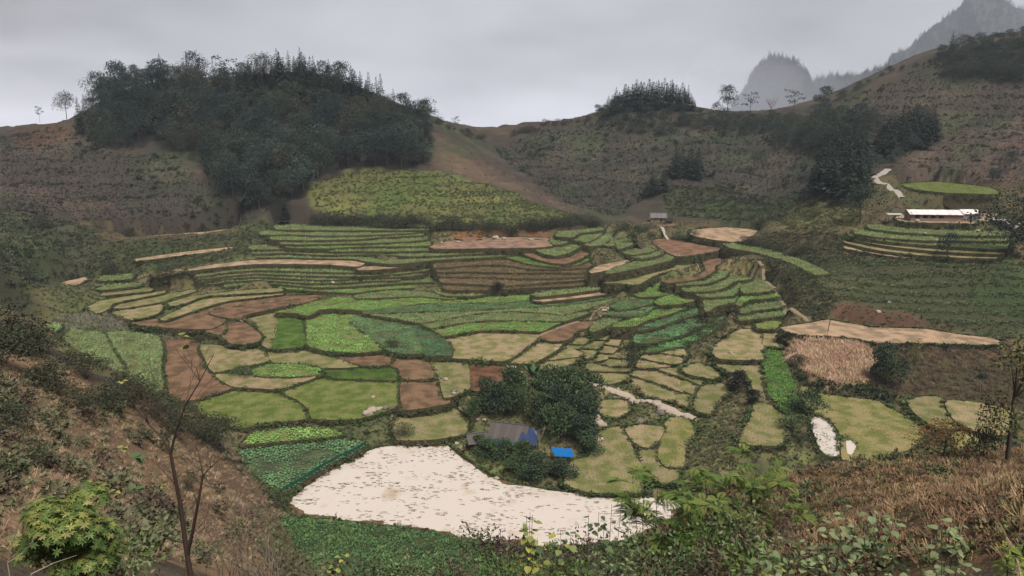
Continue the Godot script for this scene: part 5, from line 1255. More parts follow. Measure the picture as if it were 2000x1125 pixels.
# one roof slope of corrugated sheeting, from eave (z0, y0) to ridge (z1, y1)
func roof_slope(x0: float, x1: float, y0: float, z0: float, y1: float, z1: float, thick := 0.06) -> ArrayMesh:
	var st := SurfaceTool.new()
	st.begin(Mesh.PRIMITIVE_TRIANGLES)
	var n := maxi(4, int((x1 - x0) / 0.19))
	var up := Vector3(0, z0 - z1, y1 - y0).normalized()
	if up.y < 0:
		up = -up
	for side in 2:
		for i in n:
			var p := []
			for e in [[i, 0], [i + 1, 0], [i + 1, 1], [i, 1]]:
				var wave: float = 0.022 * (1 if e[0] % 2 else -1)
				var q := Vector3(lerpf(x0, x1, float(e[0]) / n), lerpf(y0, y1, e[1]), lerpf(z0, z1, e[1])) + up * (wave - side * thick)
				p.append(q)
			for k in [0, 1, 2, 0, 2, 3]:
				st.add_vertex(p[k])
	st.generate_normals()
	return st.commit()


# a slope laid with separate sheets that lap and have weathered unevenly
func sheet_roof(called: String, x0: float, x1: float, y0: float, z0: float, y1: float, z1: float, mat: StandardMaterial3D, parent: Node, wide := 0.95) -> void:
	var o := Node3D.new()
	o.name = called
	parent.add_child(o, true)
	var n := maxi(2, int((x1 - x0) / wide))
	for i in n:
		var key := "%s weathered %d" % [mat.resource_name, (i * 7 + n) % 4]
		if not mats.has(key):
			var m := mat.duplicate() as StandardMaterial3D
			m.resource_name = key
			var k: float = [1.0, 0.95, 1.04, 0.97][(i * 7 + n) % 4]
			m.albedo_color = Color(mat.albedo_color.r * k, mat.albedo_color.g * k, mat.albedo_color.b * k)
			mats[key] = m
		var lift := 0.012 * (i % 3)
		var a := lerpf(x0, x1, float(i) / n)
		var b := lerpf(x0, x1, float(i + 1) / n) + 0.04
		part("sheet", roof_slope(a, b, y0 + lift - 0.02 * ((i * 5) % 3), z0 + signf(z0 - z1) * 0.03 * ((i * 5) % 4), y1 + lift, z1), mats[key], o)


func hut(called: String, label: String, at: Vector3, turn: float, long: float, deep: float, high: float, ridge: float, wall_m: Material, roof_m: Material, over := 0.5) -> Node3D:
	var o := thing(called, at, turn)
	tag(o, label, "house")
	var x := long / 2
	var z := deep / 2
	var t := 0.12
	# walls, the front one with a doorway and a window opening
	part("wall", boxes([[Vector3(-x, -0.4, z - t), Vector3(-x * 0.55, high, z)], [Vector3(-x * 0.55, -0.4, z - t), Vector3(-x * 0.15, high * 0.45, z)], [Vector3(-x * 0.55, high * 0.8, z - t), Vector3(-x * 0.15, high, z)], [Vector3(-x * 0.15, -0.4, z - t), Vector3(x * 0.25, high, z)], [Vector3(x * 0.25, high * 0.86, z - t), Vector3(x * 0.5, high, z)], [Vector3(x * 0.5, -0.4, z - t), Vector3(x, high, z)]]), wall_m, o)
	part("wall", boxes([[Vector3(-x, -0.4, -z), Vector3(x, high, -z + t)]]), wall_m, o)
	for s in [-1.0, 1.0]:
		var st := SurfaceTool.new()
		st.begin(Mesh.PRIMITIVE_TRIANGLES)
		for side in 2:
			var xx: float = s * (x - side * t)
			for k in [Vector3(xx, -0.4, -z + t), Vector3(xx, -0.4, z - t), Vector3(xx, high, z - t), Vector3(xx, -0.4, -z + t), Vector3(xx, high, z - t), Vector3(xx, high, -z + t), Vector3(xx, high, -z + t), Vector3(xx, high, z - t), Vector3(xx, ridge - 0.1, 0)]:
				st.add_vertex(k)
		st.generate_normals()
		part("gable_wall", st.commit(), wall_m, o)
	part("door", boxes([[Vector3(x * 0.26, -0.1, z - t + 0.02), Vector3(x * 0.49, high * 0.85, z - 0.06)]]), matter("old door wood", lin(0.09, 0.06, 0.04), 0.9, "fine", 1.0), o)
	var pitch := (ridge - high) / z
	sheet_roof("roof", -x - over, x + over, high - over * pitch, z + over, ridge, 0.0, roof_m, o)
	sheet_roof("roof", -x - over, x + over, high - over * pitch, -z - over, ridge, 0.0, roof_m, o)
	part("ridge_cap", boxes([[Vector3(-x - over, ridge - 0.02, -0.14), Vector3(x + over, ridge + 0.06, 0.14)]]), roof_m, o)
	return o


func cloth_sheet(corners: Array, sag: float, cells := 10) -> ArrayMesh:
	var st := SurfaceTool.new()
	st.begin(Mesh.PRIMITIVE_TRIANGLES)
	st.set_smooth_group(0)
	for side in 2:
		for j in cells:
			for i in cells:
				var q := []
				for e in [[0, 0], [1, 0], [1, 1], [0, 1]]:
					var u: float = float(i + e[0]) / cells
					var w: float = float(j + e[1]) / cells
					var a: Vector3 = corners[0].lerp(corners[1], u)
					var b: Vector3 = corners[3].lerp(corners[2], u)
					var p := a.lerp(b, w)
					p.y -= sag * 4.0 * (u * (1 - u) + w * (1 - w)) * 0.5 + side * 0.012
					p.y += 0.05 * sin(u * 17.0 + w * 4.0) * sin(w * 11.0 + 1.0)
					q.append(p)
				for k in [0, 1, 2, 0, 2, 3]:
					st.add_vertex(q[k])
	st.index()
	st.generate_normals()
	return st.commit()


func boulder(at: Vector3, r: float, flat: float, mat: Material, label: String, group: String) -> void:
	var st := SurfaceTool.new()
	st.begin(Mesh.PRIMITIVE_TRIANGLES)
	var n := 9
	var m := 6
	var off := rng.randf() * 100.0
	var pts := []
	for j in m + 1:
		var row := []
		for i in n:
			var a := TAU * i / n
			var b := PI * j / m
			var d := Vector3(sin(b) * cos(a), cos(b), sin(b) * sin(a))
			var k := 1.0 + 0.8 * noise_b.get_noise_3d(d.x * 13.0 + off, d.y * 13.0, d.z * 13.0) + 0.25 * noise_b.get_noise_3d(d.x * 22.0, d.y * 22.0 + off, d.z * 22.0)
			row.append(d * k * Vector3(r, r * flat, r * 0.8))
		pts.append(row)
	for j in m:
		for i in n:
			var a: Vector3 = pts[j][i]
			var b: Vector3 = pts[j][(i + 1) % n]
			var c: Vector3 = pts[j + 1][(i + 1) % n]
			var d: Vector3 = pts[j + 1][i]
			for k in [a, b, c, a, c, d]:
				st.add_vertex(k)
	st.set_smooth_group(-1)
	st.generate_normals()
	var o := part("boulder", st.commit(), mat, self)
	o.position = at + Vector3(0, r * flat * 0.35, 0)
	o.rotation.y = rng.randf() * TAU
	tag(o, label, "boulder", group)


func ribbon(called: String, label: String, line: Array, wide: float, mat: Material, lift := 0.14) -> void:
	var pts := PackedVector2Array()
	for i in line.size() - 1:
		var a: Vector2 = line[i]
		var b: Vector2 = line[i + 1]
		var n := maxi(1, int(a.distance_to(b) / 1.0))
		for k in n:
			pts.append(a.lerp(b, float(k) / n))
	pts.append(line[-1])
	# ease the corners
	for pass_ in 3:
		for i in range(1, pts.size() - 1):
			pts[i] = (pts[i - 1] + pts[i] * 2.0 + pts[i + 1]) / 4.0
	var v := PackedVector3Array()
	var n := PackedVector3Array()
	var idx := PackedInt32Array()
	for i in pts.size():
		var d := (pts[mini(i + 1, pts.size() - 1)] - pts[maxi(i - 1, 0)]).normalized()
		var out := Vector2(-d.y, d.x)
		clear_spots.append([pts[i], wide * 0.6])
		var w := wide * 0.5 * (1.0 + 0.35 * noise_b.get_noise_2d(pts[i].x * 6.0, pts[i].y * 6.0))
		var y := maxf(stand(pts[i].x, pts[i].y), maxf(ground(pts[i].x + out.x * w, pts[i].y + out.y * w), ground(pts[i].x - out.x * w, pts[i].y - out.y * w))) + lift
		for s in [[-1.0, -0.5], [-0.9, 0.0], [0.0, 0.03], [0.9, 0.0], [1.0, -0.5]]:
			v.append(Vector3(pts[i].x + out.x * w * s[0], y + s[1], pts[i].y + out.y * w * s[0]))
			n.append(Vector3.UP)
		if i < pts.size() - 1:
			for k in 4:
				var a := i * 5 + k
				idx.append_array(PackedInt32Array([a, a + 1, a + 5, a + 1, a + 6, a + 5]))
	tag(part(called, tri_mesh(v, n, PackedColorArray(), idx), mat, self), label, "", "", "structure")


func pole(label: String, g: Vector2, tall: float, lean := 0.0, cross := false) -> void:
	var o := thing("utility_pole", Vector3(g.x, stand(g.x, g.y), g.y))
	o.rotation.z = lean
	tag(o, label, "pole")
	var t := Leaves.new()
	t.tube(Vector3(0, -0.5, 0), Vector3(0, tall, 0), 0.13, 0.08, Color(0.12, 0.10, 0.085), 7)
	part("post", t.mesh(), tinted("bark", 0.95), o)
	if cross:
		part("crossarm", boxes([[Vector3(-0.6, tall - 0.5, -0.05), Vector3(0.6, tall - 0.38, 0.05)]]), matter("old wood", lin(0.11, 0.09, 0.07), 0.9, "fine", 1.0), o)


func build_things() -> void:
	var grey_roof := matter("weathered fibre cement", lin(0.135, 0.122, 0.122), 0.9, "soil", 3.0)
	var plank := matter("weathered boards", lin(0.12, 0.085, 0.06), 0.9, "fine", 1.5)
	var mud := matter("mud wall", lin(0.26, 0.165, 0.11), 0.95, "fine", 2.0)
	var white_roof := matter("white roof sheet", lin(0.78, 0.76, 0.78), 0.55, "patch", 12.0, 0.0)
	var block := matter("pink brick wall", lin(0.42, 0.33, 0.29), 0.9, "fine", 2.0)
	var blue := matter("blue tarpaulin", lin(0.010, 0.175, 0.56), 0.45, "fine", 4.0, 0.0)
	var navy := matter("old blue sheeting", lin(0.035, 0.060, 0.170), 0.6, "fine", 1.2, 0.0)
	var pale := matter("pale limestone", lin(0.46, 0.40, 0.345), 0.95, "soil", 2.0, 6.0)
	var grey_rock := matter("grey rock", lin(0.26, 0.23, 0.21), 0.92, "fine", 1.5, 6.0)
	var track := matter("trodden earth", lin(0.30, 0.235, 0.165), 0.95, "soil", 3.0)
	var concrete := matter("pale road concrete", lin(0.42, 0.40, 0.38), 0.9, "soil", 5.0)
	# farmhouse in the grove
	var g := Vector2(-0.4, -130)
	var h := hut("farmhouse", "grey roofed farmhouse with blue sheeting under its eaves, half hidden in the grove", Vector3(g.x, stand(g.x, g.y), g.y), -0.30, 6.4, 4.6, 2.1, 4.1, plank, grey_roof)
	part("eave_sheet", cloth_sheet([Vector3(-3.5, 2.0, 2.86), Vector3(2.0, 2.0, 2.86), Vector3(2.1, 1.15, 3.2), Vector3(-3.4, 1.1, 3.2)], 0.08), matter("light blue sheeting", lin(0.06, 0.20, 0.42), 0.5, "fine", 1.5, 0.0), h)
	part("roof_cover", cloth_sheet([Vector3(2.6, 4.05, -0.2), Vector3(5.6, 3.3, 0.1), Vector3(5.9, 1.75, 2.9), Vector3(2.5, 2.1, 2.9)], 0.02), navy, h)
	for p in [Vector3(5.4, 0, 0.3), Vector3(5.6, 0, 2.6)]:
		part("post", boxes([[p + Vector3(-.06, -0.4, -.06), p + Vector3(.06, 1.75, .06)]]), plank, h)
	g = Vector2(-6.6, -129)
	hut("shed", "small grey roofed shed beside the farmhouse above the pond corner", Vector3(g.x, stand(g.x, g.y), g.y), 0.28, 3.0, 2.6, 1.6, 2.7, plank, grey_roof, 0.4)
	var o := thing("tarpaulin", Vector3(8.93, 0.7, -123.44))
	tag(o, "bright blue tarpaulin stretched on poles beside the grove", "tarpaulin")
	part("sheet", cloth_sheet([Vector3(-2.0, 1.9, -1.0), Vector3(1.8, 1.5, -1.2), Vector3(2.0, 0.95, 1.1), Vector3(-1.3, 1.15, 1.1)], 0.12), blue, o)
	for p in [Vector3(-1.95, 0, -0.95), Vector3(1.75, 0, -1.15), Vector3(1.95, 0, 1.05), Vector3(-1.25, 0, 1.05)]:
		part("pole", boxes([[p + Vector3(-.035, -0.5, -.035), p + Vector3(.035, 1.9 if p.x < -1.5 else (1.5 if p.z < 0 else 1.0), .035)]]), plank, o)
	# long white roofed building
	o = thing("long_building", Vector3(141.99, 26.6, -247.94), -0.10)
	tag(o, "long low building with white roof and pinkish walls above the curved terraces", "building")
	var wall := [[Vector3(-10.2, -0.5, 2.4), Vector3(-9.0, 2.5, 2.55)]]
	for k in 6:
		var x := -9.0 + k * 2.5
		wall.append([Vector3(x, -0.5, 2.4), Vector3(x + 1.5, 1.1 if k < 4 else 2.5, 2.55)])
		if k < 4:
			wall.append([Vector3(x, 2.05, 2.4), Vector3(x + 1.5, 2.5, 2.55)])
		wall.append([Vector3(x + 1.5, -0.5, 2.4), Vector3(x + 2.5, 2.5, 2.55)])
	part("wall", boxes(wall), block, o)
	for k in 4:
		var x := -9.0 + k * 2.5
		var w := part("window", boxes([[Vector3(x, 1.1, 2.42), Vector3(x + 0.06, 2.05, 2.5)], [Vector3(x + 1.44, 1.1, 2.42), Vector3(x + 1.5, 2.05, 2.5)], [Vector3(x + 0.72, 1.1, 2.42), Vector3(x + 0.78, 2.05, 2.5)]]), plank, o)
		part("shutter", boxes([[Vector3(x + 0.06, 1.1, 2.43), Vector3(x + 0.72, 2.05, 2.47)]]), matter("dark shutter", lin(0.05, 0.035, 0.035), 0.8, "fine", 1.0), w)
	part("wall", boxes([[Vector3(-10.2, -0.5, -2.8), Vector3(6.0, 2.5, -2.65)]]), block, o)
	part("wall", boxes([[Vector3(-10.2, -0.5, -2.65), Vector3(-10.05, 2.9, 2.4)]]), block, o)
	sheet_roof("roof", -10.8, 6.2, 2.35, 3.1, 3.6, -0.2, white_roof, o)
	sheet_roof("roof", -10.8, 6.2, 2.45, -3.4, 3.6, -0.2, white_roof, o)
	part("annex_wall", boxes([[Vector3(6.0, -0.5, 1.3), Vector3(6.15, 2.9, 2.55)], [Vector3(6.0, -0.5, 2.55), Vector3(8.0, 2.75, 2.7)], [Vector3(8.0, 2.1, 2.55), Vector3(8.9, 2.75, 2.7)], [Vector3(8.9, -0.5, 2.55), Vector3(11.2, 2.75, 2.7)]]), matter("grey plaster wall", lin(0.36, 0.34, 0.34), 0.9, "fine", 2.0), o)
	part("annex_wall", boxes([[Vector3(11.05, -0.5, -3.0), Vector3(11.2, 2.75, 2.55)], [Vector3(6.0, -0.5, -3.0), Vector3(11.05, 2.75, -2.85)]]), mats["grey plaster wall"], o)
	part("door", boxes([[Vector3(8.0, -0.4, 2.58), Vector3(8.9, 2.1, 2.63)]]), matter("dark door", lin(0.05, 0.05, 0.06), 0.7, "fine", 1.0), o)
	sheet_roof("annex_roof", 5.9, 11.6, 2.7, 3.0, 3.85, -0.3, white_roof, o)
	sheet_roof("annex_roof", 5.9, 11.6, 2.7, -3.5, 3.85, -0.3, white_roof, o)
	var pen := thing("lean_to", Vector3(129.81, 26.6, -251.81), -0.1)
	tag(pen, "small open lean-to with thin pale roof beside the long building", "shelter")
	part("roof", roof_slope(-3.4, 3.2, 1.6, 1.2, 1.9, -1.0), matter("tin sheet", lin(0.45, 0.46, 0.48), 0.5, "patch", 3.0, 0.0), pen)
	for p in [Vector3(-3.2, 0, 1.0), Vector3(0, 0, 1.0), Vector3(3.0, 0, 1.0), Vector3(-3.2, 0, -0.8), Vector3(3.0, 0, -0.8)]:
		part("post", boxes([[p + Vector3(-.05, -0.8, -.05), p + Vector3(.05, 1.62, .05)]]), plank, pen)
	# huts at the back of the valley
	g = Vector2(62.2, -318)
	hut("small_hut", "small grey roofed hut with pale walls at the head of the valley", Vector3(g.x, ground(g.x, g.y) + 0.2, g.y), -0.12, 6.2, 4.0, 1.9, 3.4, matter("pale wall", lin(0.50, 0.46, 0.42), 0.9, "fine", 2.0), matter("grey slate", lin(0.17, 0.165, 0.175), 0.85, "patch", 4.0))
	g = Vector2(65.6, -312.5)
	hut("small_shed", "tiny dark roofed shed leaning beside the small hut", Vector3(g.x, ground(g.x, g.y) + 0.1, g.y), -0.25, 2.8, 2.2, 1.2, 2.0, mud, matter("dark thatch", lin(0.06, 0.045, 0.04), 0.95, "fine", 1.0), 0.3)
	g = Vector2(46.2, -269.5)
	hut("dark_hut", "small dark roofed hut with red brown gable under the round tree", Vector3(g.x, stand(g.x, g.y), g.y), 1.05, 3.6, 3.2, 1.1, 2.5, matter("red mud", lin(0.20, 0.085, 0.05), 0.95, "fine", 1.5), matter("brown grey thatch", lin(0.085, 0.065, 0.06), 0.95, "fine", 1.0), 0.5)
	# stream bed and boulders
	ribbon("stream_bed", "pale rocky stream bed between the tan plots", [Vector2(14.1, -163), Vector2(17.3, -160), Vector2(22.5, -156), Vector2(26.4, -152), Vector2(31.1, -148), Vector2(36.9, -141.5)], 1.7, matter("stream gravel", lin(0.52, 0.45, 0.39), 0.9, "soil", 2.5))
	for site in [
		["on the stream bed between the tan plots", [[Vector2(16.1, -160), 1.2, 0], [Vector2(17.5, -158.5), 1.1, 0], [Vector2(15.2, -161.5), 0.7, 0], [Vector2(22.8, -155.5), 0.7, 0], [Vector2(23.4, -156.5), 0.5, 0], [Vector2(27, -151.5), 1, 0], [Vector2(27.8, -150), 0.7, 0], [Vector2(30.2, -148), 1.3, 0], [Vector2(31, -146), 1.2, 0], [Vector2(32.1, -145), 1, 0], [Vector2(33.6, -143.5), 1, 0], [Vector2(35.2, -142), 0.8, 0], [Vector2(30.4, -144), 1, 1], [Vector2(31, -142), 1.3, 1]]],
		["at the stream side edge of the farmhouse grove", [[Vector2(17, -141.5), 1.1, 0], [Vector2(17.4, -139), 1.2, 0], [Vector2(17.6, -137), 0.8, 0], [Vector2(16.4, -131.5), 0.8, 0], [Vector2(25.5, -140.5), 1, 1]]],
		["at the corner of the grove by the stubble plots", [[Vector2(-12.3, -151.5), 0.9, 1], [Vector2(-11.3, -149), 1, 1], [Vector2(-12.3, -149.5), 0.6, 0], [Vector2(-10.1, -147), 0.6, 0], [Vector2(-8.2, -140), 0.7, 0], [Vector2(-6.7, -140.5), 0.8, 1], [Vector2(-5.6, -139.5), 0.6, 0]]],
		["at the tip of the red ploughed plot", [[Vector2(-1, -168.5), 1.1, 0], [Vector2(0.4, -167), 1.2, 0], [Vector2(1.7, -165), 0.9, 0]]],
		["on the bund path among the green plots", [[Vector2(28, -211.5), 0.9, 0], [Vector2(26.4, -208.5), 0.8, 0], [Vector2(25.4, -207), 0.6, 0], [Vector2(36.5, -222), 0.6, 0]]],
		["lying in the brown stubble plot", [[Vector2(-14.7, -158.5), 0.7, 0], [Vector2(-15.8, -159.5), 0.5, 1]]],
		["alone on the narrow green terraces", [[Vector2(-58.2, -238), 0.8, 0]]],
		["along the back of the pinkish bare field", [[Vector2(-11, -289), 1.3, 1], [Vector2(-6.3, -286.5), 1.9, 0], [Vector2(-3.1, -285), 1.1, 0], [Vector2(7.2, -284), 1.2, 0], [Vector2(9.8, -285), 1.3, 1], [Vector2(14.2, -281.5), 0.7, 0], [Vector2(-20.2, -278), 0.8, 0], [Vector2(-26.4, -277.5), 0.6, 0], [Vector2(-27.6, -275.5), 0.5, 0]]],
		["on the bank of the olive green plot above the pond", [[Vector2(-28.2, -141.5), 1.4, 0], [Vector2(-28.9, -140), 1, 0], [Vector2(-27.1, -142.5), 1, 0], [Vector2(-25.8, -143.5), 1.1, 1], [Vector2(-24.5, -142.5), 0.9, 1], [Vector2(-23.4, -145), 0.7, 0]]],
		["lying in the tan corner plot", [[Vector2(52.7, -173), 0.6, 0], [Vector2(52.8, -172), 0.4, 0]]],
		["beside the red field", [[Vector2(57.3, -259.5), 0.6, 0], [Vector2(58.6, -259), 0.5, 0], [Vector2(54.5, -265), 0.6, 0]]],
		["on the slope above the long tan field", [[Vector2(95.6, -189.5), 0.9, 0], [Vector2(100.8, -195), 0.8, 0]]],
		["on the pond bank below the shed", [[Vector2(-9.5, -130), 0.6, 0], [Vector2(-10.4, -131.5), 0.5, 0], [Vector2(-8.6, -129.5), 0.6, 0], [Vector2(-3.5, -118.5), 0.5, 1], [Vector2(-2.6, -117.5), 0.5, 0]]],
		["in the small tan plot above the banana plant", [[Vector2(10.9, -179.5), 0.7, 0]]],
		["on the curved terraces below the long building", [[Vector2(129, -232.5), 0.7, 0], [Vector2(129.1, -225.5), 0.7, 0], [Vector2(149, -238), 0.8, 0], [Vector2(132.9, -244.5), 0.9, 0]]],
		["alone on the far brown hillside", [[Vector2(45.3, -420), 0.9, 0]]],
		["in the olive green plot", [[Vector2(-29.4, -149.5), 0.6, 0]]]]:
		for r in site[1]:
			var q: Vector2 = r[0]
			boulder(Vector3(q.x, stand(q.x, q.y), q.y), r[1] * rng.randf_range(0.85, 1.1), rng.randf_range(0.35, 0.65), grey_rock if r[2] else pale, ("grey boulder " if r[2] else "pale limestone boulder ") + site[0], ("grey boulders " if r[2] else "pale boulders ") + site[0])
	# paths and road
	ribbon("path", "white path dropping from the small hut to the red field", [Vector2(60.4, -303), Vector2(61.1, -296), Vector2(62.6, -295), Vector2(64.4, -294.5)], 1.1, matter("white path", lin(0.50, 0.47, 0.43), 0.9, "soil", 3.0))
	ribbon("path", "pale path along the end of the olive field below the red field", [Vector2(63.7, -260.5), Vector2(65.3, -261.5), Vector2(63.1, -249), Vector2(61.8, -245.5)], 0.8, track, 0.2)
	ribbon("path", "earth footpath winding down to the long tan field", [Vector2(81.5, -243.5), Vector2(80.9, -232.5), Vector2(80, -221), Vector2(79.3, -215), Vector2(79.7, -215), Vector2(75.8, -199.5), Vector2(76.3, -192.5), Vector2(77.7, -185.5)], 1.2, track)
	ribbon("path", "worn bund path between the tan plots and the green plots", [Vector2(0.2, -172.5), Vector2(5.3, -185), Vector2(8.1, -191), Vector2(12.6, -197), Vector2(17.1, -202), Vector2(21.8, -206), Vector2(27.8, -212.5), Vector2(36.2, -222.5)], 0.7, track, 0.25)
	ribbon("road", "concrete road running past the long building", [Vector2(154, -243), Vector2(157.7, -241), Vector2(162.2, -239), Vector2(168.3, -236)], 3.0, concrete)
	ribbon("road", "pale upper road bending behind the conifers", [Vector2(154.7, -311.5), Vector2(147.4, -306), Vector2(144.4, -302), Vector2(145.8, -296.5), Vector2(147, -290.5), Vector2(147, -282.5)], 2.6, concrete)
	ribbon("path", "orange earth bank under the small hut", [Vector2(60.4, -308.5), Vector2(63, -306), Vector2(67.6, -309.5)], 2.6, matter("orange earth", lin(0.24, 0.145, 0.095), 0.95, "soil", 3.0))
	ribbon("path", "orange landslip behind the pinkish bare field", [Vector2(-19.9, -283), Vector2(-17.4, -286.5), Vector2(-14.9, -287.5), Vector2(-12.5, -283)], 3.4, mats["orange earth"], 0.4)
	# poles
	pole("leaning wooden pole standing in the long tan field", Vector2(78.3, -179), 4.6, -0.10)
	pole("thin pole on the brown weedy terraces", Vector2(8.9, -227.5), 5.0, 0.0, true)
	pole("thin pole on the scrub bank below the knoll", Vector2(102.6, -253), 4.8, 0.0, true)
	pole("pale pole beside the dark trees at the knoll", Vector2(112.8, -253.5), 5.2, 0.0, false)
	pole("pole on the slope of the far side valley", Vector2(122.1, -364.5), 8.0, 0.0, true)
	# net fence between the dark leafy plot and the pond
	var fence := thing("net_fence", Vector3.ZERO)
	tag(fence, "low green net fence between the leafy plot and the pond", "fence")
	var fl := [Vector3(-37.38, 0.7, -110.78), Vector3(-36.03, 0.7, -113.02), Vector3(-34.48, 0.7, -116.07), Vector3(-32.7, 0.7, -120.04), Vector3(-30.75, 0.7, -123.24), Vector3(-28.62, 0.7, -126.16), Vector3(-27.11, 0.7, -128.99)]
	var net := matter("green net", lin(0.020, 0.110, 0.085), 0.7, "fine", 1.0, 0.0)
	for i in fl.size():
		part("post", boxes([[fl[i] + Vector3(-.04, -0.8, -.04), fl[i] + Vector3(.04, 1.0, .04)]]), plank, fence)
		if i < fl.size() - 1:
			part("net", cloth_sheet([fl[i] + Vector3(0, 0.95, 0), fl[i + 1] + Vector3(0, 0.95, 0), fl[i + 1] + Vector3(0, -0.3, 0.25), fl[i] + Vector3(0, -0.3, 0.25)], 0.04, 6), net, fence)
	# stubble and mud clods standing in the pond, weed on the small pool
	var mat := tinted("leaf", 0.75, 0.25)
	var where := []
	var tints := []
	var pond: Dictionary = field_list[-3]
	for i in 5200:
		var p := Vector2(rng.randf_range(pond.box.position.x, pond.box.end.x), rng.randf_range(pond.box.position.y, pond.box.end.y))
		if not Geometry2D.is_point_in_polygon(p, pond.poly) or noise_b.get_noise_2d(p.x * 1.2, p.y * 2.0) + rng.randf_range(-0.25, 0.25) < 0.02:
			continue
		var s := rng.randf_range(0.12, 0.5)
		where.append(Transform3D(Basis(Vector3.UP, rng.randf_range(-0.5, 0.5)).scaled(Vector3(s * 1.7, s * 0.22, s * 0.7)), Vector3(p.x, -0.01, p.y)))
		tints.append(pick([[0.16, 0.12, 0.08], [0.11, 0.085, 0.06], [0.22, 0.17, 0.11]]))
	tag(scatter("pond_stubble", shapes.weed0, mat, where, tints, self), "dark stubble and mud clods standing in the white glaring pond")
	where = []
	tints = []
	var pool: Dictionary = field_list[-2]
	for i in 900:
		var p := Vector2(rng.randf_range(pool.box.position.x, pool.box.end.x), rng.randf_range(pool.box.position.y, pool.box.end.y))
		if not Geometry2D.is_point_in_polygon(p, pool.poly) or noise_b.get_noise_2d(p.x * 3.0, p.y * 3.0) < -0.05:
			continue
		var s := rng.randf_range(0.12, 0.3)
		where.append(Transform3D(Basis(Vector3.UP, rng.randf() * TAU).scaled(Vector3(s, s * 0.6, s)), Vector3(p.x, 1.44, p.y)))
		tints.append(pick([[0.10, 0.17, 0.06], [0.13, 0.19, 0.08]]))
	tag(scatter("pool_weed", shapes.weed1, mat, where, tints, self), "green water weed in the small bright pool")


# ---------------------------------------------------------------- far mountains and mist
func mountain(called: String, label: String, crest: Array, deep: float, rough: float) -> void:
	# crest: points along the ridge; the flanks fall away on both sides
	var line := []
	for i in crest.size() - 1:
		for k in 8:
			line.append(crest[i].lerp(crest[i + 1], k / 8.0))
	line.append(crest[-1])
	var rows := 25
	var v := PackedVector3Array()
	var idx := PackedInt32Array()
	for i in line.size():
		var p: Vector3 = line[i]
		for j in rows:
			var t := (j / float(rows - 1)) * 2.0 - 1.0
			var drop := pow(absf(t), 0.8)
			var y := lerpf(p.y, -20.0, drop)
			var side := absf(t) * 60.0 * noise_a.get_noise_2d(p.x * 0.5, j * 30.0)
			y += rough * absf(t) ** 0.5 * (1.0 - absf(t)) * 2.0 * noise_a.get_noise_2d(p.x * 0.7, t * 170.0)
			y += rough * 0.12 * noise_b.get_noise_2d(p.x, t * 90.0)
			v.append(Vector3(p.x + side, y, p.z - t * deep))
			if i < line.size() - 1 and j < rows - 1:
				var a := i * rows + j
				idx.append_array(PackedInt32Array([a, a + 1, a + rows, a + 1, a + rows + 1, a + rows]))
	var st := SurfaceTool.new()
	st.begin(Mesh.PRIMITIVE_TRIANGLES)
	st.set_smooth_group(0)
	for q in v:
		st.add_vertex(q)
	for k in idx:
		st.add_index(k)
	st.generate_normals()
	var o := part(called, st.commit(), matter("far forest ground", lin(0.040, 0.050, 0.036), 0.98, "soil", 30.0), self)
	tag(o, label, "", "", "structure")
	var where := []
	var tints := []
	var n := line.size() * rows
	for i in 3800:
		var a := rng.randi() % (line.size() - 1)
		var t := clampf(rng.randfn(0.0, 0.22), -0.9, 0.9) if i % 2 else rng.randf_range(-0.9, 0.1)
		var j := clampi(int((t + 1.0) * 0.5 * (rows - 1)), 0, rows - 2)
		var p := v[a * rows + j].lerp(v[(a + 1) * rows + j + 1], rng.randf())
		var s := rng.randf_range(0.4, 0.85)
		where.append(Transform3D(Basis(Vector3.UP, rng.randf() * TAU).scaled(Vector3(s * rng.randf_range(1.2, 2.2), s, s * 1.3)), p - Vector3(0, 0.8, 0)))
		tints.append(Color(1, 1, 1) * rng.randf_range(0.8, 1.3))
	scatter("forest", protos.conifer0[0][1], tinted("leaf", 0.75, 0.25), where, tints, o)


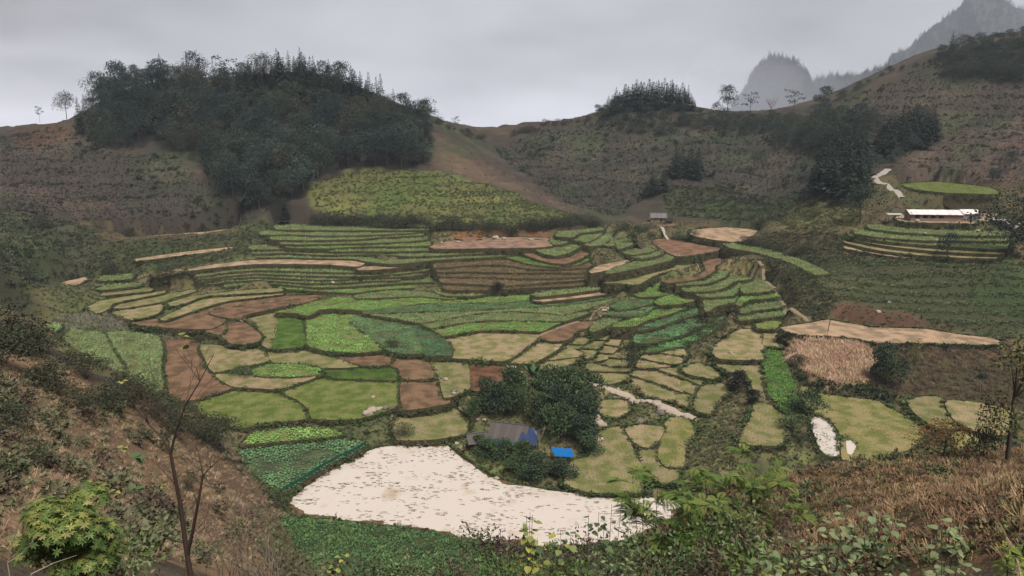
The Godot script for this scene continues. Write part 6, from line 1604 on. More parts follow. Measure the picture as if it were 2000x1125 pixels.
func build_mountains() -> void:
	mountain("mountain", "steep wooded peak fading into mist behind the far ridge", [Vector3(228.68, 40.97, -900), Vector3(254.11, 66.75, -900), Vector3(268.83, 87.59, -900), Vector3(278.15, 107.08, -900), Vector3(286.7, 119.58, -900), Vector3(295.66, 125.81, -900), Vector3(310.89, 126.94, -900), Vector3(325.54, 120.72, -900), Vector3(339.4, 110.5, -900), Vector3(348.01, 93.34, -900), Vector3(368.74, 87.59, -900)], 220.0, 30.0)
	mountain("mountain", "low wooded ridge in haze between the peak and the high mountain", [Vector3(337.65, 78.73, -980), Vector3(374.52, 102.55, -980), Vector3(399.82, 108.16, -980), Vector3(425.37, 110.64, -980), Vector3(450.69, 114.99, -980), Vector3(469.39, 120.56, -980), Vector3(492.4, 116.22, -980), Vector3(542.65, 100.68, -980)], 200.0, 25.0)
	mountain("mountain", "high hazy mountain with a cliffed shoulder above the brown slope", [Vector3(544.8, 81.98, -1150), Vector3(557.83, 122.34, -1150), Vector3(559.94, 150.57, -1150), Vector3(581.56, 158.48, -1150), Vector3(598.16, 176.35, -1150), Vector3(618.36, 194.1, -1150), Vector3(638.97, 207.5, -1150), Vector3(649.93, 214.52, -1150), Vector3(655.47, 228.51, -1150), Vector3(687.83, 229.9, -1150), Vector3(710.62, 225.72, -1150), Vector3(730.59, 215.92, -1150), Vector3(764.84, 210.31, -1150), Vector3(818.93, 197.63, -1150), Vector3(899.83, 162.06, -1150)], 300.0, 40.0)
	# air between the near ridges and the mountains, and wisps of mist round the peak
	for f in [[Vector3(300, 170, -1010), Vector3(1500, 500, 880), 0.00042, RenderingServer.FOG_VOLUME_SHAPE_BOX], [Vector3(212.74, 70.97, -690), Vector3(170, 90, 140), 0.0016, RenderingServer.FOG_VOLUME_SHAPE_ELLIPSOID], [Vector3(211.98, 78.38, -720), Vector3(110, 120, 120), 0.0020, RenderingServer.FOG_VOLUME_SHAPE_ELLIPSOID], [Vector3(251.01, 66.61, -700), Vector3(300, 80, 140), 0.0012, RenderingServer.FOG_VOLUME_SHAPE_ELLIPSOID]]:
		var m := FogVolume.new()
		m.name = numbered("mist")
		m.shape = f[3]
		m.size = f[1]
		var fm := FogMaterial.new()
		fm.density = f[2]
		fm.albedo = Color(0.93, 0.95, 1.0)
		m.material = fm
		add_child(m)
		m.position = f[0]
		tag(m, "thin mist hanging round the far peak", "", "", "stuff")


# ---------------------------------------------------------------- plants close to the viewpoint
func round_leaf(t: Leaves, at: Vector3, dir: Vector3, side: Vector3, size: float, col: Color) -> void:
	# broad heart shaped leaf with a folded midrib and drooping tip
	var up := side.cross(dir).normalized()
	if up.y < 0:
		up = -up
	var rim := [[-0.04, 0.22], [0.12, 0.46], [0.40, 0.50], [0.72, 0.30]]
	var tip := at + dir * size - up * size * 0.20
	var mid := at + dir * size * 0.45 - up * size * 0.04
	for s in [-1.0, 1.0]:
		var last := at
		for r in rim:
			var p: Vector3 = at + dir * size * r[0] + side * s * size * r[1] + up * size * (0.10 * r[1] - 0.16 * r[0] * r[0])
			t.tri(mid, last, p, col)
			last = p
		t.tri(mid, last, tip, col)


func stem_line(w: Leaves, pts: Array, r0: float, r1: float, col: Color) -> void:
	for i in pts.size() - 1:
		w.tube(pts[i], pts[i + 1], lerpf(r0, r1, float(i) / (pts.size() - 1)), lerpf(r0, r1, float(i + 1) / (pts.size() - 1)), col, 6)


func near_plant(called: String, label: String, top: Vector3, category := "shrub") -> Node3D:
	var o := thing(called, Vector3(top.x, ground_here(top.x, top.z), top.z))
	tag(o, label, category)
	return o


# a bushy crown of drooping leaflet fans on spreading limbs
func fan_tree(called: String, label: String, centre: Vector3, size: Vector3, fans: int, leaf_len: float, tones: Array, young: Array) -> void:
	var o := near_plant(called, label, centre, "tree")
	var c := centre - o.position
	var w := Leaves.new()
	var t := Leaves.new()
	var bark := Color(0.11, 0.085, 0.06)
	var lobes := []
	for i in 13:
		var d := any_dir()
		lobes.append([c + d * size * rng.randf_range(0.35, 0.75), size.x * rng.randf_range(0.26, 0.42)])
	for i in 3:
		lobes.append([c + Vector3(rng.randf_range(-0.5, 0.5), rng.randf_range(0.45, 0.8), rng.randf_range(-0.4, 0.4)) * size, size.x * 0.3])
	w.tube(Vector3(0, -0.5, 0), c * 0.5, 0.05, 0.035, bark, 6)
	for l in lobes:
		stem_line(w, [c * 0.5, c * 0.5 + (l[0] - c * 0.5) * 0.5 + Vector3(0, 0.12, 0), l[0]], 0.022, 0.006, bark)
	for i in fans:
		var l: Array = lobes[i % lobes.size()]
		var d := any_dir()
		if d.y < -0.25 and rng.randf() < 0.6:
			d.y = -d.y
		var at: Vector3 = l[0] + d * Vector3(1.1, 0.75, 1.1) * l[1] * rng.randf_range(0.55, 1.05)
		var face := (d + Vector3.UP * 0.7 + any_dir() * 0.35).normalized()
		var x := face.cross(any_dir()).normalized()
		var y := face.cross(x)
		var col := pick(young if d.y > 0.25 and rng.randf() < 0.62 else tones)
		for k in 7:
			var a := TAU * k / 7.0 + rng.randf_range(-0.2, 0.2)
			var f := ((x * cos(a) + y * sin(a)) + face * rng.randf_range(-0.1, 0.25) + Vector3.DOWN * 0.3).normalized()
			t.leaf(at, f, f.cross(face).normalized(), leaf_len * rng.randf_range(0.75, 1.2), leaf_len * rng.randf_range(0.26, 0.36), col * rng.randf_range(0.85, 1.15), 0.12)
	part("trunk", w.mesh(), tinted("bark", 0.95), o)
	part("crown", t.mesh(), tinted("near leaf", 0.55, 0.45), o)


# thin stems carrying feathery compound leaves
func feather_tree(called: String, label: String, foot: Vector3, tops: Array, fronds: int, reach: float, tones: Array) -> void:
	var o := thing(called, Vector3(foot.x, ground_here(foot.x, foot.z), foot.z))
	tag(o, label, "tree")
	var w := Leaves.new()
	var t := Leaves.new()
	var bark := Color(0.045, 0.038, 0.032)
	for q in tops:
		var e: Vector3 = q - o.position
		var fork := e * 0.55 + Vector3(rng.randf_range(-.1, .1), 0.05, rng.randf_range(-.1, .1))
		stem_line(w, [Vector3(0, -0.4, 0), e * 0.3 + Vector3(e.x * -0.12, 0, 0), fork, e], 0.030, 0.006, bark)
		for k in 5:
			var s := e.lerp(fork, rng.randf() * 0.6)
			var tip := s + (any_dir() * Vector3(1, 0.35, 1) + Vector3.UP * 0.3) * reach * 0.6
			stem_line(w, [s, tip], 0.008, 0.003, bark)
			for i in fronds / 5:
				var at := s.lerp(tip, rng.randf_range(0.2, 1.0))
				var d := (any_dir() * Vector3(1, 0.3, 1) + (tip - s).normalized() * 0.5).normalized()
				var len := reach * rng.randf_range(0.30, 0.55)
				var side := d.cross(Vector3.UP).normalized()
				var col := pick(tones)
				for p in 11:
					var u := (p + 1) / 11.0
					var r := at + d * len * u + Vector3.DOWN * len * 0.35 * u * u
					var wide := len * 0.30 * sin(PI * (0.12 + 0.8 * u))
					for sgn in [-1.0, 1.0]:
						var f: Vector3 = (side * sgn + d * 0.55 + Vector3.DOWN * 0.15).normalized()
						t.leaf(r, f, f.cross(Vector3.UP).normalized(), wide, wide * 0.38, col, 0.05)
	part("stems", w.mesh(), tinted("bark", 0.95), o)
	part("foliage", t.mesh(), tinted("near leaf", 0.55, 0.45), o)


# several stems with broad leaves held out in whorls
func broad_shrub(called: String, label: String, heads: Array, leaves: int, size: float, tones: Array) -> void:
	var first: Vector3 = heads[0]
	var o := near_plant(called, label, first)
	var w := Leaves.new()
	var t := Leaves.new()
	for q in heads:
		var e: Vector3 = q - o.position
		var foot := Vector3(e.x * 0.35, ground_here(o.position.x + e.x * 0.35, o.position.z + e.z * 0.35) - o.position.y - 0.2, e.z * 0.35)
		var mid := foot.lerp(e, 0.6) + Vector3(rng.randf_range(-.06, .06), 0.03, rng.randf_range(-.06, .06))
		stem_line(w, [foot, mid, e], 0.013, 0.005, Color(0.12, 0.10, 0.065))
		for i in leaves:
			var u := pow(rng.randf(), 0.6)
			var at := mid.lerp(e, u)
			var a := i * 2.4 + rng.randf() * 0.5
			var d := Vector3(cos(a), rng.randf_range(-0.35, 0.35), sin(a)).normalized()
			var stalk := at + d * size * rng.randf_range(0.35, 0.8)
			w.tube(at, stalk, 0.003, 0.002, Color(0.10, 0.12, 0.05), 3)
			round_leaf(t, stalk, (d + Vector3.DOWN * rng.randf_range(0.0, 0.6)).normalized(), d.cross(Vector3.UP).normalized(), size * rng.randf_range(0.65, 1.2), pick(tones))
	part("stems", w.mesh(), tinted("bark", 0.95), o)
	part("foliage", t.mesh(), tinted("near leaf", 0.55, 0.45), o)


func twig(w: Leaves, at: Vector3, dir: Vector3, length: float, r: float, depth: int, col: Color) -> void:
	var mid := at + dir * length * 0.5 + any_dir() * length * 0.03
	var e := mid + (dir + any_dir() * 0.12).normalized() * length * 0.5
	w.tube(at, mid, r, r * 0.8, col, 5)
	w.tube(mid, e, r * 0.8, r * 0.55, col, 5)
	if depth <= 0:
		return
	for k in 3:
		var d := (dir + any_dir() * 0.65 + Vector3.UP * 0.12).normalized()
		twig(w, mid.lerp(e, k * 0.45), d, length * rng.randf_range(0.45, 0.75), r * 0.5, depth - 1, col)


func bare_shrub(called: String, label: String, foot: Vector3, tall: float, stems: int, col: Color) -> void:
	var o := near_plant(called, label, foot)
	var w := Leaves.new()
	var lift: float = maxf(0.0, foot.y - o.position.y)
	for i in stems:
		var d := (Vector3.UP + any_dir() * 0.4).normalized()
		w.tube(Vector3(0, -0.2, 0), Vector3(d.x * 0.2, lift * 0.6, d.z * 0.2), 0.014, 0.012, col, 5)
		twig(w, Vector3(d.x * 0.2, lift * 0.6, d.z * 0.2), d, tall * rng.randf_range(0.5, 0.8), 0.011, 3, col)
	part("stems", w.mesh(), tinted("bark", 0.95), o)


func build_near_plants() -> void:
	var green := [[0.070, 0.115, 0.030], [0.085, 0.135, 0.036], [0.055, 0.092, 0.026], [0.10, 0.15, 0.045]]
	var yellow := [[0.165, 0.190, 0.050], [0.200, 0.200, 0.060], [0.140, 0.175, 0.045]]
	fan_tree("leafy_tree", "bushy green tree with yellowish leaf tips at the lower corner", Vector3(-8.83, 51.88, -13.5), Vector3(1.3, 1.15, 1.05), 2300, 0.105, green, yellow)
	# bare sapling
	var o := thing("bare_sapling", Vector3(-3.86, 54.54, -8))
	o.position.y = ground_here(o.position.x, o.position.z)
	tag(o, "tall bare sapling forking above the dry slope", "sapling")
	var w := Leaves.new()
	var bark := Color(0.060, 0.040, 0.032)
	var p0 := o.position
	stem_line(w, [Vector3(0, -0.3, 0), Vector3(-3.85, 54.68, -8) - p0, Vector3(-3.87, 55.09, -8) - p0, Vector3(-3.88, 55.59, -8) - p0, Vector3(-3.91, 55.95, -8) - p0, Vector3(-3.93, 56.23, -8) - p0], 0.036, 0.017, bark)
	stem_line(w, [Vector3(-3.93, 56.23, -8) - p0, Vector3(-4.01, 56.4, -8.02) - p0, Vector3(-4.17, 56.57, -8.05) - p0, Vector3(-4.34, 56.79, -8.1) - p0, Vector3(-4.47, 57.05, -8.15) - p0], 0.013, 0.003, bark)
	stem_line(w, [Vector3(-3.93, 56.23, -8) - p0, Vector3(-3.82, 56.54, -7.97) - p0, Vector3(-3.68, 56.84, -7.95) - p0, Vector3(-3.47, 57.14, -7.9) - p0, Vector3(-3.28, 57.46, -7.88) - p0], 0.014, 0.003, bark)
	stem_line(w, [Vector3(-3.94, 56.28, -8) - p0, Vector3(-3.98, 56.56, -8.05) - p0, Vector3(-4.06, 56.85, -8.1) - p0], 0.008, 0.003, bark)
	stem_line(w, [Vector3(-4.17, 56.57, -8.05) - p0, Vector3(-4.17, 56.77, -8) - p0, Vector3(-4.24, 56.92, -8) - p0], 0.006, 0.002, bark)
	stem_line(w, [Vector3(-3.47, 57.14, -7.9) - p0, Vector3(-3.49, 57.29, -7.9) - p0, Vector3(-3.58, 57.43, -7.85) - p0], 0.005, 0.002, bark)
	stem_line(w, [Vector3(-3.86, 54.92, -8) - p0, Vector3(-3.75, 55.25, -7.95) - p0, Vector3(-3.63, 55.64, -7.9) - p0, Vector3(-3.54, 56, -7.9) - p0], 0.022, 0.012, bark)
	stem_line(w, [Vector3(-3.54, 56, -7.9) - p0, Vector3(-3.43, 56.12, -7.88) - p0, Vector3(-3.26, 56.27, -7.85) - p0], 0.008, 0.003, bark)
	stem_line(w, [Vector3(-3.54, 56, -7.9) - p0, Vector3(-3.55, 56.19, -7.9) - p0, Vector3(-3.59, 56.39, -7.9) - p0], 0.007, 0.003, bark)
	stem_line(w, [Vector3(-3.9, 55.82, -8) - p0, Vector3(-4.04, 56.02, -8) - p0, Vector3(-4.21, 56.15, -8.05) - p0], 0.006, 0.002, bark)
	stem_line(w, [Vector3(-3.88, 55.42, -8) - p0, Vector3(-4.04, 55.56, -8.05) - p0, Vector3(-4.3, 55.73, -8.1) - p0], 0.007, 0.002, bark)
	for q in [[Vector3(-3.82, 56.54, -7.97), 0.5], [Vector3(-3.68, 56.84, -7.95), 0.45], [Vector3(-3.47, 57.14, -7.9), 0.3], [Vector3(-4.01, 56.4, -8.02), 0.4], [Vector3(-4.17, 56.57, -8.05), 0.4], [Vector3(-4.34, 56.79, -8.1), 0.3], [Vector3(-3.63, 55.64, -7.9), 0.4], [Vector3(-3.88, 55.59, -8), 0.45], [Vector3(-3.87, 55.09, -8), 0.5], [Vector3(-3.98, 56.56, -8.05), 0.3], [Vector3(-3.43, 56.12, -7.88), 0.25], [Vector3(-3.75, 55.25, -7.95), 0.4]]:
		for k in 2:
			twig(w, q[0] - p0, (any_dir() * Vector3(1, 0.5, 0.8) + Vector3.UP * 0.9).normalized(), q[1], 0.004, 2, bark)
	part("trunk", w.mesh(), tinted("bark", 0.95), o)
	var t := Leaves.new()
	for q in [[Vector3(-4.35, 56.18, -8), 0.12, 0], [Vector3(-4.47, 56.3, -8), 0.07, 1], [Vector3(-4.4, 55.78, -8), 0.10, 0], [Vector3(-4.62, 55.76, -8), 0.06, 1], [Vector3(-3.65, 57.67, -7.9), 0.09, 1], [Vector3(-3.59, 57.51, -7.9), 0.07, 1], [Vector3(-4.06, 55.83, -8), 0.05, 1], [Vector3(-4.45, 57.07, -8.1), 0.05, 1]]:
		var e: Vector3 = q[0] - p0
		for k in 3:
			var d := any_dir() * Vector3(1, 0.4, 0.6)
			round_leaf(t, e + d * 0.02, d.normalized(), d.cross(Vector3.UP).normalized(), q[1] * rng.randf_range(0.8, 1.1), pick([[0.07, 0.12, 0.05]] if q[2] == 0 else [[0.26, 0.24, 0.06], [0.18, 0.19, 0.06]]))
		w = Leaves.new()
	part("leaf", t.mesh(), tinted("near leaf", 0.55, 0.45), o)
	# twiggy shrubs on the slope round the sapling
	for q in [[Vector3(-4.58, 53.99, -10.5), 1.6, 5, Color(0.12, 0.085, 0.065), "thin twiggy shrub beside the bare sapling"], [Vector3(-5.25, 51.74, -13), 1.6, 5, Color(0.16, 0.12, 0.09), "pale twiggy shrub at the foot of the dry slope"], [Vector3(-5.2, 50.41, -15), 2.0, 6, Color(0.22, 0.19, 0.14), "grey leafless shrub beside the dark leafy plot"], [Vector3(-5.53, 53.52, -10), 1.1, 4, Color(0.14, 0.10, 0.07), "small twiggy shrub between the leafy tree and the sapling"], [Vector3(-4.67, 48.98, -17), 1.4, 5, Color(0.24, 0.21, 0.16), "pale leafless shrub in front of the leafy plot"], [Vector3(5.97, 51.17, -14), 1.5, 6, Color(0.10, 0.075, 0.055), "dark twiggy shrub among the bracken"], [Vector3(4.35, 50.34, -15), 1.7, 7, Color(0.10, 0.08, 0.06), "dark twiggy shrub under the feathery trees"], [Vector3(3.54, 49.77, -16), 1.5, 6, Color(0.13, 0.10, 0.08), "brown twiggy shrub beside the feathery trees"]]:
		bare_shrub("twiggy_shrub", q[4], q[0], q[1], q[2], q[3])
	# pale dead stalks in the corner
	o = thing("dead_stalk", Vector3(-6.77, 53.94, -9))
	o.position.y = ground_here(o.position.x, o.position.z)
	tag(o, "pale dead stalks bending across the lower corner", "stalk")
	w = Leaves.new()
	stem_line(w, [Vector3(0, -0.2, 0), Vector3(-6.77, 54.17, -9) - o.position, Vector3(-6.54, 54.32, -9) - o.position, Vector3(-6.23, 54.65, -8.9) - o.position], 0.010, 0.004, Color(0.30, 0.25, 0.19))
	stem_line(w, [Vector3(-6.48, 54, -9) - o.position, Vector3(-6.15, 54.17, -9) - o.position, Vector3(-5.76, 54.35, -8.9) - o.position], 0.009, 0.003, Color(0.34, 0.29, 0.22))
	stem_line(w, [Vector3(-6.77, 54.17, -9) - o.position, Vector3(-6.6, 54.62, -9) - o.position, Vector3(-6.42, 55.04, -9) - o.position], 0.007, 0.003, Color(0.26, 0.22, 0.17))
	stem_line(w, [Vector3(0, -0.2, 0), Vector3(-6.48, 54, -9) - o.position], 0.010, 0.009, Color(0.30, 0.25, 0.19))
	part("stem", w.mesh(), tinted("bark", 0.95), o)
	# feathery green trees over the near end of the pond
	var fresh := [[0.085, 0.135, 0.028], [0.070, 0.115, 0.026], [0.110, 0.155, 0.035], [0.130, 0.150, 0.040]]
	feather_tree("feathery_tree", "feathery bright green tree over the end of the pond", Vector3(3.95, 46.87, -19), [Vector3(3.65, 50.06, -19), Vector3(3.25, 50.5, -18.6), Vector3(4.06, 50.27, -19.2)], 60, 0.85, fresh)
	feather_tree("feathery_tree", "wide feathery tree with dark stems in front of the olive plots", Vector3(5.82, 47.56, -18), [Vector3(4.52, 50.38, -18.4), Vector3(4.98, 51.31, -18), Vector3(5.52, 51.57, -17.6), Vector3(6.37, 51.45, -18), Vector3(7.04, 50.95, -18.3), Vector3(5.91, 51.13, -17.5), Vector3(7.3, 50.66, -18)], 60, 0.95, fresh)
	feather_tree("feathery_tree", "low feathery tree in front of the bracken slope", Vector3(4.2, 48.8, -16), [Vector3(3.71, 51.17, -16), Vector3(4.11, 51.4, -15.7), Vector3(4.78, 51.2, -16.2), Vector3(3.57, 50.83, -15.8)], 45, 0.8, fresh)
	feather_tree("feathery_fern", "bright yellow green feathery plant at the lower edge", Vector3(6.86, 53.78, -9), [Vector3(6.72, 54.46, -9), Vector3(6.53, 54.42, -8.9), Vector3(6.92, 54.49, -9.1)], 40, 0.34, [[0.16, 0.21, 0.04], [0.19, 0.23, 0.05], [0.13, 0.18, 0.04]])
	# broad leaved shrubs
	var sage := [[0.135, 0.175, 0.085], [0.160, 0.200, 0.105], [0.110, 0.150, 0.070], [0.180, 0.205, 0.095]]
	var deep := [[0.045, 0.070, 0.030], [0.060, 0.090, 0.038], [0.080, 0.110, 0.050]]
	var gold := [[0.26, 0.25, 0.06], [0.20, 0.21, 0.06], [0.15, 0.18, 0.06]]
	broad_shrub("broad_leaved_shrub", "broad leaved pale green shrub at the bottom, beside the bright feathery plant", [Vector3(5.65, 54.49, -8.5), Vector3(5.37, 54.66, -8.4), Vector3(5.95, 54.39, -8.6), Vector3(5.07, 54.59, -8.3), Vector3(5.21, 54.55, -8.2), Vector3(6.16, 54.21, -8.7), Vector3(5.02, 54.41, -8.4)], 15, 0.115, sage)
	broad_shrub("broad_leaved_shrub", "upright pale leaved shrub among the bracken", [Vector3(7.43, 53.32, -11.5), Vector3(7.64, 53.34, -11.6), Vector3(7.23, 53.29, -11.4), Vector3(7.52, 53.08, -11.5)], 14, 0.14, sage)
	broad_shrub("broad_leaved_shrub", "grey green broad leaved shrub in the middle of the bracken", [Vector3(7.35, 52.22, -14), Vector3(7.73, 51.99, -14.2), Vector3(7.06, 52, -14.5), Vector3(7.85, 51.96, -14)], 13, 0.16, sage)
	broad_shrub("broad_leaved_shrub", "pale green shrub with drooping leaves below the grey green one", [Vector3(5.38, 53.25, -11.5), Vector3(5.17, 53.19, -11.4), Vector3(5.64, 53.25, -11.6), Vector3(5.82, 53.18, -11.5), Vector3(5.66, 53.06, -11.3)], 13, 0.13, sage)
	broad_shrub("broad_leaved_shrub", "yellowish green broad leaved shrub at the foot of the feathery trees", [Vector3(4.17, 53.2, -11), Vector3(4.38, 53.2, -11.1), Vector3(4.02, 53.12, -10.9), Vector3(4.2, 53.05, -10.8)], 13, 0.13, sage + gold)
	broad_shrub("broad_leaved_shrub", "small pale shrub between the bracken and the feathery trees", [Vector3(4.81, 53.13, -11), Vector3(4.95, 52.97, -11), Vector3(4.69, 53.01, -11)], 11, 0.11, sage)
	broad_shrub("dark_leaved_shrub", "dark leaved shrub on thin stems in front of the pond", [Vector3(1.91, 51.54, -15), Vector3(2.19, 51.73, -15), Vector3(2.43, 51.79, -15.1), Vector3(1.69, 51.48, -15), Vector3(2.64, 51.66, -15), Vector3(2.02, 51.35, -14.9)], 9, 0.16, deep)
	broad_shrub("yellow_leaved_shrub", "yellow leaved shrub at the near edge of the pond", [Vector3(0.45, 50.41, -17), Vector3(0.51, 50.34, -17), Vector3(0.36, 50.3, -17)], 12, 0.17, gold)
	broad_shrub("yellow_leaved_shrub", "low yellow green shrub below the dark leaved shrub", [Vector3(1.22, 49.92, -17), Vector3(1.48, 49.85, -17), Vector3(0.39, 49.85, -17), Vector3(0.64, 49.7, -17)], 12, 0.18, gold + deep)
	broad_shrub("orange_leaved_shrub", "dark shrub with orange and yellow top beside the leafy plot", [Vector3(-5.78, 46.03, -22), Vector3(-5.52, 46.12, -22), Vector3(-6.04, 45.84, -22), Vector3(-5.72, 45.65, -22)], 22, 0.18, gold + deep + [[0.26, 0.13, 0.04]])
	# low tangle along the bottom edge
	for q in [[Vector3(-1, 46.45, -22), deep, "dark"], [Vector3(-0.42, 46.27, -22), [[0.07, 0.045, 0.050], [0.09, 0.06, 0.06]], "purplish"], [Vector3(0.16, 46.66, -21), [[0.08, 0.05, 0.05], [0.06, 0.045, 0.045]], "purple brown"], [Vector3(1.22, 47.21, -20), deep, "deep green"], [Vector3(2.02, 48.01, -19), [[0.08, 0.06, 0.055], [0.10, 0.075, 0.06]], "brownish"], [Vector3(2.74, 48.57, -18), deep + sage, "mixed green"], [Vector3(-0.22, 47.44, -19), green, "fresh green"], [Vector3(0.83, 48.06, -18), green + gold, "yellowish green"], [Vector3(1.69, 48.69, -17), green, "leafy green"], [Vector3(3.23, 49.35, -17), green + deep, "dusky green"], [Vector3(3.76, 50.17, -16), deep, "shady green"], [Vector3(4.2, 50.92, -15), green, "bright green"], [Vector3(4.99, 50.98, -15), deep + sage, "greyish green"], [Vector3(6.15, 50.71, -16), [[0.12, 0.085, 0.06], [0.09, 0.07, 0.05]], "russet"], [Vector3(2.79, 50.71, -14), sage, "silvery green"], [Vector3(3.28, 51.44, -13), deep, "blackish green"], [Vector3(4.08, 51.46, -13), [[0.11, 0.08, 0.06], [0.08, 0.065, 0.05]], "dull brown"], [Vector3(4.32, 52.02, -12), green, "grassy green"], [Vector3(5.35, 51.79, -12.5), deep + sage, "olive green"], [Vector3(5.87, 52.12, -12), [[0.13, 0.09, 0.06], [0.10, 0.075, 0.05]], "reddish brown"], [Vector3(6.94, 51.69, -13), deep, "dense dark green"], [Vector3(-4.07, 47.4, -19), deep + [[0.10, 0.08, 0.06]], "dark brownish"], [Vector3(-2.91, 47.33, -19), sage + deep, "pale grey green"], [Vector3(-1.84, 46.7, -20), [[0.10, 0.085, 0.06], [0.085, 0.09, 0.045]], "drab brown"], [Vector3(-5.72, 48.84, -17), [[0.11, 0.095, 0.06], [0.085, 0.09, 0.045]], "dry olive"], [Vector3(-8.81, 46.86, -22), [[0.10, 0.10, 0.055], [0.13, 0.10, 0.07]], "dusty olive"], [Vector3(-8, 51.05, -14), green + sage, "light leafy"]]:
		var c: Vector3 = q[0]
		var n := near_plant("low_shrub", "%s low shrub in the tangle below the pond" % q[2], c)
		n.set_meta("group", "low shrubs of the tangle below the pond")
		var lv := Leaves.new()
		var st := Leaves.new()
		var mid: Vector3 = c - n.position
		for i in 7:
			st.tube(Vector3(0, -0.3, 0), mid + any_dir() * 0.5, 0.016, 0.005, Color(0.09, 0.07, 0.055), 4)
		for i in 420:
			var d := any_dir()
			var at := mid + d * Vector3(0.85, 0.55, 0.7) * rng.randf_range(0.3, 1.0) * (1.0 + 0.4 * sin(d.x * 7.0 + c.x))
			var f := (d + any_dir()).normalized()
			lv.leaf(at, f, f.cross(any_dir()).normalized(), rng.randf_range(0.08, 0.17), rng.randf_range(0.04, 0.08), pick(q[1]))
		part("stems", st.mesh(), tinted("bark", 0.95), n)
		part("foliage", lv.mesh(), tinted("near leaf", 0.55, 0.45), n)
	# a pampas plume at the edge
	o = thing("grass_plume", Vector3(5.32, 55.16, -7))
	o.position.y = ground_here(o.position.x, o.position.z)
	tag(o, "feathery straw coloured grass plume at the very edge", "grass plume")
	w = Leaves.new()
	t = Leaves.new()
	var tip: Vector3 = Vector3(5.26, 55.51, -7) - o.position
	var low: Vector3 = Vector3(5.31, 55.3, -7) - o.position
	stem_line(w, [Vector3(0, -0.2, 0), low, tip], 0.007, 0.002, Color(0.3, 0.24, 0.16))
	for i in 260:
		var u := rng.randf()
		var d := any_dir() * Vector3(1, 0.3, 1) + Vector3.UP * 1.2
		t.blade(low.lerp(tip, u), d.normalized(), 0.06 * (1.15 - u), 0.005, 0.9, pick([[0.42, 0.32, 0.22], [0.50, 0.38, 0.27]]))
	part("stem", w.mesh(), tinted("bark", 0.95), o)
	part("plume", t.mesh(), tinted("near leaf", 0.55, 0.45), o)
	# banana plant in the grove
	banana(Vector2(4.5, -154), 8.0, "banana plant with tall upright leaves rising from the grove")
	banana(Vector2(2, -153), 5.2, "lower banana plant with grey drooping leaves beside the tall one")
	banana(Vector2(7.1, -153.5), 5.6, "spreading banana plant at the back of the grove")


func banana(g: Vector2, tall: float, label: String) -> void:
	var o := thing("banana_plant", Vector3(g.x, stand(g.x, g.y), g.y))
	tag(o, label, "banana plant")
	var w := Leaves.new()
	w.tube(Vector3(0, -0.3, 0), Vector3(0, tall * 0.5, 0), 0.17, 0.11, Color(0.10, 0.12, 0.06), 8)
	part("stem", w.mesh(), tinted("bark", 0.95), o)
	for k in 11:
		var t := Leaves.new()
		var a := k * 2.4
		var up := lerpf(2.4, 0.5, k / 10.0)
		var d := Vector3(cos(a), up, sin(a)).normalized()
		var side := d.cross(Vector3.UP).normalized()
		var len := tall * rng.randf_range(0.42, 0.58)
		var col := pick([[0.050, 0.095, 0.035], [0.065, 0.110, 0.042], [0.040, 0.080, 0.034]])
		var last := []
		for i in 8:
			var u := i / 7.0
			var c := Vector3(0, tall * 0.46, 0) + d * len * u + Vector3.DOWN * len * 0.35 * u * u / up
			var half := tall * 0.075 * sin(PI * clampf(u * 0.9 + 0.08, 0, 1))
			var row := [c - side * half - Vector3.UP * half * 0.3, c, c + side * half - Vector3.UP * half * 0.3]
			if last:
				for s in 2:
					t.tri(last[s], last[s + 1], row[s + 1], col)
					t.tri(last[s], row[s + 1], row[s], col)
			last = row
		part("leaf", t.mesh(), tinted("near leaf", 0.55, 0.45), o)



# ---------------------------------------------------------------- helpers
func lin(r: float, g: float, b: float) -> Color:
	return Color(r, g, b).linear_to_srgb()


func numbered(called: String) -> String:
	var n: int = taken.get(called, 0)
	taken[called] = n + 1
	return called if n == 0 else "%s_%03d" % [called, n]


func tag(o: Node, label: String, category := "", group := "", kind := "") -> Node:
	if label:
		o.set_meta("label", label)
	if category:
		o.set_meta("category", category)
	if group:
		o.set_meta("group", group)
	if kind:
		o.set_meta("kind", kind)
	return o


func thing(called: String, at: Vector3, turn := 0.0) -> Node3D:
	var o := Node3D.new()
	o.name = numbered(called)
	add_child(o)
	o.position = at
	o.rotation.y = turn
	return o


func part(called: String, m: Mesh, mat: Material, parent: Node) -> MeshInstance3D:
	var o := MeshInstance3D.new()
	o.name = numbered(called) if parent == self else called
	o.mesh = m
	o.material_override = mat
	parent.add_child(o, true)
	return o


func scatter(called: String, m: Mesh, mat: Material, where: Array, tints: Array, parent: Node) -> MultiMeshInstance3D:
	var mm := MultiMesh.new()
	mm.transform_format = MultiMesh.TRANSFORM_3D
	mm.use_colors = true
	mm.mesh = m
	mm.instance_count = where.size()
	for i in where.size():
		mm.set_instance_transform(i, where[i])
		mm.set_instance_color(i, tints[i])
	var o := MultiMeshInstance3D.new()
	o.name = numbered(called) if parent == self else called
	o.multimesh = mm
	o.material_override = mat
	o.set_meta("kind", "stuff")
	parent.add_child(o, true)
	return o


func poly_of(flat: Array) -> PackedVector2Array:
	var p := PackedVector2Array()
	for i in range(0, flat.size(), 2):
		p.append(Vector2(flat[i], flat[i + 1]))
	return p


func box_of(p: PackedVector2Array) -> Rect2:
	var r := Rect2(p[0], Vector2.ZERO)
	for q in p:
		r = r.expand(q)
	return r


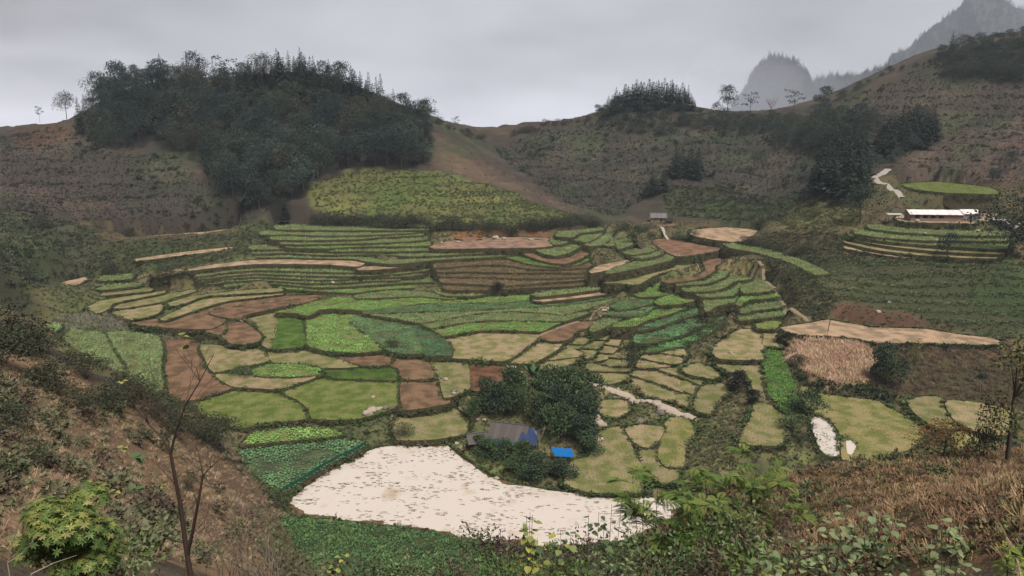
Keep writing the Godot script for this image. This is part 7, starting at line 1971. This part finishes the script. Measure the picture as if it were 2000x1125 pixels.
func rounded(p: PackedVector2Array, cuts := 3) -> PackedVector2Array:
	var out := PackedVector2Array()
	var n := p.size()
	for i in n:
		var a := p[(i + n - 1) % n]
		var b := p[i]
		var c := p[(i + 1) % n]
		var d := p[(i + 2) % n]
		# centripetal tangents keep long thin outlines from overshooting
		var k := c.distance_to(b)
		var t1 := (c - a).limit_length(k) * 0.45
		var t2 := (d - b).limit_length(k) * 0.45
		for s in cuts:
			var t := float(s) / cuts
			var t_2 := t * t
			var t_3 := t_2 * t
			out.append(b * (2 * t_3 - 3 * t_2 + 1) + t1 * (t_3 - 2 * t_2 + t) + c * (3 * t_2 - 2 * t_3) + t2 * (t_3 - t_2))
	return out


func tri_mesh(v: PackedVector3Array, n: PackedVector3Array, c := PackedColorArray(), idx := PackedInt32Array()) -> ArrayMesh:
	var a := []
	a.resize(Mesh.ARRAY_MAX)
	a[Mesh.ARRAY_VERTEX] = v
	a[Mesh.ARRAY_NORMAL] = n
	if c.size():
		a[Mesh.ARRAY_COLOR] = c
	if idx.size():
		# front faces run clockwise: turn any triangle that looks against its normals
		for i in range(0, idx.size(), 3):
			var p := v[idx[i]]
			if (v[idx[i + 2]] - p).cross(v[idx[i + 1]] - p).dot(n[idx[i]] + n[idx[i + 1]] + n[idx[i + 2]]) < 0:
				var k := idx[i + 1]
				idx[i + 1] = idx[i + 2]
				idx[i + 2] = k
		a[Mesh.ARRAY_INDEX] = idx
	var m := ArrayMesh.new()
	m.add_surface_from_arrays(Mesh.PRIMITIVE_TRIANGLES, a)
	return m


# ---------------------------------------------------------------- ground heights
func surface_through(points: Array, stiff: float) -> Callable:
	# thin plate spline through (x, height, z) points
	var n := points.size() / 3
	var px := PackedFloat64Array()
	var pz := PackedFloat64Array()
	for i in n:
		px.append(points[i * 3] / 100.0)
		pz.append(points[i * 3 + 2] / 100.0)
	var m := n + 3
	var rows := []
	for i in m:
		var row := PackedFloat64Array()
		row.resize(m + 1)
		if i < n:
			for j in n:
				var r2 := (px[i] - px[j]) ** 2 + (pz[i] - pz[j]) ** 2
				row[j] = stiff if i == j else 0.5 * r2 * log(maxf(r2, 1e-12))
			row[n] = 1.0
			row[n + 1] = px[i]
			row[n + 2] = pz[i]
			row[m] = points[i * 3 + 1]
		else:
			for j in n:
				row[j] = 1.0 if i == n else (px[j] if i == n + 1 else pz[j])
		rows.append(row)
	for i in m:
		var best := i
		for j in range(i + 1, m):
			if absf(rows[j][i]) > absf(rows[best][i]):
				best = j
		var swap: PackedFloat64Array = rows[i]
		rows[i] = rows[best]
		rows[best] = swap
		var top: PackedFloat64Array = rows[i]
		for j in range(i + 1, m):
			var row: PackedFloat64Array = rows[j]
			var k := row[i] / top[i]
			if k != 0.0:
				for c in range(i, m + 1):
					row[c] -= k * top[c]
				rows[j] = row
	var w := PackedFloat64Array()
	w.resize(m)
	for i in range(m - 1, -1, -1):
		var s: float = rows[i][m]
		for j in range(i + 1, m):
			s -= rows[i][j] * w[j]
		w[i] = s / rows[i][i]
	return func(x: float, z: float) -> float:
		x /= 100.0
		z /= 100.0
		var h := w[n] + w[n + 1] * x + w[n + 2] * z
		for i in n:
			var dx := x - px[i]
			var dz := z - pz[i]
			var r2 := dx * dx + dz * dz + 1e-12
			h += w[i] * 0.5 * r2 * log(r2)
		return h


func survey_slopes() -> void:
	var far := surface_through(VALLEY_POINTS, 0.004)
	var near := surface_through(NEAR_POINTS, 0.002)
	coarse.resize(CNX * CNZ)
	for j in CNZ:
		var z := CZ0 + j * COARSE
		for i in CNX:
			var x := CX0 + i * COARSE
			var a: float = far.call(x, z)
			if z > -135.0:
				var b: float = near.call(x, z)
				var h := clampf(0.5 + 0.5 * (a - b) / 2.0, 0, 1)
				a = b + (a - b) * h + 2.0 * h * (1 - h)
			coarse[j * CNX + i] = a


func survey() -> void:
	heights.resize(NX * NZ)
	for j in NZ:
		var z := Z0 + j * STEP
		for i in NX:
			var x := X0 + i * STEP
			heights[j * NX + i] = shaped(x, z)
	# each field is built up from below and cut into the slope behind: the ground passes just under it
	for pass_no in 2:
		for f in field_list:
			var r: Rect2 = f.box.grow(12.0 if pass_no == 0 else 2.5)
			var i0 := maxi(0, int((r.position.x - X0) / STEP))
			var i1 := mini(NX - 1, int((r.end.x - X0) / STEP) + 1)
			var j0 := maxi(0, int((r.position.y - Z0) / STEP))
			var j1 := mini(NZ - 1, int((r.end.y - Z0) / STEP) + 1)
			for j in range(j0, j1 + 1):
				for i in range(i0, i1 + 1):
					var p := Vector2(X0 + i * STEP, Z0 + j * STEP)
					var at := j * NX + i
					if pass_no == 0:
						if heights[at] < f.level - 0.8:
							heights[at] = maxf(heights[at], f.level - 0.8 - 0.5 * maxf(0.0, poly_distance(p, f.poly) - 1.0))
					elif heights[at] > f.level - 0.7 and near_poly(p, f.poly, 1.7):
						heights[at] = f.level - 0.7


func poly_distance(p: Vector2, poly: PackedVector2Array) -> float:
	if Geometry2D.is_point_in_polygon(p, poly):
		return 0.0
	var best := 1e9
	for i in poly.size():
		best = minf(best, Geometry2D.get_closest_point_to_segment(p, poly[i], poly[(i + 1) % poly.size()]).distance_squared_to(p))
	return sqrt(best)


func near_poly(p: Vector2, poly: PackedVector2Array, most: float) -> bool:
	if Geometry2D.is_point_in_polygon(p, poly):
		return true
	var m2 := most * most
	for i in poly.size():
		if Geometry2D.get_closest_point_to_segment(p, poly[i], poly[(i + 1) % poly.size()]).distance_squared_to(p) < m2:
			return true
	return false


func cubic(a: float, b: float, c: float, d: float, t: float) -> float:
	return b + 0.5 * t * (c - a + t * (2 * a - 5 * b + 4 * c - d + t * (3 * (b - c) + d - a)))


func smooth_height(x: float, z: float) -> float:
	var u := clampf((x - CX0) / COARSE, 1, CNX - 3.001)
	var v := clampf((z - CZ0) / COARSE, 1, CNZ - 3.001)
	var i := int(u)
	var j := int(v)
	u -= i
	v -= j
	var r := [0.0, 0.0, 0.0, 0.0]
	for k in 4:
		var o := (j + k - 1) * CNX + i
		r[k] = cubic(coarse[o - 1], coarse[o], coarse[o + 1], coarse[o + 2], u)
	return cubic(r[0], r[1], r[2], r[3], v)


func shaped(x: float, z: float) -> float:
	var h := smooth_height(x, z)
	var d := -z
	var rough := noise_a.get_noise_2d(x, z) * 0.9 + noise_b.get_noise_2d(x, z) * 0.35
	if d > 130.0:
		var hill := smoothstep(13.0, 24.0, h)
		h += rough * (0.25 + 1.2 * hill)
		# old farming steps along the hillsides
		var s := 3.2 + 0.8 * noise_c.get_noise_2d(x * 1.3, z)
		var q := h / s + noise_a.get_noise_2d(x * 0.6 + 90.0, z * 0.6) * 0.7
		var fr := q - floorf(q)
		var stepped := (smoothstep(0.5, 0.92, fr) - fr) * s
		h += stepped * 0.8 * smoothstep(14.0, 20.0, h) * (1.0 - smoothstep(58.0, 70.0, h))
	else:
		h += rough * smoothstep(4.0, 20.0, h) * smoothstep(6.0, 20.0, d)
	return h


func ground(x: float, z: float) -> float:
	var u := clampf((x - X0) / STEP, 0, NX - 1.001)
	var v := clampf((z - Z0) / STEP, 0, NZ - 1.001)
	var i := int(u)
	var j := int(v)
	u -= i
	v -= j
	var o := j * NX + i
	return lerpf(lerpf(heights[o], heights[o + 1], u), lerpf(heights[o + NX], heights[o + NX + 1], u), v)


func field_at(x: float, z: float) -> int:
	var best := -1
	var p := Vector2(x, z)
	for i in field_list.size():
		var f: Dictionary = field_list[i]
		if f.box.has_point(p) and (best < 0 or f.level > field_list[best].level) and Geometry2D.is_point_in_polygon(p, f.poly):
			best = i
	return best


func stand(x: float, z: float) -> float:
	var f := field_at(x, z)
	var h := ground(x, z)
	return h if f < 0 else maxf(h, field_list[f].level)


func slope_normal(x: float, z: float) -> Vector3:
	var e := 1.5
	return Vector3(ground(x - e, z) - ground(x + e, z), 2 * e, ground(x, z - e) - ground(x, z + e)).normalized()


func in_zone(called: String, x: float, z: float) -> bool:
	var zn: Dictionary = zone_list[called]
	var p := Vector2(x, z)
	return zn.box.has_point(p) and Geometry2D.is_point_in_polygon(p, zn.poly)


func read_fields() -> void:
	for f in FIELDS:
		var p := rounded(poly_of(f[3]))
		if f[2] in [0, 3]:
			var wider := Geometry2D.offset_polygon(p, 0.9 if f[2] == 3 else 0.3)
			if wider.size() == 1:
				p = wider[0]
		if Geometry2D.triangulate_polygon(p).is_empty():
			p = poly_of(f[3])
			print("outline kept plain: ", f[0], " ", f[1], " ", p[0])
		var spot := box_of(p).get_center()
		if f[2] == 3 and f[0] in "to" and f[1] >= 1.3 and f[1] < 4.2 and spot.x < 40.0 and spot.y < -140.0:
			# stepped across the slope in narrow ledges
			var e := 4.0
			var up := Vector2(smooth_height(spot.x + e, spot.y) - smooth_height(spot.x - e, spot.y), smooth_height(spot.x, spot.y + e) - smooth_height(spot.x, spot.y - e)).normalized()
			var along := Vector2(-up.y, up.x)
			var lo := 1e9
			var hi := -1e9
			for q in p:
				lo = minf(lo, q.dot(up))
				hi = maxf(hi, q.dot(up))
			var n := int(roundf((hi - lo) / 6.6))
			if n > 1:
				for k in n:
					var a := lo + (hi - lo) * k / n - (1.0 if k == 0 else -0.12)
					var b := lo + (hi - lo) * (k + 1) / n + 0.5
					var mid := along * spot.dot(along)
					var strip := PackedVector2Array()
					for s in 9:
						strip.append(mid + along * (s - 4) * 10.0 + up * (a + 0.7 * sin(s * 1.7 + f[1] * 9.0 + k)))
					for s in 9:
						strip.append(mid + along * (4 - s) * 10.0 + up * (b + 0.7 * sin((8 - s) * 1.7 + f[1] * 9.0 + k + 1)))
					for piece in Geometry2D.intersect_polygons(p, strip):
						if piece.size() > 3 and box_of(piece).get_area() > 6.0 and not Geometry2D.triangulate_polygon(piece).is_empty():
							field_list.append({"kind": f[0] if rng.randf() < 0.75 else "o", "level": f[1] + 0.012 * (field_list.size() % 9) + 0.34 * (k - n * 0.4), "block": f[2], "poly": piece, "box": box_of(piece)})
				continue
		field_list.append({"kind": f[0], "level": f[1] + 0.012 * (field_list.size() % 9), "block": f[2], "poly": p, "box": box_of(p)})
	for b in [[POND, 0.0], [SMALL_POND, 1.45], [SMALL_POOL, 1.72]]:
		var p := rounded(poly_of(b[0]))
		field_list.append({"kind": "water", "level": b[1], "block": 9, "poly": p, "box": box_of(p)})
	for called in ZONES:
		var p := poly_of(ZONES[called])
		zone_list[called] = {"poly": p, "box": box_of(p)}
